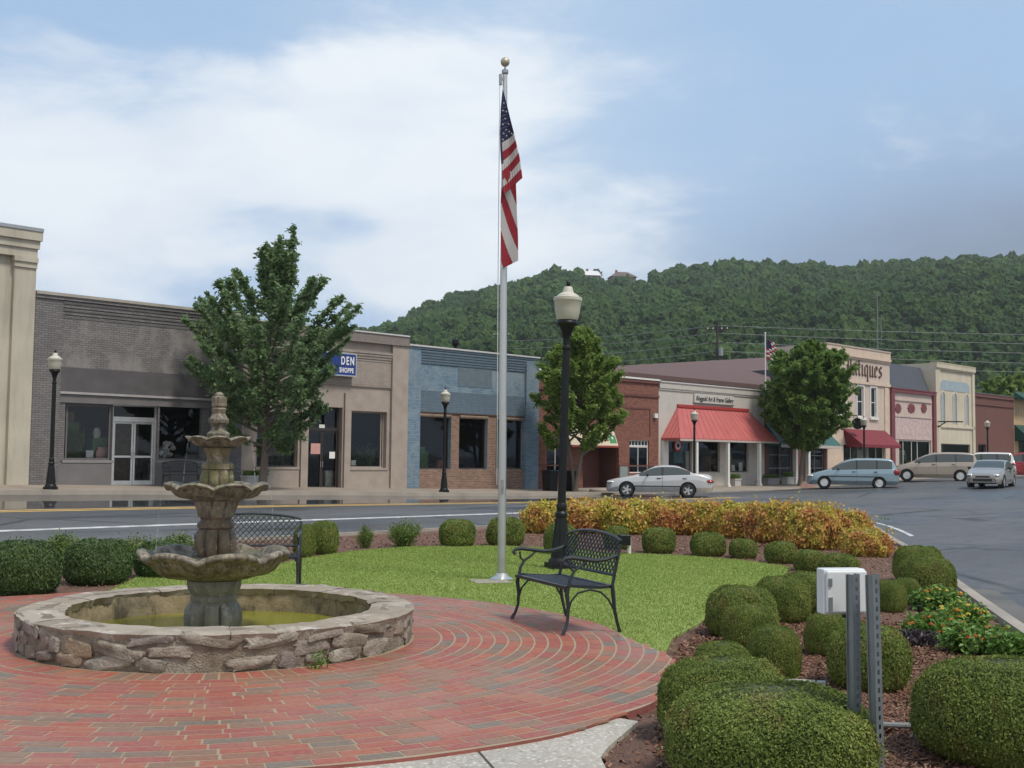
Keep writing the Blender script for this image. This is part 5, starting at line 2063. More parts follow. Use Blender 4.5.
M_FST = stone_mat('weathered_cast_stone', (.165, .138, .10, 1), (.33, .285, .22, 1), dark=.9, scale=7)
M_FMOSS = stone_mat('mossy_cast_stone', (.22, .17, .10, 1), (.30, .24, .15, 1), (.10, .105, .02), .9, .7)
M_FGREY = stone_mat('grey_cast_stone', (.17, .17, .155, 1), (.26, .255, .23, 1), (.16, .14, .09), .4, .4)
M_FDARK = stone_mat('stained_cast_stone', (.14, .10, .065, 1), (.21, .155, .10, 1), (.05, .04, .02), .6, .6)
fo = thing('fountain', 'three tiered cast stone fountain in a round rubble stone basin', 'fountain', (FC.x, FC.y, 0))
K = 10.12 / FPX      # metres per pixel at the fountain


def lot(nl, amt, z0, z1):
    def f(r, z, a, i):
        k = 1 + (amt * (abs(math.cos(a * nl / 2)) ** .5 - .8) if z0 <= z <= z1 else 0)
        return (r * k, z)
    return f


def bowl(name, r, zb, zr, rf, nl, phase, mat):
    """a scalloped shell bowl: nl lobes with turned-down lips"""
    h = zr - zb

    def mod(rr, z, a, i):
        u = abs(math.cos((a + phase) * nl / 2))
        lobe = u ** .6
        w = max(0.0, (rr - rf) / (r - rf))
        return (rr * (1 - .05 * w * (1 - lobe)), z + h * w ** 1.5 * .30 * (lobe - .75))
    t = .016 + r * .03
    prof = [(rf, zb), (rf * 1.2, zb + h * .02), (r * .56, zb + h * .09), (r * .74, zb + h * .22), (r * .86, zb + h * .42), (r * .93, zb + h * .64), (r * .955, zb + h * .76), (r * 1.0, zb + h * .80), (r + t, zb + h * .86), (r + t * 1.35, zb + h * .95), (r + t, zb + h * 1.05), (r, zb + h * 1.09), (r - t, zb + h * 1.05), (r - t * 1.6, zb + h * .92), (r * .82, zb + h * .74), (r * .66, zb + h * .60), (rf * .9, zb + h * .5), (0.01, zb + h * .48)]
    return MB().lathe(prof, 160, mod=mod).build(name, mat, fo, angle=60)


zw = .055
# pedestal
MB().lathe([(.25, -.1), (.25, .055), (.215, .065), (.222, .09), (.236, .12), (.240, .17), (.236, .22), (.222, .27), (.205, .30), (.190, .315)], 120, mod=lot(9, .26, .085, .29)).lathe([(.190, .315), (.198, .33), (.198, .36), (.190, .37), (.20, .39), (.222, .42), (.232, .46), (.232, .50), (.18, .51)], 48).build('pedestal', M_FGREY, fo)
bowl('lower_bowl', .615, .505, .735, .215, 7, .2, M_FST)
MB().lathe([(.23, .66), (.22, .68), (.12, .69)], 40).build('lower_bowl_plug', M_FDARK, fo)
MB().lathe([(.11, .66), (.138, .70), (.165, .75), (.174, .80), (.172, .86), (.158, .91), (.138, .94)], 96, mod=lot(8, .30, .69, .92)).lathe([(.138, .94), (.156, .952), (.160, .965), (.160, .985), (.142, 1.00), (.128, 1.02), (.142, 1.05), (.16, 1.075)], 48).build('middle_stem', M_FDARK, fo)
MB().lathe([(.155, 1.045), (.165, 1.09), (.185, 1.15), (.195, 1.19), (.19, 1.20)], 36).build('middle_collar', M_FST, fo)
bowl('middle_bowl', .42, 1.185, 1.325, .185, 8, .2, M_FST)
MB().lathe([(.10, 1.28), (.126, 1.31), (.140, 1.35), (.140, 1.40), (.126, 1.455)], 96, mod=lot(8, .26, 1.30, 1.42)).lathe([(.126, 1.455), (.140, 1.463), (.140, 1.505), (.124, 1.515), (.098, 1.525), (.090, 1.55), (.100, 1.59), (.118, 1.63), (.13, 1.66)], 36).build('upper_stem', M_FMOSS, fo)
bowl('upper_bowl', .252, 1.645, 1.735, .13, 8, .5, M_FST)
MB().lathe([(.08, 1.69), (.095, 1.735), (.098, 1.77), (.085, 1.785), (.062, 1.80), (.060, 1.83), (.075, 1.85), (.088, 1.865), (.09, 1.895), (.075, 1.91), (.055, 1.945), (.058, 1.97), (.064, 1.985), (.055, 2.0)], 32).lathe([(.05, 1.995), (.066, 2.015), (.064, 2.05), (.068, 2.065), (.066, 2.09), (.04, 2.10), (.042, 2.115), (.02, 2.135), (0, 2.135)], 32, mod=lot(6, .08, 2.01, 2.09)).build('finial', M_FST, fo)

# basin wall: mortared core ring, rubble stones set into it, flat capstones
def rubble(name, c, var):
    M = Mat(name)
    g = M.N('ShaderNodeNewGeometry').outputs['Random Per Island']
    col = M.ramp(g, [(0, (.20, .165, .12)), (.25, (.29, .25, .20)), (.45, (.24, .205, .19)), (.6, (.36, .31, .25)), (.78, (.22, .18, .175)), (.9, (.36, .26, .16)), (1, (.42, .39, .34))])
    col = M.mix(M.rng(M.noise(9, 6, .7), .35, .7), col, M.mix(.5, col, (.09, .07, .05, 1)))
    col = M.mix(M.math('MULTIPLY', M.rng(M.noise(3.2, 5, .7, .5), .5, .68), .55), col, (.50, .47, .41, 1))
    return M.go(col, .85, 0, M.bump(M.math('ADD', M.noise(16, 6, .75), M.noise(50, 3)), .8, .02))


M_RUB = rubble('rubble_stone', None, None)
Mc = Mat('capstone')
_cg = Mc.N('ShaderNodeNewGeometry').outputs['Random Per Island']
_cc = Mc.ramp(_cg, [(0, (.28, .23, .175)), (.5, (.34, .285, .22)), (1, (.38, .33, .27))])
_cc = Mc.mix(Mc.math('MULTIPLY', Mc.rng(Mc.noise(2.6, 6, .7, .5), .42, .7), .6), _cc, (.17, .13, .095, 1))
_cc = Mc.mix(Mc.math('MULTIPLY', Mc.rng(Mc.noise(5, 5, .7, .3, Mc.mapping(loc=(4, 4, 4))), .56, .66), .6), _cc, (.62, .60, .55, 1))
M_CAP = Mc.go(_cc, .8, 0, Mc.bump(Mc.math('ADD', Mc.noise(9, 6, .7), Mc.noise(60, 3)), .6, .012))
Mi = Mat('basin_lining')
_ic = Mi.mix(Mi.rng(Mi.noise(5, 6, .7), .3, .7), (.19, .15, .085, 1), (.36, .29, .18, 1))
_ic = Mi.mix(Mi.math('MULTIPLY', Mi.rng(Mi.noise(4, 5, .7, .4, Mi.mapping((1, 1, .5), (5, 5, 1))), .5, .64), .8), _ic, (.055, .05, .03, 1))
M_LIN = Mi.go(_ic, .8, 0, Mi.bump(Mi.noise(22, 5, .7), .8, .015))
RO, RI, HB = 1.665, 1.30, .285


def rag(r, z, a, i):
    v = mnoise.noise(Vector((math.cos(a) * 4.5, math.sin(a) * 4.5, z * 6 + i)))
    v2 = mnoise.noise(Vector((math.cos(a) * 16, math.sin(a) * 16, z * 18 + i * 3)))
    return (r + .022 * v + .014 * v2, z + .006 * v)


Ms = Mat('sandy_mortar')
_sc = Ms.mix(Ms.rng(Ms.noise(7, 6, .7), .3, .7), (.17, .135, .10, 1), (.33, .275, .215, 1))
_sc = Ms.mix(Ms.math('MULTIPLY', Ms.rng(Ms.noise(4, 5, .7, .5, Ms.mapping(loc=(2, 7, 1))), .52, .64), .7), _sc, (.44, .41, .36, 1))
M_SAND = Ms.go(_sc, .95, 0, Ms.bump(Ms.math('ADD', Ms.noise(14, 6, .75), Ms.noise(60, 3)), 1.0, .03))
core = MB().lathe([(RO - .035, -.05), (RO - .033, .03), (RO - .03, .10), (RO - .03, .16), (RO - .02, HB - .06), (RO - .05, HB - .012), (RO - .2, HB - .001), (RI + .1, HB - .001), (RI + .02, HB - .03)], 260, mod=rag)
core = core.build('basin_wall', Mc and M_SAND, fo, angle=70)
MB().lathe([(RI + .02, HB - .03), (RI + .005, HB - .10), (RI, .0), (RI, -.08)], 260, mod=rag).build('lining', M_LIN, core, angle=70)
mb = MB()
st = random.getstate()
random.seed(21)
for row, (zc, hh) in enumerate(((.055, .066), (.150, .070), (.230, .052))):
    a = rng(0, .2)
    while a < 2 * math.pi - .02:
        w = rng(.12, .44) if row != 2 else rng(.18, .52)
        hh_ = hh * rng(.65, 1.15)
        if random.random() < .80:
            am = a + w / 2 / RO
            M_ = Matrix.Rotation(am, 3, 'Z') @ Matrix.Rotation(rng(-.22, .22), 3, 'X')
            n0 = len(mb.v)
            mb.ico((0, 0, 0), (1, 1, 1), 3, 0, 0)
            sx = rng(.030, .046)
            off = Vector((rng(0, 99), 0, 0))
            for k in range(n0, len(mb.v)):
                v = Vector(mb.v[k])
                # squared-off, broken rubble
                q = Vector((abs(v.x) ** .55 * (1 if v.x > 0 else -1), abs(v.y) ** .55 * (1 if v.y > 0 else -1), abs(v.z) ** .55 * (1 if v.z > 0 else -1)))
                q = q * (1 + .34 * mnoise.noise(v * 1.3 + off) + .16 * mnoise.noise(v * 3.6 + off) + .07 * mnoise.noise(v * 9 + off))
                q = Vector((q.x * sx, q.y * w * .47, q.z * hh_ * .9))
                q = M_ @ q
                mb.v[k] = (q.x + (RO - .044) * math.cos(am), q.y + (RO - .044) * math.sin(am), q.z + zc + rng(-.0, .0) + .0)
        a += (w + rng(.01, .05)) / RO
mb.build('rubble_stones', M_RUB, core, angle=50)
# capstones
mb = MB()
a = 0
caps = []
while a < 2 * math.pi - .12:
    w = rng(.20, .42)
    caps.append((a, min(a + w, 2 * math.pi)))
    a += w
for (a0, a1) in caps:
    nA, nR = 14, 7
    gz = rng(-.002, .003)
    n0 = len(mb.v)
    ro, ri = RO + rng(-.025, .02), RI - rng(.0, .03)
    for i in range(nA + 1):
        u = i / nA
        aa = a0 + .0015 + (a1 - a0 - .003) * u
        for j in range(nR + 1):
            v = j / nR
            r = ri + (ro - ri) * v
            e = mnoise.noise(Vector((math.cos(aa) * 7, math.sin(aa) * 7, v * 3)))
            if j in (0, nR): r += .028 * mnoise.noise(Vector((aa * 9, v * 5, 2))) + .012 * mnoise.noise(Vector((aa * 30, v, 2)))
            mb.v.append((r * math.cos(aa), r * math.sin(aa), HB + gz + .012 * e - (.012 if j in (0, nR) else 0) - (.002 if i in (0, nA) else 0)))
    k = nR + 1
    for i in range(nA):
        for j in range(nR):
            mb.f.append((n0 + i * k + j, n0 + i * k + j + 1, n0 + (i + 1) * k + j + 1, n0 + (i + 1) * k + j))
            mb.m.append(0)
    # ragged rims
    for j, s in ((nR, 1), (0, -1)):
        b0 = len(mb.v)
        for i in range(nA + 1):
            x, y, z = mb.v[n0 + i * k + j]
            rr = math.hypot(x, y)
            f = (rr - s * (.03 + .02 * mnoise.noise(Vector((x * 8, y * 8, 0))))) / rr
            mb.v.append((x * f, y * f, z - rng(.045, .075)))
        for i in range(nA):
            q = (n0 + i * k + j, b0 + i, b0 + i + 1, n0 + (i + 1) * k + j)
            mb.f.append(q if s > 0 else tuple(reversed(q)))
            mb.m.append(0)
mb.build('capstones', M_CAP, core, angle=40)
random.setstate(st)
Mw = Mat('green_pool_water')
M_POOL = Mw.go(Mw.mix(Mw.noise(2, 4), (.17, .175, .014, 1), (.25, .24, .032, 1)), .12, 0, Mw.bump(Mw.noise(14, 3), .12, .01), .35)
MB().lathe([(0.0, zw), (.6, zw), (RI + .03, zw)], 64).build('pool_water', M_POOL, fo)
Mw = Mat('clear_water')
M_WAT = Mw.go((.16, .16, .13, 1), .05, 0, Mw.bump(Mw.noise(20, 3), .2, .01), .6)
w_ = MB().lathe([(0.02, .70), (.57, .70)], 48)
for (zz, rr) in ((1.292, .37), (1.715, .22)):
    w_.lathe([(.02, zz), (rr, zz)], 40)
w_.build('bowl_water', M_WAT, fo)
# thin falling trickles
Mt = Mat('falling_water')
_tr, _mx = Mt.N('ShaderNodeBsdfTransparent'), Mt.N('ShaderNodeMixShader')
Mt.go((.75, .78, .8, 1), .1)
Mt.set(_mx.inputs[0], Mt.math('MULTIPLY', Mt.rng(Mt.noise(60, 2), .45, .7), .28))
Mt.L(_tr.outputs[0], _mx.inputs[1])
Mt.L(Mt.p.outputs[0], _mx.inputs[2])
Mt.L(_mx.outputs[0], Mt.out.inputs['Surface'])
mb = MB()
for (r0, z0_, z1_, angs) in ((.272, 1.735, 1.30, (.35, 2.9)), (.445, 1.32, .71, (.25, 3.6)), (.64, .72, zw, (2.2,))):
    for a in angs:
        pts = []
        for i in range(9):
            u = i / 8
            r = r0 + .06 * u
            pts.append((r * math.cos(a), r * math.sin(a), z0_ + (z1_ - z0_) * u * u + .0))
        mb.tube(pts, [.005] * 9, 5, cap=False)
mb.build('water_trickle', Mt.m, fo)

for ch in fo.children:
    if ch.name.split('.')[0] not in ('basin_wall', 'pool_water'): ch.location.x = -.072

# ------------------------------------------------------------------ ornate cast metal benches
M_CAST = plain('blackened_cast_metal', (.030, .034, .040), .36, .25, var=.25, scale=5, bump=.06)


def bench(label, loc, rz, wdt=1.12, group=None):
    """seat faces -y; x along the width"""
    o = thing('park_bench', label, 'bench', loc, rz, group)
    hw = wdt / 2
    lerp = lambda a, b, u: a + (b - a) * u
    # seat: rolled front, woven slats
    prof = [(-.30, .395), (-.29, .425), (-.25, .44), (-.10, .425), (.05, .415), (.17, .42)]
    mb = MB()
    for (x0, x1) in ((-hw, -hw + .035), (hw - .035, hw)):
        for (y0, z0), (y1, z1) in zip(prof, prof[1:]):
            mb.prism([(x0, 0), (x1, 0), (x1, 1), (x0, 1)], lambda u, v: (u, lerp(y0, y1, v), lerp(z0, z1, v) + .010), lambda u, v: (u, lerp(y0, y1, v), lerp(z0, z1, v) - .018))
    for (y, z) in (prof[1], prof[-1]):
        mb.box(-hw, hw, y - .02, y + .02, z - .018, z + .010)
    # lattice of the seat
    def sp(y):
        for (a, za), (b, zb) in zip(prof, prof[1:]):
            if y <= b: return lerp(za, zb, (y - a) / (b - a))
        return prof[-1][1]
    n = 26
    dx = wdt / n * 1.0
    for i in range(-9, n):
        for s in (1, -1):
            pts = []
            for k in range(6):
                y = lerp(-.28, .16, k / 5)
                x = -hw + i * dx + (k / 5) * .40 if s > 0 else hw - i * dx - (k / 5) * .40
                if abs(x) <= hw - .005: pts.append((x, y, sp(y)))
            if len(pts) > 1: mb.tube(pts, .011, 4, flat=.5)
    mb.build('seat', M_CAST, o)
    # back: arched frame with diamond lattice
    def top(x): return .825 + .065 * (math.cos(x / hw * math.pi / 2) ** .7 if abs(x) < hw else 0)
    def by(z): return .18 + (z - .42) * .22
    bot = .52
    mb = MB()
    xs = np.linspace(-hw, hw, 21)
    mb.tube([(x, by(top(x)), top(x)) for x in xs], .019, 8, flat=.8)
    mb.tube([(x, by(bot), bot) for x in xs], .015, 6)
    for s in (-1, 1):
        mb.tube([(s * hw, by(z), z) for z in np.linspace(.42, .80, 6)], .017, 6)
    mb.build('back_frame', M_CAST, o)
    mb = MB()
    step = .066
    for i in range(-12, 40):
        for s in (1, -1):
            pts = []
            for k in range(13):
                z = lerp(bot, .90, k / 12)
                x = (-hw + i * step + (z - bot) * .95) * s
                if abs(x) <= hw and z <= top(x) - .004: pts.append((x, by(z), z))
            if len(pts) > 1: mb.tube([pts[0], pts[-1]], .0085, 4, flat=.6)
    for i in range(-6, 20):     # small rosettes where the strips cross
        pass
    mb.build('back_lattice', M_CAST, o)
    for s in (-1, 1):
        x = s * hw
        # front leg: cabriole curve from the arm scroll to a foot
        MB().tube([(x, -.275, .42), (x * 1.0, -.285, .36), (x, -.27, .26), (x, -.275, .14), (x * 1.02, -.30, .06), (x * 1.03, -.325, .02), (x * 1.03, -.33, 0)], [.020, .021, .018, .015, .015, .018, .020], 8).build('leg', M_CAST, o)
        MB().tube([(x, .18, .43), (x, .19, .34), (x, .205, .2), (x, .235, .08), (x, .255, .02), (x, .26, 0)], [.020, .020, .017, .015, .018, .020], 8).build('leg', M_CAST, o)
        MB().tube([(x, -.27, .20), (x, -.24, .30), (x, -.17, .37), (x, -.05, .395), (x, .06, .37), (x, .14, .30), (x, .195, .21)], .010, 6).build('brace', M_CAST, o)
        mb = MB().tube([(x, by(.70) - .01, .70), (x, .12, .665), (x, .0, .655), (x, -.14, .675), (x, -.25, .69), (x, -.31, .68), (x, -.335, .655), (x, -.32, .635), (x, -.30, .645)], [.018, .018, .018, .018, .020, .018, .016, .014, .012], 8)
        mb.tube([(x, -.265, .43), (x, -.255, .50), (x, -.21, .57), (x, -.13, .62), (x, -.08, .665)], [.018, .015, .013, .012, .012], 8)
        mb.tube([(x, -.22, .565), (x, -.255, .60), (x, -.262, .66)], .010, 6)
        mb.build('armrest', M_CAST, o)
    return o


# feet A (513,618) B (563.5,635) C (618.5,634) give the front bench's place and turn
pa, pb, pc, pd = G(512.8, 618.4), G(563.5, 635.2), G(618.5, 633.9), G(564.8, 618.4)
cx = (pa + pb + pc + pd) / 4
wv = (pb - pa).normalized()
fwd = Vector((wv.y, -wv.x, 0))      # the way it faces
cx = (pa + pb) / 2 - fwd * .29 + Vector((.03, 0, 0))
rz = math.atan2(fwd.y, fwd.x) + math.pi / 2
BEN = bench('ornate black metal bench on the brick edge in front of the street lamp', (cx.x, cx.y, 0), rz, (pa - pb).length / 1.03)
bench('ornate black metal bench behind the fountain facing the basin', (-3.02, 13.42, 0), math.atan2(-3.28, .42) + math.pi / 2, 1.14)
q, t = on_street(183, .75)
sb = bench('dark metal bench in front of the right window of the dark grey shop', (q.x, q.y, q.z), ROTZ, 1.35)
# ------------------------------------------------------------------ parked cars
def interp(pts, x):
    if x <= pts[0][0]: return pts[0][1]
    for i, ((a, ya), (b, yb)) in enumerate(zip(pts, pts[1:])):
        if x <= b:
            # smooth Catmull-Rom
            p0 = pts[i - 1] if i > 0 else pts[i]
            p3 = pts[i + 2] if i + 2 < len(pts) else pts[i + 1]
            h = b - a
            u = (x - a) / h
            m0 = (yb - p0[1]) / max(1e-6, (b - p0[0])) * h * .8
            m1 = (p3[1] - ya) / max(1e-6, (p3[0] - a)) * h * .8
            u2, u3 = u * u, u * u * u
            return (2 * u3 - 3 * u2 + 1) * ya + (u3 - 2 * u2 + u) * m0 + (-2 * u3 + 3 * u2) * yb + (u3 - u2) * m1
    return pts[-1][1]


M_CGLASS = Mat('car_glass').go((.050, .065, .066), .06, 0, None, .8)
M_TYRE = plain('tyre_rubber', (.018, .018, .018), .85)
M_RIM = plain('alloy_rim', (.55, .56, .57), .35, .6)
M_HUBW = plain('pale_hubcap', (.62, .63, .63), .4, .3)
M_PLAST = plain('black_plastic', (.022, .022, .024), .6)
M_HEAD = plain('headlight_lens', (.60, .61, .60), .15, .2)
M_TAIL = plain('tail_lens', (.24, .018, .022), .2)
M_CHROME = plain('chrome_trim', (.6, .6, .6), .2, .9)


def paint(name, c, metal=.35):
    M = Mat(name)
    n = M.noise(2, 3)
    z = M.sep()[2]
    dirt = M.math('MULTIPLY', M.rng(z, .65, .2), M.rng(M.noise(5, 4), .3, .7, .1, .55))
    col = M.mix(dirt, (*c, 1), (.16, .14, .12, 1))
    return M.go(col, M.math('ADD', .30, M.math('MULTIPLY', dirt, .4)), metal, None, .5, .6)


def car(name, label, cat, loc, rz, L, Wd, top, belt, glass_x, pillars, ws, rg, wheels, body_mat, wr=.31, lower=None, hub='spoke', molding=None, rack=False, two_tone=None):
    """nose towards +x; x is measured from the nose back, profile lists are (x, z)"""
    o = thing(name, label, cat, loc, rz)
    hw = Wd / 2
    plan = [(0, .70), (.07, .80), (.22, .90), (.55, .965), (1.2, 1.0), (L - 1.1, 1.0), (L - .45, .965), (L - .12, .90), (L - .03, .83), (L, .78)]
    xs = set(np.linspace(0, L, 64))
    for xw in wheels: xs |= set(np.linspace(xw - wr - .06, xw + wr + .06, 17))
    for v in list(glass_x) + list(ws) + list(rg): xs.add(v)
    for a, b_ in pillars: xs |= {a, b_}
    xs |= {.03, .08, L - .03, L - .08}
    xs = sorted(x for x in xs if 0 <= x <= L)
    bot = lambda x: .20 + max(0, .10 - x) * .6 + max(0, x - L + .25) * .35
    rings = []
    for x in xs:
        zt = interp(top, x)
        zbelt = min(interp(belt, x), zt - .05)
        zb = bot(x)
        for xw in wheels:
            q = (wr + .055) ** 2 - (x - xw) ** 2
            if q > 0: zb = max(zb, wr + math.sqrt(q) - .02)
        zb = min(zb, zbelt - .10)
        w = hw * interp(plan, x)
        gh = zt - zbelt
        tumble = min(1.0, max(0.0, gh / .5))
        wt = w * (.93 - .15 * tumble)
        zm = max(zb + .03, zb * .35 + zbelt * .65 - .12)
        rings.append([(0, zb if zb < .3 else .3), (w * .93, zb), (w * 1.0, max(zb + .02, .42 if zb < .4 else zb + .02)), (w * 1.0, max(zb + .04, zbelt - .22)), (w * .965, zbelt - .015), (w * .945, zbelt + .005),
                      (wt + (w * .945 - wt) * .18, zbelt + gh * .82), (wt * .95, zt - .035), (wt * .62, zt - .008), (0, zt)])
    k = len(rings[0])
    def P(i, j, s): return (-xs[i], s * rings[i][j][0], rings[i][j][1])
    body, side, wind, rear = MB(), MB(), MB(), MB()
    for s in (1, -1):
        side = MB()
        for i in range(len(xs) - 1):
            xm = (xs[i] + xs[i + 1]) / 2
            gh = interp(top, xm) - interp(belt, xm)
            for j in range(k - 1):
                q = [P(i, j, s), P(i + 1, j, s), P(i + 1, j + 1, s), P(i, j + 1, s)]
                if s < 0: q.reverse()
                tgt, m = body, 0
                if j == 5 and glass_x[0] < xm < glass_x[1] and gh > .10:
                    if any(a < xm < b_ for a, b_ in pillars): m = 2
                    else: tgt = side
                elif j >= 7 and ws[0] < xm < ws[1]: tgt = wind
                elif j >= 7 and rg[0] < xm < rg[1]: tgt = rear
                elif j == 0: m = 1
                elif j == 1 and lower: m = 1 if lower == 'plastic' else 3
                tgt.quad(*q, m=m)
        side.build('side_window', M_CGLASS, o, angle=60)
    for i in (0, len(xs) - 1):
        for s in (1, -1):
            q = [P(i, j, s) for j in range(k)]
            if (s > 0) == (i == 0): q.reverse()
            body.quad(*q)
    mats = [body_mat, M_PLAST, two_tone or M_PLAST, lower if lower and lower != 'plastic' else M_PLAST]
    # panel gaps and moulding
    zs_ = interp(belt, L / 2)
    bo = body.build('body', mats, o, angle=40)
    wind.build('windshield', M_CGLASS, o, angle=60)
    rear.build('rear_window', M_CGLASS, o, angle=60)
    mb = MB()
    for a, b_ in pillars:
        xx = (a + b_) / 2
        for s in (1, -1):
            w = hw * interp(plan, xx)
            mb.box(-xx - .006, -xx + .006, s * (w * 1.002), s * (w * .98), .32, zs_ - .03)
    if molding:
        for s in (1, -1):
            mb.box(-L + .9, -1.0, s * hw * .99, s * (hw * 1.012), molding, molding + .05)
    mb.build('trim', M_PLAST, o, smooth=False)
    for xw in wheels:
        for s in (1, -1):
            c = Vector((-xw, s * (hw - .11), wr))
            R = Matrix.Translation(c) @ Matrix.Rotation(math.pi / 2, 4, 'X')
            if s > 0: R = R @ Matrix.Rotation(math.pi, 4, 'X')
            t = MB().lathe([(wr * .62, -.09), (wr * .92, -.10), (wr, -.07), (wr, .07), (wr * .92, .10), (wr * .62, .09)], 28, M=R).build('wheel', M_TYRE, o)
            mb = MB()
            if hub == 'spoke':
                mb.lathe([(wr * .60, .085), (wr * .66, .092), (wr * .68, .088)], 28, M=R)
                mb.lathe([(0, .092), (wr * .16, .088), (wr * .18, .06)], 12, M=R)
                for q in range(5):
                    A = R @ Matrix.Rotation(q * 2 * math.pi / 5 + .3, 4, 'Z')
                    mb.prism([(-.035, wr * .12), (.035, wr * .12), (.05, wr * .63), (-.05, wr * .63)], lambda u, v: tuple(A @ Vector((u, v, .085))), lambda u, v: tuple(A @ Vector((u, v, .05))))
                MB().lathe([(0, .03), (wr * .62, .03)], 20, M=R).build('brake', M_PLAST, t)
                mb.build('rim', M_RIM, t, angle=40)
            else:
                mb.lathe([(0, .10), (wr * .2, .098), (wr * .5, .09), (wr * .62, .095), (wr * .66, .085)], 28, M=R, mod=lambda r, z, a, i: (r, z - (.012 if (i == 2 and math.cos(a * 7) > .2) else 0)))
                mb.build('rim', M_HUBW, t, angle=40)
            MB().lathe([(0, .0), (wr + .05, .0)], 24, M=Matrix.Translation((-xw, s * (hw - .26), wr)) @ Matrix.Rotation(math.pi / 2, 4, 'X')).build('wheel_well', M_PLAST, o)
    for s in (1, -1):
        zl = interp(top, .25) - .12
        MB().ico((-.20, s * hw * .70, zl), (.20, hw * .20, .075), 2, M=Matrix.Rotation(s * -.35, 3, 'Z')).build('headlight', M_HEAD, o)
        zr = interp(belt, L - .2) - .16
        MB().ico((-L + .16, s * hw * .76, zr), (.22, hw * .22, .10 if cat == 'car' else .2), 2).build('tail_light', M_TAIL, o)
        xm_ = ws[0] + .42
        wmir = hw * interp(plan, xm_)
        MB().ico((-xm_, s * (wmir + .09), interp(belt, xm_) + .07), (.06, .10, .075), 2).box(-xm_ - .03, -xm_ + .03, s * (wmir - .06), s * (wmir + .05), interp(belt, xm_) + .02, interp(belt, xm_) + .06).build('mirror', M_PLAST, o)
        for a, b_ in pillars[:1]:
            for xx in ((a + b_) / 2 - .16, (a + b_) / 2 + .95):
                if xx < L - 1.0:
                    MB().box(-xx - .09, -xx + .09, s * hw * .985, s * hw * 1.02, zs_ - .12, zs_ - .085).build('door_handle', M_PLAST, o, smooth=False)
    zbf = .42
    MB().box(-.09, .012, -hw * .52, hw * .52, .32, .45).box(-.10, .0, -hw * .38, hw * .38, interp(top, .05) - .16, interp(top, .05) - .08).build('grille', M_PLAST, o, smooth=False)
    MB().box(-L - .012, -L + .05, -.26, .26, .52, .66).build('number_plate', M_WHITEP, o, smooth=False)
    for s in (1, -1):
        if rack: MB().tube([(-x_, s * hw * .66, interp(top, x_) + .05) for x_ in np.linspace(ws[1] + .35, rg[0] - .25, 8)], .018, 6).build('roof_rail', M_PLAST, o)
    return o


def place_car(px, d, head, label, **k):
    """px: picture column of the middle; d: distance of the middle from the shop fronts; head: heading vector"""
    q, t = on_street(px, d)
    h = Vector(head).normalized()
    nose = Vector((q.x, q.y)) + h * (k['L'] / 2)
    return car(loc=(nose.x, nose.y, q.z), rz=math.atan2(h.y, h.x), label=label, **k)


SEDAN = dict(L=4.6, Wd=1.72, top=[(0, .52), (.04, .66), (.35, .77), (1.18, .93), (1.32, .975), (2.05, 1.33), (2.4, 1.385), (2.95, 1.375), (3.2, 1.32), (3.85, 1.04), (4.35, 1.01), (4.54, .93), (4.6, .62)],
             belt=[(0, .45), (.5, .70), (1.2, .86), (2, .90), (3.3, .955), (4.0, .96), (4.6, .80)], glass_x=(1.42, 3.62), pillars=[(2.38, 2.47)], ws=(1.36, 2.06), rg=(3.22, 3.82), wheels=(.88, 3.52))
VAN = dict(L=4.75, Wd=1.79, top=[(0, .50), (.05, .68), (.35, .82), (.95, .98), (1.15, 1.05), (2.0, 1.50), (2.45, 1.62), (3.3, 1.645), (4.1, 1.62), (4.45, 1.52), (4.66, 1.05), (4.72, .85), (4.75, .55)],
           belt=[(0, .42), (.4, .72), (1.1, .94), (2, .99), (3.3, 1.03), (4.75, 1.05)], glass_x=(1.30, 4.40), pillars=[(2.55, 2.64), (3.58, 3.66)], ws=(1.22, 2.10), rg=(4.42, 4.64), wheels=(.90, 3.73))
VAN2 = dict(L=5.1, Wd=1.95, top=[(0, .52), (.06, .74), (.4, .92), (1.0, 1.06), (1.2, 1.14), (2.1, 1.60), (2.6, 1.73), (3.6, 1.755), (4.5, 1.72), (4.82, 1.60), (5.0, 1.12), (5.06, .9), (5.1, .58)],
            belt=[(0, .45), (.4, .80), (1.1, 1.03), (2, 1.09), (3.5, 1.14), (5.1, 1.16)], glass_x=(1.42, 4.75), pillars=[(2.62, 2.71), (3.72, 3.80)], ws=(1.28, 2.2), rg=(4.80, 4.98), wheels=(.98, 4.0), wr=.335)
COMP = dict(L=4.4, Wd=1.70, top=[(0, .52), (.04, .68), (.4, .80), (1.08, .95), (1.2, 1.0), (1.95, 1.38), (2.3, 1.44), (2.9, 1.43), (3.15, 1.38), (3.7, 1.10), (4.15, 1.06), (4.34, .96), (4.4, .62)],
            belt=[(0, .45), (.5, .73), (1.1, .89), (2, .94), (3.2, .99), (4.4, .85)], glass_x=(1.3, 3.5), pillars=[(2.28, 2.36)], ws=(1.24, 1.98), rg=(3.17, 3.68), wheels=(.85, 3.4))
SUV = dict(L=4.8, Wd=1.85, top=[(0, .6), (.05, .85), (.4, 1.0), (1.3, 1.10), (1.45, 1.16), (2.1, 1.62), (2.5, 1.74), (4.2, 1.74), (4.55, 1.66), (4.72, 1.2), (4.8, .7)],
           belt=[(0, .55), (.5, .9), (1.4, 1.06), (4.8, 1.12)], glass_x=(1.6, 4.5), pillars=[(2.6, 2.7), (3.6, 3.7)], ws=(1.5, 2.2), rg=(4.57, 4.72), wheels=(.95, 3.75), wr=.35)
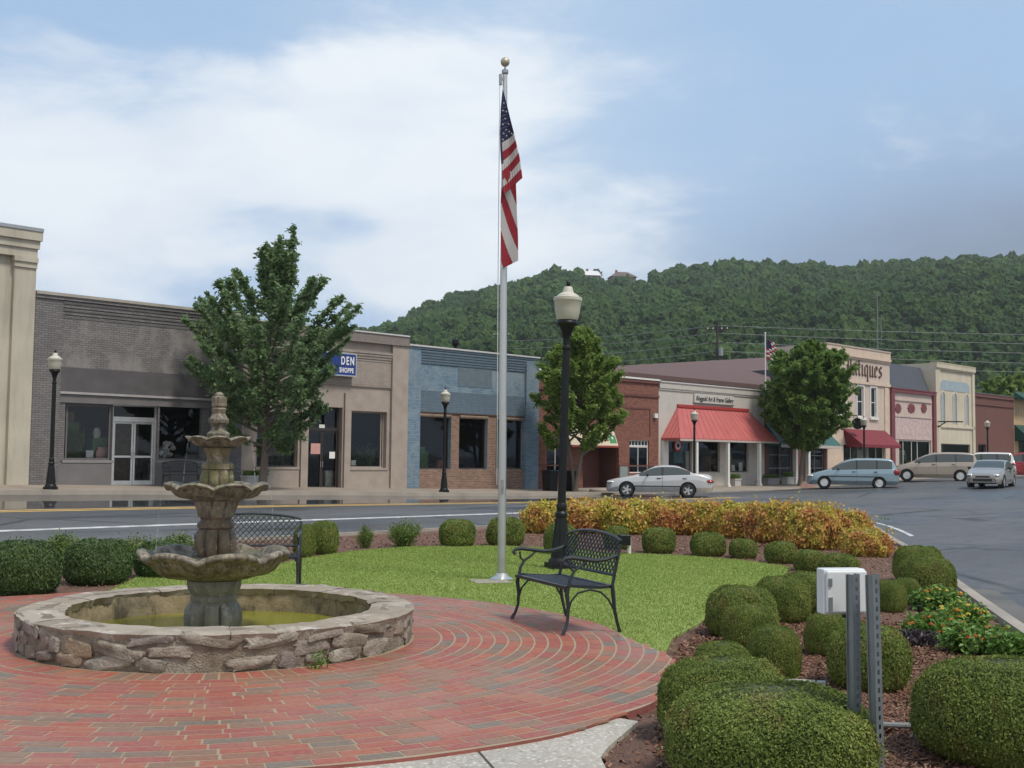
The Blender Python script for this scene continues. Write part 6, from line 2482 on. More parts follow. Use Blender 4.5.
place_car(659, 6.5, (-1, .10), 'silver four-door sedan parked nose in before the red brick building and gallery', name='sedan', cat='car', body_mat=paint('silver_paint', (.52, .53, .54)), molding=.44, **SEDAN)
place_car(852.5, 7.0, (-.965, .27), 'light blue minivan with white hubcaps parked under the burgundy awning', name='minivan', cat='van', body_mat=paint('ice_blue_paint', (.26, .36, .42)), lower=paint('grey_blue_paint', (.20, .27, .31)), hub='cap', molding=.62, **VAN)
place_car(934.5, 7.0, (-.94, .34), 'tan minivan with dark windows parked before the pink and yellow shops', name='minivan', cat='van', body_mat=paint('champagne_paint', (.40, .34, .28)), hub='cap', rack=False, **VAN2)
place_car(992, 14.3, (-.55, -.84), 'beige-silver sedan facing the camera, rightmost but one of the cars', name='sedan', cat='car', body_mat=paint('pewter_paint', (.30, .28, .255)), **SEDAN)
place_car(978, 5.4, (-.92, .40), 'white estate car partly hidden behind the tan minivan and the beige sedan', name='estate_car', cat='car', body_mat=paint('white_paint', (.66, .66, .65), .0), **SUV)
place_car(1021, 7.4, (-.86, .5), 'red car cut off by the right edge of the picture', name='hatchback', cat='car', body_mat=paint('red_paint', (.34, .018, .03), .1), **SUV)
# ------------------------------------------------------------------ trees
def rot_to(n):
    """per-row orthonormal frames whose third axis is n"""
    n = n / np.linalg.norm(n, axis=1, keepdims=True)
    r = RNG.normal(0, 1, n.shape)
    u = np.cross(n, r)
    u /= np.linalg.norm(u, axis=1, keepdims=True)
    return u, np.cross(n, u), n


def leaf_quads(P, Nrm, size, aspect=.6, fold=.25):
    """pointed leaves: kite-shaped quads"""
    u, v, n = rot_to(Nrm)
    s = size[:, None]
    a = P - u * s
    b = P + v * s * aspect - u * s * .1 + n * s * fold
    c = P + u * s
    d = P - v * s * aspect - u * s * .1 + n * s * fold
    V = np.stack([a, d, c, b], 1).reshape(-1, 3)
    return V, np.arange(len(P) * 4).reshape(-1, 4)


M_BARK = Mat('grey_bark')
M_BARK = M_BARK.go(M_BARK.mix(M_BARK.noise(8, 5, .6, 0, M_BARK.mapping((1, 1, .25))), (.085, .068, .055, 1), (.20, .165, .135, 1)), .9, 0, M_BARK.bump(M_BARK.noise(20, 4, .6, 0, M_BARK.mapping((1, 1, .2))), .8, .02))


def tree(label, loc, prof, n_br, n_leaf, leaf, mat, z_trunk, seed, tr=.11, up=.9, stems=1, droop=0.0, spread=.30, name='street_tree', group='young street trees', leader=1.0, group_on=True, lean=(0, 0), vary=(.86, 1.06), taper=.7):
    """prof: list of (z, r) the envelope the branch tips reach"""
    st = random.getstate()
    random.seed(seed)
    rg = np.random.default_rng(seed)
    o = thing(name, label, 'tree', loc, group=group if group_on else None)
    zt = prof[-1][0]
    def env(z):
        for (a, ra), (b, rb) in zip(prof, prof[1:]):
            if z <= b: return ra + (rb - ra) * max(0, (z - a) / (b - a))
        return .1
    mb = MB()
    axes = []
    for s in range(stems):
        ph = s * 2.4 + .6
        sp = 0 if stems == 1 else .30
        pts = [Vector((lean[0] * u + sp * math.cos(ph) * min(1, u * 2.2) * 1.6 + .05 * math.sin(u * 9 + s) * u * 2, lean[1] * u + sp * math.sin(ph) * min(1, u * 2.2) * 1.6 + .05 * math.cos(u * 8 + s) * u * 2, u * zt * (.93 if s == 0 else .84))) for u in np.linspace(0, 1, 12)]
        r0 = tr / math.sqrt(stems)
        mb.tube([pts[0] - Vector((0, 0, .15))] + pts, [r0 * 1.45] + [r0 * (1.25 if i == 0 else 1) * (1 - .88 * i / 11) for i in range(12)], 9)
        axes.append(pts)
    br = []
    for i in range(n_br):
        ax = axes[i % stems]
        u = (i + .5) / n_br
        zb = z_trunk + (zt * .90 - z_trunk) * u ** .9
        # find base on the axis
        k = min(10, int(zb / (zt * .95) * 11))
        base = ax[k].lerp(ax[k + 1], min(1, max(0, (zb - ax[k].z) / max(.01, ax[k + 1].z - ax[k].z))))
        a = i * 2.39996 + rng(-.4, .4)
        # tip: rises as it goes out
        rise = up * rng(.6, 1.25)
        zt_ = zb
        r = env(zb)
        for _ in range(3):
            zt_ = zb + rise * r * .75
            r = env(min(zt_, zt - .05)) * rng(*vary)
        tip = Vector((math.cos(a) * r + lean[0] * zt_ / zt, math.sin(a) * r + lean[1] * zt_ / zt, zt_ - droop * r * r))
        midp = base.lerp(tip, .5) + Vector((math.cos(a), math.sin(a), 0)) * r * .10 - Vector((0, 0, r * .06))
        pts = [base, base.lerp(midp, .55) + Vector((0, 0, -.02)), midp, midp.lerp(tip, .55), tip]
        rb = max(.010, tr * .42 * (1 - .7 * u))
        mb.tube(pts, [rb, rb * .8, rb * .6, rb * .4, rb * .15], 5, cap=False)
        br.append(pts)
    br.append([axes[0][6], axes[0][8], axes[0][9], axes[0][10], Vector((axes[0][11].x, axes[0][11].y, zt * leader))])
    mb.build('trunk', M_BARK, o)
    # foliage gathers along the outer part of every branch and its side shoots
    per = n_leaf // len(br)
    P, Nn = [], []
    for pts in br:
        Lb = (pts[-1] - pts[0]).length
        A = np.array([p[:] for p in pts])
        nsub = max(4, int(Lb * 4))
        subs = []
        for q in range(nsub):
            t = rng(.28, 1.0)
            x = t * 4
            k = min(3, int(x))
            c = A[k] + (A[k + 1] - A[k]) * (x - k)
            dirn = np.array([rng(-1, 1), rng(-1, 1), rng(-.25, 1.0)])
            ln = spread * Lb * rng(.4, 1.0) * (1.25 - t * taper)
            subs.append((c, dirn / np.linalg.norm(dirn) * ln))
        n1 = int(per * .35)
        t = rg.uniform(.35, 1.02, n1) ** .8 * 4
        k = np.clip(t.astype(int), 0, 3)
        c = A[k] + (A[k + 1] - A[k]) * (t - k)[:, None]
        c += rg.normal(0, .085, c.shape) * (1.25 - t / 4.6)[:, None]
        P.append(c)
        n2 = per - n1
        idx = rg.integers(0, nsub, n2)
        C = np.array([s[0] for s in subs])[idx] + np.array([s[1] for s in subs])[idx] * rg.uniform(0, 1.0, n2)[:, None] ** .7
        C += rg.normal(0, .075, C.shape)
        P.append(C)
    P = np.concatenate(P)
    Nn = rg.normal(0, .6, P.shape) + np.array([0, 0, .75])
    sz = leaf * rg.uniform(.6, 1.25, len(P))
    V, F = leaf_quads(P, Nn, sz, .55, .2)
    np_mesh('crown', V, F, mat, parent=o)
    random.setstate(st)
    return o


M_LF1 = leaf_mat('maple_leaf', [(0, (.13, .205, .092)), (.45, (.18, .275, .122)), (.8, (.225, .325, .152)), (1, (.31, .40, .20))], .5, .5, .45, clump=.4, cscale=1.1)
M_LF2 = leaf_mat('light_maple_leaf', [(0, (.13, .215, .040)), (.45, (.19, .285, .058)), (.8, (.24, .34, .078)), (1, (.34, .42, .13))], .45, .5, .4, clump=.4, cscale=1.4)
M_LF3 = leaf_mat('round_tree_leaf', [(0, (.095, .175, .040)), (.45, (.145, .245, .054)), (.8, (.20, .30, .070)), (1, (.28, .37, .11))], .5, .5, .4, clump=.45, cscale=1.6)
q, t = on_street(262, 3.0)
hz = lambda py, Y, px: Zat(px, py, Y) - q.z
Y = q.y
m = Y / FPX
tree('tall dark green street tree with spiky upward branches before the grey and tan shops', q, [(1.2, 18 * m), (1.9, 36 * m), (hz(415, Y, 262), 62 * m), (hz(360, Y, 262), 84 * m), (hz(315, Y, 262), 96 * m), (hz(297, Y, 262), 92 * m), (hz(284, Y, 262), 70 * m), (hz(272, Y, 262), 40 * m), (hz(265, Y, 262), 12 * m)], 90, 60000, .085, M_LF1, 1.1, 3, tr=.15, up=1.05, leader=.90, lean=(.35, 0), vary=(.68, 1.06), taper=1.05)
q, t = on_street(575, 2.9)
Y, m = q.y, q.y / FPX
tree('light green street tree with several slim stems before the red brick building', q, [(1.7, 26 * m), (2.5, 42 * m), (hz(400, Y, 580), 48 * m), (hz(365, Y, 580), 42 * m), (hz(345, Y, 580), 24 * m), (hz(332, Y, 580), 5 * m)], 78, 52000, .095, M_LF2, 1.6, 5, tr=.15, up=1.15, stems=3, lean=(.25, 0), vary=(.75, 1.06), taper=.9)
q, t = on_street(800, 2.6)
Y, m = q.y, q.y / FPX
tree('dense round-headed street tree between the red and the green awnings', q, [(2.3, 12 * m), (2.9, 24 * m), (hz(428, Y, 805), 35 * m), (hz(415, Y, 805), 42 * m), (hz(395, Y, 805), 45 * m), (hz(368, Y, 805), 43 * m), (hz(352, Y, 805), 31 * m), (hz(343, Y, 805), 8 * m)], 130, 80000, .095, M_LF3, 2.0, 9, tr=.14, up=.65, spread=.36, lean=(.68, 0))
# a few big trees at the foot of the hill on the right
for (px, Y, top, wpx, sd) in ((1004, 135, 372, 62, 31), (1050, 150, 350, 80, 32), (985, 175, 385, 40, 34)):
    m = Y / FPX
    p = atY(px, 440, Y)
    h = 1.6 + (hor(px) - top) * m
    R_ = wpx / 2 * m
    tree({31: 'light green rounded tree beyond the dark red brick building', 32: 'tall tree beyond the right edge behind the green awnings', 34: 'small green tree behind the yellow shop at the foot of the hill'}[sd], (p.x, Y, 0), [(h * .22, R_ * .7), (h * .45, R_), (h * .7, R_ * .95), (h * .9, R_ * .55), (h, R_ * .12)], 46, 9000, .34, M_LF2 if sd != 34 else M_LF3, h * .2, sd, tr=.3, up=.6, spread=.34, name='tree', group='trees at the foot of the hill')

# ------------------------------------------------------------------ clipped shrubs
def brown_tips(m, amt=.55):
    """wind-burnt brownish patches over a clipped shrub"""
    nt = m.node_tree
    ramp = [n for n in nt.nodes if n.type == 'VALTORGB'][0]
    tc, nz, mr, mx = (nt.nodes.new(t) for t in ('ShaderNodeTexCoord', 'ShaderNodeTexNoise', 'ShaderNodeMapRange', 'ShaderNodeMix'))
    mx.data_type = 'RGBA'
    nz.inputs['Scale'].default_value, nz.inputs['Detail'].default_value = 2.6, 5
    mr.inputs['From Min'].default_value, mr.inputs['From Max'].default_value, mr.inputs['To Max'].default_value = .54, .68, amt
    nt.links.new(tc.outputs['Object'], nz.inputs['Vector'])
    nt.links.new(nz.outputs[0], mr.inputs['Value'])
    nt.links.new(mr.outputs[0], mx.inputs['Factor'])
    outs = [l.to_socket for l in ramp.outputs[0].links]
    nt.links.new(ramp.outputs[0], mx.inputs['A'])
    mx.inputs['B'].default_value = (.20, .135, .05, 1)
    for q in outs: nt.links.new(mx.outputs['Result'], q)
    return m


M_BOX = leaf_mat('boxwood_leaf', [(0, (.065, .10, .020)), (.3, (.130, .180, .036)), (.65, (.205, .255, .056)), (.88, (.29, .33, .09)), (1, (.33, .25, .095))], .55, .25, .25, clump=.45, cscale=1.3)
brown_tips(M_BOX)
M_BOXD = leaf_mat('dark_holly_leaf', [(0, (.040, .075, .022)), (.45, (.065, .115, .032)), (.85, (.10, .16, .046)), (1, (.15, .21, .07))], .45, .18, .35, clump=.3, cscale=1.2)
M_CORE = plain('shrub_core', (.050, .064, .020), .95, var=.4, scale=9)
M_TWIG = plain('twig', (.06, .04, .025), .9)


def shrub_proto(n, leaf, mat, seed, power=.62, bumps=.05, name='boxwood_shrub', rad_ref=.5, tuft=.06, aspect=.58, core=None, out=.012, wild=.62):
    """a clipped mound filling x,y in -1..1 and z in 0..1; leaf size in metres for a shrub of radius rad_ref"""
    rg = np.random.default_rng(seed)
    th = rg.uniform(0, 2 * np.pi, n)
    ph = np.arcsin(rg.uniform(-.93, 1.0, n))
    def sh(ph):
        c, s = np.cos(ph), np.sin(ph)
        return np.abs(c) ** power, np.sign(s) * np.abs(s) ** .80
    def surf(th, ph):
        c, s = sh(ph)
        P = np.stack([np.cos(th) * c, np.sin(th) * c, np.where(s > 0, .42 + .58 * s, .42 + .42 * s)], 1)
        b = np.array([mnoise.noise(Vector(p) * 2.1 + Vector((seed * 3.3, 0, 0))) + .5 * mnoise.noise(Vector(p) * 5 + Vector((seed, 4, 0))) for p in P])
        return P * (1 + bumps * b)[:, None]
    P = surf(th, ph)
    e = .012
    N = np.stack([np.cos(th) * np.cos(ph), np.sin(th) * np.cos(ph), np.sin(ph) * 1.2], 1)
    depth = rg.exponential(out + .008, n) - rg.exponential(.5, n) * tuft * .35 * (rg.random(n) < .25)
    ctr = np.array([0, 0, .42])
    P = ctr + (P - ctr) * (1 - depth)[:, None]
    P[:, 2] = np.maximum(P[:, 2], .01)
    Nr = N + rg.normal(0, wild, N.shape)
    sz = leaf / rad_ref * rg.uniform(.55, 1.2, n)
    V, F = leaf_quads(P, Nr, sz, aspect, .2)
    # core
    tc, pc = np.meshgrid(np.linspace(0, 2 * np.pi, 33)[:-1], np.linspace(-1.5, np.pi / 2, 13))
    C = ctr + (surf(tc.ravel(), pc.ravel()) - ctr) * .955
    Fc = []
    k = len(V)
    for i in range(12):
        for j in range(32):
            j2 = (j + 1) % 32
            Fc.append((k + i * 32 + j, k + i * 32 + j2, k + (i + 1) * 32 + j2, k + (i + 1) * 32 + j))
    F = np.concatenate([F, np.array(Fc)])
    mi = np.concatenate([np.zeros(n, int), np.ones(len(Fc), int)])
    return np_mesh(name, np.concatenate([V, C]), F, [mat, core or M_CORE], mi, link=False)


PN = [shrub_proto(64000, .0092, M_BOX, s, bumps=.045, tuft=.08) for s in (1, 2)]
PM = [shrub_proto(26000, .0115, M_BOX, s, bumps=.05, rad_ref=.42, tuft=.07) for s in (3, 4, 5)]
PD = [shrub_proto(17000, .0165, M_BOXD, s, bumps=.06, tuft=.08, rad_ref=.42, power=.55) for s in (6, 7, 8)]
PF = [shrub_proto(9000, .019, M_BOX, s, bumps=.05, rad_ref=.42, tuft=.07) for s in (9, 10)]


def shrub(proto, px, top, base, wpx, label, cat='shrub', group='clipped round boxwood shrubs', depth=1.0, z0=BED, yaw=None, fy=.82):
    Yf = (EYE - z0) * FPX / (base - hor(px))
    r = wpx * Yf / FPX / 2
    Yc = Yf + r * fy * depth
    r = wpx * Yc / FPX / 2
    c = atY(px, 480, Yc)
    zt = EYE - (top - hor(px)) * Yc / FPX
    o = proto.copy()
    COL.objects.link(o)
    o.location = (c.x, Yc, z0 - .02)
    o.rotation_euler = (0, 0, rng(0, 6) if yaw is None else yaw)
    o.scale = (r * (1 if yaw is None else 1), r * depth if yaw is not None else r, max(.12, zt - z0 + .02))
    return tag(o, label, cat, group)


SH = [
    (PN[0], 771, 683, 800, 222, 'largest clipped boxwood in the foreground, just left of the metal posts', 1.0),
    (PN[1], 725, 655, 747, 140, 'wide clipped boxwood at the brick edge behind the largest foreground one', 1.0),
    (PN[1], 1000, 657, 770, 182, 'large clipped boxwood cut off by the right edge in the foreground', 1.0),
    (PM[0], 741, 585, 638, 76, 'round boxwood at the lawn corner, highest of the cluster beside the grass', 1.0),
    (PM[1], 750, 602, 648, 60, 'boxwood tucked right in front of the one at the lawn corner', 1.0),
    (PM[2], 774, 624, 680, 56, 'small upright boxwood left of the bare mulch strip by the white slab', 1.0),
    (PM[0], 722, 640, 684, 62, 'low boxwood peeping out behind the wide one at the brick edge', 1.0),
    (PM[1], 782, 575, 622, 60, 'boxwood standing behind the lawn corner cluster', 1.0),
    (PM[2], 806, 571, 612, 54, 'boxwood directly left of the white electrical box', 1.0),
    (PM[0], 829, 611, 655, 54, 'boxwood half hidden below the white electrical box', 1.0),
    (PM[1], 867, 623, 690, 86, 'full round boxwood directly behind the two metal posts', 1.0),
    (PM[2], 889, 579, 611, 34, 'small boxwood just right of the metal post tops', 1.0),
    (PM[0], 905, 577, 604, 30, 'small boxwood between the flower bed and the twin mounds by the kerb', 1.0),
    (PM[1], 917, 545, 583, 52, 'rear one of the two boxwoods beside the side street kerb', 1.0),
    (PM[2], 925, 555, 598, 60, 'front one of the two boxwoods beside the side street kerb', 1.0),
    (PF[0], 458, 519, 547, 39, 'neat boxwood at the back of the lawn, left of the flagpole', 1.0),
    (PF[1], 506, 517, 546, 41, 'boxwood at the back of the lawn right behind the flagpole', 1.0),
    (PF[0], 561, 523, 555, 36, 'boxwood behind the base of the near street lamp', 1.0),
    (PF[1], 617, 526, 549, 28, 'small boxwood behind the back of the front bench', 1.0),
    (PF[0], 659, 527, 553, 36, 'round boxwood first to the right of the front bench', 1.0),
    (PF[1], 708, 532, 556, 38, 'low boxwood second to the right of the front bench before the yellow hedge', 1.0),
    (PF[0], 743, 538, 558, 30, 'smallest boxwood of the row before the yellow hedge', 1.0),
    (PF[1], 781, 541, 563, 36, 'boxwood fourth in the row before the yellow hedge', 1.0),
    (PF[0], 809, 549, 571, 34, 'boxwood in the row before the orange end of the hedge', 1.0),
    (PF[1], 838, 553, 577, 44, 'last boxwood of the row, above the white electrical box', 1.0),
    (PF[0], 306, 524, 557, 24, 'narrow boxwood touching the right end of the rear bench', 1.0),
    (PF[1], 325, 521, 554, 32, 'round boxwood right of the rear bench', 1.0),
    (PD[0], 28, 541, 595, 74, 'dark clipped shrub at the left edge beside the brick paving', 1.0),
    (PD[1], 100, 539, 585, 68, 'dark clipped shrub left of the fountain, second from the left edge', 1.0),
    (PD[2], 166, 541, 578, 60, 'dark clipped shrub mostly hidden behind the lowest fountain bowl', 1.0),
]
for pr, px, tp, bs, w, lab, dp in SH:
    shrub(pr, px, tp, bs, w * .93, lab)


def loose_proto(n, leaf, mat, seed, name, up=.5, aspect=.6, holes=.35, stems=14):
    """an open shrub of stems with leaves held outwards, x,y in -1..1, z in 0..1"""
    rg = np.random.default_rng(seed)
    random.seed(seed)
    P, tips = [], []
    mb = MB()
    for i in range(stems):
        a, r = rng(0, 6.28), math.sqrt(random.random()) * .82
        z = (1 - .55 * r * r) * rng(.72, 1.04)
        tip = Vector((math.cos(a) * r, math.sin(a) * r, z))
        base = Vector((math.cos(a) * r * .3, math.sin(a) * r * .3, 0))
        mid = base.lerp(tip, .5) + Vector((rng(-.05, .05), rng(-.05, .05), .02))
        mb.tube([base, mid, tip], [.018, .013, .006], 4, cap=False)
        tips.append((base, mid, tip))
    k = rg.integers(0, stems, n)
    T = np.array([[p[:] for p in t] for t in tips])[k]
    u = rg.beta(1.7, 1.1, n)[:, None]
    c = np.where(u < .5, T[:, 0] + (T[:, 1] - T[:, 0]) * u * 2, T[:, 1] + (T[:, 2] - T[:, 1]) * (u * 2 - 1))
    c = c + rg.normal(0, .13, c.shape) * np.array([1, 1, .75])
    c[:, 2] = np.abs(c[:, 2]) + .02
    N = rg.normal(0, .6, c.shape) + np.array([0, 0, up])
    V, F = leaf_quads(c, N, leaf * rg.uniform(.6, 1.25, n), aspect, .15)
    k0 = len(V)
    Fs = np.array([f for f in mb.f if len(f) == 4]) + k0
    mi = np.concatenate([np.zeros(len(F), int), np.ones(len(Fs), int)])
    return np_mesh(name, np.concatenate([V, np.array(mb.v)]), np.concatenate([F, Fs]), [mat, M_TWIG], mi, link=False)


M_NAN = leaf_mat('nandina_leaf', [(0, (.22, .29, .04)), (.28, (.48, .46, .07)), (.52, (.58, .44, .09)), (.72, (.54, .28, .09)), (.88, (.42, .13, .06)), (1, (.60, .40, .22))], .42, .3, .4, clump=.62, cscale=1.3)
M_NAN2 = leaf_mat('orange_nandina_leaf', [(0, (.22, .29, .04)), (.16, (.48, .46, .07)), (.38, (.58, .44, .09)), (.60, (.54, .28, .09)), (.88, (.42, .13, .06)), (1, (.60, .40, .22))], .42, .3, .4, clump=.62, cscale=1.3)
M_AZ = leaf_mat('azalea_leaf', [(0, (.075, .125, .025)), (.5, (.125, .19, .038)), (.85, (.18, .25, .055)), (1, (.28, .24, .09))], .45, .25, .4, clump=.4, cscale=1.5)
M_NCORE = plain('nandina_core', (.17, .14, .045), .95, var=.5, scale=7)
NP = [shrub_proto(9000, .032, m_, k_, .62, .20, 'nandina_shrub', .5, .45, .62, M_NCORE, .05, .9) for m_, k_ in ((M_NAN, 41), (M_NAN, 42), (M_NAN2, 43), (M_NAN2, 44))]
AP = [loose_proto(3800, .050, M_AZ, s, 'azalea_shrub', stems=20, aspect=.5) for s in (51, 52)]
NAN = [(0, 548, 500, 533, 44, 'yellow-green nandina at the left end of the colourful hedge'), (2, 584, 498, 533, 50, 'golden nandina right of the lamp post in the colourful hedge'), (0, 624, 498, 534, 52, 'golden nandina above the front bench back in the colourful hedge'), (3, 664, 499, 534, 50, 'nandina with red tips below the silver sedan in the hedge'), (2, 704, 500, 535, 52, 'yellow nandina in the middle of the colourful hedge'), (1, 744, 501, 538, 50, 'yellow nandina right of the hedge middle'), (2, 778, 501, 543, 52, 'orange nandina where the hedge turns towards the side street'), (3, 812, 503, 549, 56, 'large orange nandina near the right end of the hedge'), (2, 842, 509, 548, 48, 'orange nandina at the right end of the hedge'), (3, 866, 527, 556, 42, 'small low nandina apart from the hedge by the street corner')]
for k, px, tp, bs, w, lab in NAN:
    o = shrub(NP[k], px, tp + 3, bs, w * 1.12, lab, group='nandina shrubs of the colourful hedge', fy=.7)
for k, px, tp, bs, w, lab in ((0, 18, 537, 572, 70, 'loose green azalea behind the dark shrub at the left edge'), (1, 70, 534, 570, 70, 'loose light green azalea between the two dark shrubs'), (0, 138, 533, 566, 56, 'loose azalea left of the fountain stem'), (1, 178, 534, 566, 60, 'loose azalea right behind the fountain stem')):
    shrub(AP[k], px, tp, bs, w, lab, group='loose azaleas behind the fountain')
shrub(AP[1], 366, 526, 548, 22, 'small leafy bush alone in the mulch right of the rear bench', group='small bushes by the main street')
shrub(AP[0], 405, 518, 547, 38, 'wider leafy bush in the mulch, right of the smallest one', group='small bushes by the main street')

# ---- plants in the shop windows
for px, py, d, bb, zz, sc, lab in ((75, 458, -.75, GREY, 0, (.38, .38, 1.25), 'tall leafy plant at the left side of the dark grey shop window'), (366, 466, -.8, TAN, 0, (.55, .5, 1.0), 'spreading leafy plant in the right window of the tan shop'), (279, 466, -.8, TAN, 0, (.4, .4, .8), 'leafy plant in the left window of the tan shop')):
    tt, z_ = facade(px, py, d)
    o = AP[0].copy()
    COL.objects.link(o)
    o.name = 'potted_plant'
    o.location, o.scale = W(tt, d, z_ - .1), sc
    tag(o, lab, 'plant')

# ---- flower bed of lantana
M_LAN = leaf_mat('lantana_leaf', [(0, (.085, .18, .034)), (.5, (.14, .26, .050)), (.85, (.19, .32, .068)), (1, (.25, .36, .10))], .45, .28, .4, clump=.4, cscale=2)
M_FLY = leaf_mat('yellow_floret', [(0, (.60, .38, .03)), (1, (.72, .58, .12))], .6, .2, .2)
M_FLO = leaf_mat('orange_floret', [(0, (.42, .07, .02)), (.6, (.50, .16, .03)), (1, (.55, .28, .05))], .6, .2, .2)


def lantana(px, base, wpx, h, label, fl, seed, n=2600):
    rg = np.random.default_rng(seed)
    p = G(px, base, BED)
    m = p.y / FPX
    r = wpx * m / 2
    k = 40
    th, rr = rg.uniform(0, 6.28, k), np.sqrt(rg.random(k)) * r
    C = np.stack([np.cos(th) * rr, np.sin(th) * rr * .8, h * (1 - .45 * (rr / r) ** 2) * rg.uniform(.75, 1.1, k)], 1)
    i = rg.integers(0, k, n)
    c = C[i] * np.stack([rg.uniform(.7, 1.1, n), rg.uniform(.7, 1.1, n), rg.beta(2.5, 1, n)], 1) + rg.normal(0, .035, (n, 3))
    c[:, 2] = np.abs(c[:, 2]) + .01
    V, F = leaf_quads(c, rg.normal(0, .6, c.shape) + (0, 0, .7), rg.uniform(.018, .036, n), .55, .2)
    o = np_mesh('lantana_plant', V, F, M_LAN)
    o.location = (p.x, p.y + r * .6, BED)
    tag(o, label, 'flowering plant', 'lantana plants by the side street')
    for mat, cnt in fl:
        for q in range(cnt):
            j = rg.integers(0, k)
            t = C[j] * rg.uniform(.85, 1.1) + np.array([rg.normal(0, .03), rg.normal(0, .03), .035])
            a = rg.normal(0, 1, (26, 3))
            a /= np.linalg.norm(a, axis=1, keepdims=True)
            a[:, 2] = np.abs(a[:, 2]) * .6
            V, F = leaf_quads(t + a * .024, a + (0, 0, .3), rg.uniform(.007, .0115, 26), .8, .1)
            np_mesh('flower_head', V, F, mat, parent=o)
    return o


lantana(943, 612, 48, .22, 'flowering lantana with yellow heads below the kerb-side boxwoods', [(M_FLY, 14), (M_FLO, 12)], 1)
lantana(968, 632, 50, .24, 'lantana with the brightest cluster of yellow flowers in the bed', [(M_FLY, 26), (M_FLO, 8)], 2)
lantana(940, 642, 56, .20, 'lantana with orange flowers on the mulch side of the bed', [(M_FLO, 20)], 3)
lantana(985, 657, 66, .22, 'lantana with orange-red flowers next to the large boxwood at the right edge', [(M_FLO, 22)], 4)
lantana(1018, 662, 50, .20, 'darker lantana with red flowers at the right edge near the kerb', [(M_FLO, 10)], 5)
# dark leaved plant beside the bed
rg = np.random.default_rng(77)
n = 700
c = np.clip(rg.normal(0, 1, (n, 3)), -1.7, 1.7) * (.10, .09, .06)
c[:, 2] = np.abs(c[:, 2]) + .01
V, F = leaf_quads(c, rg.normal(0, .7, c.shape) + (0, 0, .5), rg.uniform(.018, .035, n), .4, .2)
o = np_mesh('dark_leaved_plant', V, F, leaf_mat('purple_leaf', [(0, (.020, .014, .018)), (1, (.075, .055, .065))], .4, .1, .5))
p = G(917, 645, BED)
o.location = p
tag(o, 'low purple-black leaved plant at the left side of the lantana bed', 'plant')
# weed at the foot of the basin and a sprig by the kerb
for (px, py, hgt, lab, z) in ((318, 669, .14, 'small green weed growing at the foot of the fountain basin', 0), (886, 536, .45, 'thin green weed by the kerb at the street corner', BED)):
    n = 60
    c = np.stack([rg.normal(0, .02 + hgt * .12, n), rg.normal(0, .02, n), rg.random(n) * hgt], 1)
    V, F = leaf_quads(c, rg.normal(0, 1, c.shape), rg.uniform(.012, .03, n) * (1 + hgt), .3, .2)
    o = np_mesh('weed', V, F, M_LAN)
    p = G(px, py, z)
    o.location = p
    tag(o, lab, 'weed')
# ------------------------------------------------------------------ small things in the beds and on the pavement
M_GALV = plain('galvanised_steel', (.20, .225, .235), .45, .55, var=.14, scale=7)
M_HOLE = plain('hole_shadow', (.008, .008, .008), 1.0)


def u_post(label, px0, px1, Y, h, rz):
    """perforated U-channel sign post; px0 column at the ground (y=777), px1 at the top"""
    a = atY(px0, hor(px0) + (EYE - BED) * FPX / Y, Y)
    b = atY(px1, 567, Y)
    d = Vector((b.x - a.x, b.y - a.y, b.z - a.z))
    o = thing('sign_post', label, 'post', (a.x, a.y, BED), group='perforated steel posts')
    o.rotation_euler = (0, math.atan2(d.x, d.z), rz)
    H = d.length
    w, dp, t = .030, .034, .003
    mb = MB()
    # web faces the viewer's right, flanges turned back; holes are real gaps between short web pieces
    pitch, hole = .044, .024
    z = -.2
    mb.box(-w, -w + .013, 0, t, -.2, H)
    mb.box(w - .013, w, 0, t, -.2, H)
    hw_ = .009
    mb.box(-w + .013, -hw_, 0, t, -.2, H).box(hw_, w - .013, 0, t, -.2, H)
    zz = .03
    prev = -.2
    while zz < H - .02:
        mb.box(-hw_, hw_, 0, t, prev, zz)
        prev = zz + hole
        zz += pitch
    mb.box(-hw_, hw_, 0, t, prev, H)
    mb.build('web', M_GALV, o, smooth=False)
    MB().box(-w - .001, -w + t, t, dp, -.2, H).box(-w - .012, -w - .001, dp - t, dp, -.2, H).build('flange', M_GALV, o, smooth=False)
    MB().box(w - t, w + .001, t, dp, -.2, H).box(w + .001, w + .012, dp - t, dp, -.2, H).build('flange', M_GALV, o, smooth=False)
    return o


P1 = u_post('left one of two perforated grey steel posts, carrying the white electrical box', 859, 855.5, 5.78, 1.1, rad(40))
P2 = u_post('right one of two perforated grey steel posts, standing free of the box', 882, 872.5, 5.72, 1.1, rad(40))
M_BOXW = plain('white_plastic_box', (.62, .64, .65), .4, var=.04, scale=4)
c = atY(842, 591, 5.95)
eb = thing('electrical_box', 'white plastic electrical box fixed behind the left steel post', 'box', (c.x, c.y, c.z), rad(10))
mb = MB().box(-.115, .115, -.03, .055, -.115, .115)
body = mb.build('housing', M_BOXW, eb, smooth=False)
md = body.modifiers.new('bevel', 'BEVEL')
md.width, md.segments = .008, 3
cov = MB().box(-.108, .112, -.055, -.032, -.105, .108).build('cover', M_BOXW, eb, smooth=False)
md = cov.modifiers.new('bevel', 'BEVEL')
md.width, md.segments = .010, 3
MB().box(-.100, -.082, -.062, -.056, .030, .070).box(-.100, -.080, -.062, -.056, -.095, -.025).build('latch', plain('grey_latch', (.16, .17, .18), .5), cov, smooth=False)
MB().tube([(.06, .01, -.11), (.065, .01, -.2), (.075, .01, -.35)], .014, 8).build('conduit', plain('grey_conduit', (.30, .31, .31), .5), eb)
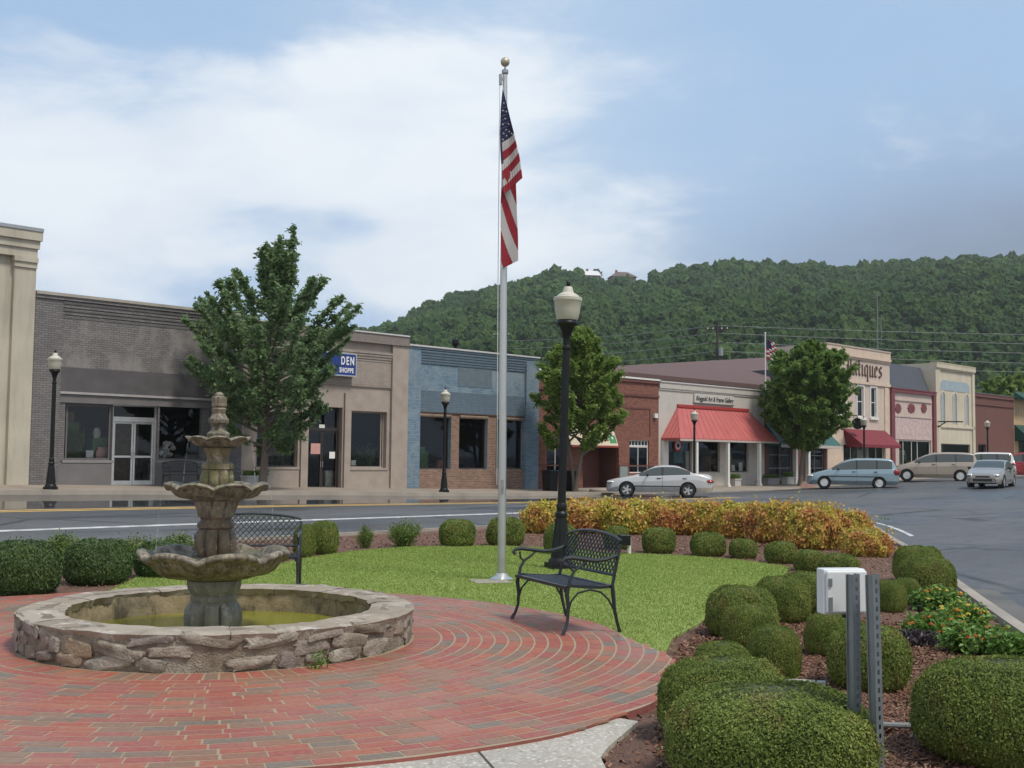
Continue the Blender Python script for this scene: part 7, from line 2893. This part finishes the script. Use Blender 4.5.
MB().box(-.03, .03, -.08, -.056, -.125, -.11).build('cable_gland', M_BLACKP, eb, smooth=False)
# slab and pipe lying on the mulch
p = G(803, 685, BED)
o = MB().box(-.16, .16, -.035, .035, -.01, .035).build('marker_slab', plain('pale_slab', (.42, .43, .41), .7), smooth=False)
o.location, o.rotation_euler = (p.x, p.y, BED), (0, 0, -.25)
tag(o, 'pale narrow slab lying on the mulch behind the largest foreground boxwood', 'slab')
p = G(890, 730, BED)
o = MB().tube([(-.12, 0, .03), (.22, -.03, .03)], .020, 10).build('drain_pipe', plain('grey_pipe', (.17, .185, .185), .5))
o.location = (p.x, p.y, BED)
tag(o, 'short grey pipe lying on the mulch right of the steel posts', 'pipe')
# path light and flood light
p = G(919, 619, BED)
o = thing('path_light', 'small black path light at the left side of the lantana bed', 'light', p)
MB().tube([(0, 0, -.05), (0, 0, .08)], .010, 6).build('stake', M_BLACKP, o)
MB().lathe([(.016, .07), (.020, .09), (.020, .125), (.026, .13), (.024, .14), (0, .145)], 12).build('head', M_BLACKP, o)
p = G(629, 555, BED)
o = thing('flood_light', 'black flood light on a short white stake behind the front bench', 'light', p)
MB().tube([(0, 0, -.1), (0, 0, .30)], .035, 8).build('stake', M_WHITEP, o)
MB().box(-.16, .02, -.10, .10, .17, .33).box(-.19, -.16, -.12, .12, .15, .35).build('head', M_BLACKP, o, smooth=False)

# bins, planters
def bin_(px, d, label, s=1.0):
    q, t = on_street(px, d)
    o = thing('rubbish_bin', label, 'bin', q, ROTZ, group='black bins by the red brick building')
    mb = MB()
    mb.prism([(-.27, -.27), (.27, -.27), (.27, .27), (-.27, .27)], lambda u, v: (u * .85, v * .85, 0), lambda u, v: (u, v, .86))
    mb.build('body', M_BLACKP, o, smooth=False, fix=True)
    MB().box(-.30, .30, -.30, .30, .862, .90).prism([(-.28, -.28), (.28, -.28), (.28, .28), (-.28, .28)], lambda u, v: (u, v, .90), lambda u, v: (u * .8, v * .8, .95)).build('lid', M_BLACKP, o, smooth=False, fix=True)
    return o


bin_(550, 2.2, 'black rubbish bin left of the near lamp post, in front of the red brick building')
bin_(571, 2.4, 'black rubbish bin at the foot of the light green tree, right of the near lamp')


def planter(px, d, w, h, label, mat, seed, plant_h=.35):
    q, t = on_street(px, d)
    o = thing('planter', label, 'planter', q, ROTZ, group='planters in front of the shops')
    mb = MB().box(-w / 2, w / 2, -.2, .2, 0, h).box(-w / 2 - .03, w / 2 + .03, -.23, .23, h - .07, h + .001)
    mb.build('trough', mat, o, smooth=False)
    rg = np.random.default_rng(seed)
    n = 700
    c = np.stack([rg.uniform(-w / 2, w / 2, n), rg.normal(0, .12, n), h + np.abs(np.clip(rg.normal(0, 1, n), -1.6, 1.6)) * plant_h * .5], 1)
    c[:, 1] = np.clip(c[:, 1], -.2, .2)
    V, F = leaf_quads(c, rg.normal(0, .7, c.shape) + (0, 0, .5), rg.uniform(.03, .06, n), .5, .2)
    np_mesh('plant', V, F, M_LF3, parent=o)
    return o


M_PLW = plain('pale_planter', (.42, .41, .39), .8)
planter(255, 1.2, .95, .45, 'pale planter box behind the fountain in front of the tan shop', M_PLW, 1, .2)
planter(735, .45, .6, .42, 'white planter with a bushy plant below the red awning', M_PLW, 2, .3)
planter(771, .5, 1.3, .38, 'long grey planter by the dark brick shop, beside the red awning post', plain('grey_planter', (.25, .25, .25), .8), 3, .25)
planter(788, .8, .8, .42, 'pale planter at the foot of the round street tree', M_PLW, 4, .35)
q, t = on_street(601, 3.4)
o = MB().lathe([(.55, -.1), (.55, .10), (.50, .14), (.0, .16)], 20).build('tree_kerb_stone', M_KERB)
o.location = (q.x, q.y, q.z)
tag(o, 'low rounded concrete kerb stone right of the light green tree', 'kerb stone')
q, t = on_street(808, 4.0)
mb = MB()
mb.prism([(-.5, 0), (.5, 0), (.35, .28), (-.35, .28)], lambda u, v: (u, -.2, v), lambda u, v: (u, .2, v))
o = mb.build('kerb_block', plain('worn_pink_kerb', (.36, .22, .19), .8, var=.2), smooth=False)
o.location, o.rotation_euler = q, (0, 0, ROTZ)
tag(o, 'worn pinkish kerb block in front of the blue minivan nose', 'block')

# ------------------------------------------------------------------ poles and wires against the hill
M_WOOD = plain('weathered_pole', (.055, .045, .038), .9)
M_WIRE = plain('wire', (.20, .21, .21), .6)


def util_pole(px, Y, top, label, arm=1.1):
    b_ = atY(px, 440, Y)
    t_ = atY(px, top, Y)
    o = thing('utility_pole', label, 'utility pole', (b_.x, Y, -.3), -.25, group='utility poles behind the shops')
    H = t_.z + .3
    MB().tube([(0, 0, 0), (0, 0, H)], [.17, .12], 10).build('pole', M_WOOD, o)
    MB().box(-arm, arm, -.06, .06, H - .75, H - .63).box(-arm * .8, arm * .8, -.05, .05, H - 2.1, H - 2.0).build('crossarm', M_WOOD, o, smooth=False)
    mb = MB()
    for x in (-arm * .9, -arm * .4, arm * .4, arm * .9):
        mb.lathe([(.05, H - .63), (.06, H - .55), (.03, H - .45), (0, H - .43)], 8, c=(x, 0, 0))
    mb.build('insulator', M_WHITEP, o)
    MB().lathe([(.0, H - 3.4), (.24, H - 3.4), (.24, H - 2.6), (0, H - 2.55)], 12, c=(.34, -.1, 0)).build('transformer', plain('transformer_grey', (.25, .27, .28), .5), o)
    return o, H


util_pole(717.5, 118, 323, 'utility pole rising behind the brown hall roof')
util_pole(500, 150, 330, 'utility pole behind the flagpole and the blue shop')
util_pole(1150, 125, 318, 'utility pole beyond the right edge')
for i, (yl, ym, yr) in enumerate(((341, 325.5, 333), (349, 333, 343), (359, 342, 352.5), (368, 351, 363), (377, 360, 372))):
    pts = []
    for (xa, xb, ya, yb) in ((500, 717, yl, ym), (717, 1150, ym, yr + 3)):
        for k in range(13):
            u = k / 12
            Yd = (150 + (118 - 150) * u) if xa == 500 else (118 + (125 - 118) * u)
            pts.append(atY(xa + (xb - xa) * u, ya + (yb - ya) * u + (3.0 if xa == 500 else 2.0) * 4 * u * (1 - u), Yd))
    o = MB().tube(pts, .028, 4).build('power_line', M_WIRE)
    tag(o, ('topmost', 'second from top', 'middle', 'second lowest', 'lowest')[i] + ' power line strung in front of the wooded hill', 'power line', 'power lines')
b_ = atY(878.5, 440, 105)
t_ = atY(878.5, 291, 105)
o = thing('antenna_mast', 'thin grey antenna mast above the peach antique shop', 'antenna', (b_.x, 105, 0))
MB().tube([(0, 0, 0), (0, 0, t_.z)], [.07, .04], 6).build('mast', M_WIRE, o)
MB().tube([(.35, 0, t_.z - 4.8), (.35, 0, t_.z - 2.2)], .03, 5).tube([(0, 0, t_.z - 4.4), (.35, 0, t_.z - 4.4)], .02, 4).tube([(-.3, 0, t_.z - .4), (.3, 0, t_.z - .4)], .02, 4).build('aerial', M_WIRE, o)
# small flag on a roof pole behind the gallery
b_ = atY(765.5, 400, 72)
t_ = atY(765.5, 334, 72)
o = thing('roof_flagpole', 'short white roof flagpole above the gallery', 'flagpole', (b_.x, 72, 3.5))
MB().tube([(0, 0, 0), (0, 0, t_.z - 3.5)], .04, 6).build('pole', M_WHITEP, o)
MB().ico((0, 0, t_.z - 3.45), (.07, .07, .07), 1).build('ball', M_WHITEP, o)
mb = MB()
zt_ = atY(766, 339, 72).z
for i in range(9):
    for j in range(4):
        z0_, z1_ = zt_ - i * .14, zt_ - (i + 1) * .14
        x0, x1 = .04 + j * .14 * (1 + .1 * i), .04 + (j + 1) * .14 * (1 + .1 * i)
        y0, y1 = .06 * math.sin(j * 2.0 + i * .4), .06 * math.sin((j + 1) * 2.0 + i * .4)
        m = 2 if i < 4 and j < 2 else (i + j) % 2
        mb.quad((x0, y0, z0_ - j * .06), (x0, y0, z1_ - j * .06), (x1, y1, z1_ - (j + 1) * .06), (x1, y1, z0_ - (j + 1) * .06), m=m)
o = mb.build('small_flag', [bpy.data.materials['flag_red'], bpy.data.materials['flag_white'], bpy.data.materials['flag_navy']])
o.location = (b_.x, 72, 0)
md = o.modifiers.new('thickness', 'SOLIDIFY')
md.thickness = .006
tag(o, 'small American flag on the roof pole above the gallery', 'flag')

# ------------------------------------------------------------------ houses on the crest
def crest_house(px, py, wpx, label, wall, roofm, h, hip):
    Y = 775
    c = atY(px, py, Y)
    w = wpx * Y / FPX
    o = thing('hill_house', label, 'house', (c.x, Y, c.z), .15)
    z0_ = -9
    MB().box(-w / 2, w / 2, -5, 5, z0_, h).build('wall', wall, o, smooth=False)
    mb = MB()
    e = 1.0
    r = w * (.22 if hip else .46)
    A = [(-w / 2 - e, -6, h), (w / 2 + e, -6, h), (w / 2 + e, 6, h), (-w / 2 - e, 6, h)]
    B = [(-r, 0, h + 4), (r, 0, h + 4)]
    mb.quad(A[0], A[1], B[1], B[0]).quad(A[2], A[3], B[0], B[1]).quad(A[1], A[2], B[1]).quad(A[3], A[0], B[0]).quad(A[3], A[2], A[1], A[0])
    rf = mb.build('roof', roofm, o, smooth=False)
    MB().box(-w * .28, -w * .28 + 1.4, -.6, .8, h + 1, h + 5.2).build('chimney', wall, rf, smooth=False)
    n = max(3, int(w / 4))
    for i in range(n):
        x = -w / 2 + (i + .5) * w / n
        f = MB().box(x - .9, x + .9, -5.12, -5.0, h - 3.0, h - .9).build('window', M_WHITEP, o, smooth=False)
        MB().box(x - .7, x + .7, -5.15, -5.11, h - 2.8, h - 1.1).build('pane', M_CGLASS, f, smooth=False)
    return o


crest_house(590.5, 279.5, 16, 'small pale-roofed house on the crest of the hill above the near lamp', plain('house_brick', (.20, .10, .08), .9), plain('white_metal_roof', (.62, .62, .62), .6), 2.0, False)
crest_house(622, 281.5, 25, 'larger brick house with a brown hipped roof on the crest of the hill', plain('house_brick', (.20, .10, .08), .9), plain('house_shingles', (.12, .085, .075), .9), 2.5, True)
p = atY(596.5, 275, 782)
tree('lone tree between the two houses on the crest', (p.x, 782, atY(596, 281, 782).z - 2), [(2, 2), (5, 4), (8, 3.8), (10, 1.5)], 26, 3000, .6, M_LF1, 2, 61, tr=.4, name='tree', group='trees on the crest')

# ------------------------------------------------------------------ the moist air between here and the hill
Mz = bpy.data.materials.new('haze_air')
Mz.use_nodes = True
nt = Mz.node_tree
nt.nodes.clear()
_o, _v = nt.nodes.new('ShaderNodeOutputMaterial'), nt.nodes.new('ShaderNodeVolumePrincipled')
_v.inputs['Color'].default_value = (.93, .95, 1, 1)
_v.inputs['Density'].default_value = .00018
_v.inputs['Anisotropy'].default_value = .2
nt.links.new(_v.outputs[0], _o.inputs['Volume'])
o = MB().box(-700, 1700, -60, 1300, -1.6, 175).build('haze', Mz, smooth=False)
o['kind'] = 'stuff'
tag(o, 'thin pale haze between the town and the wooded hill', 'haze')
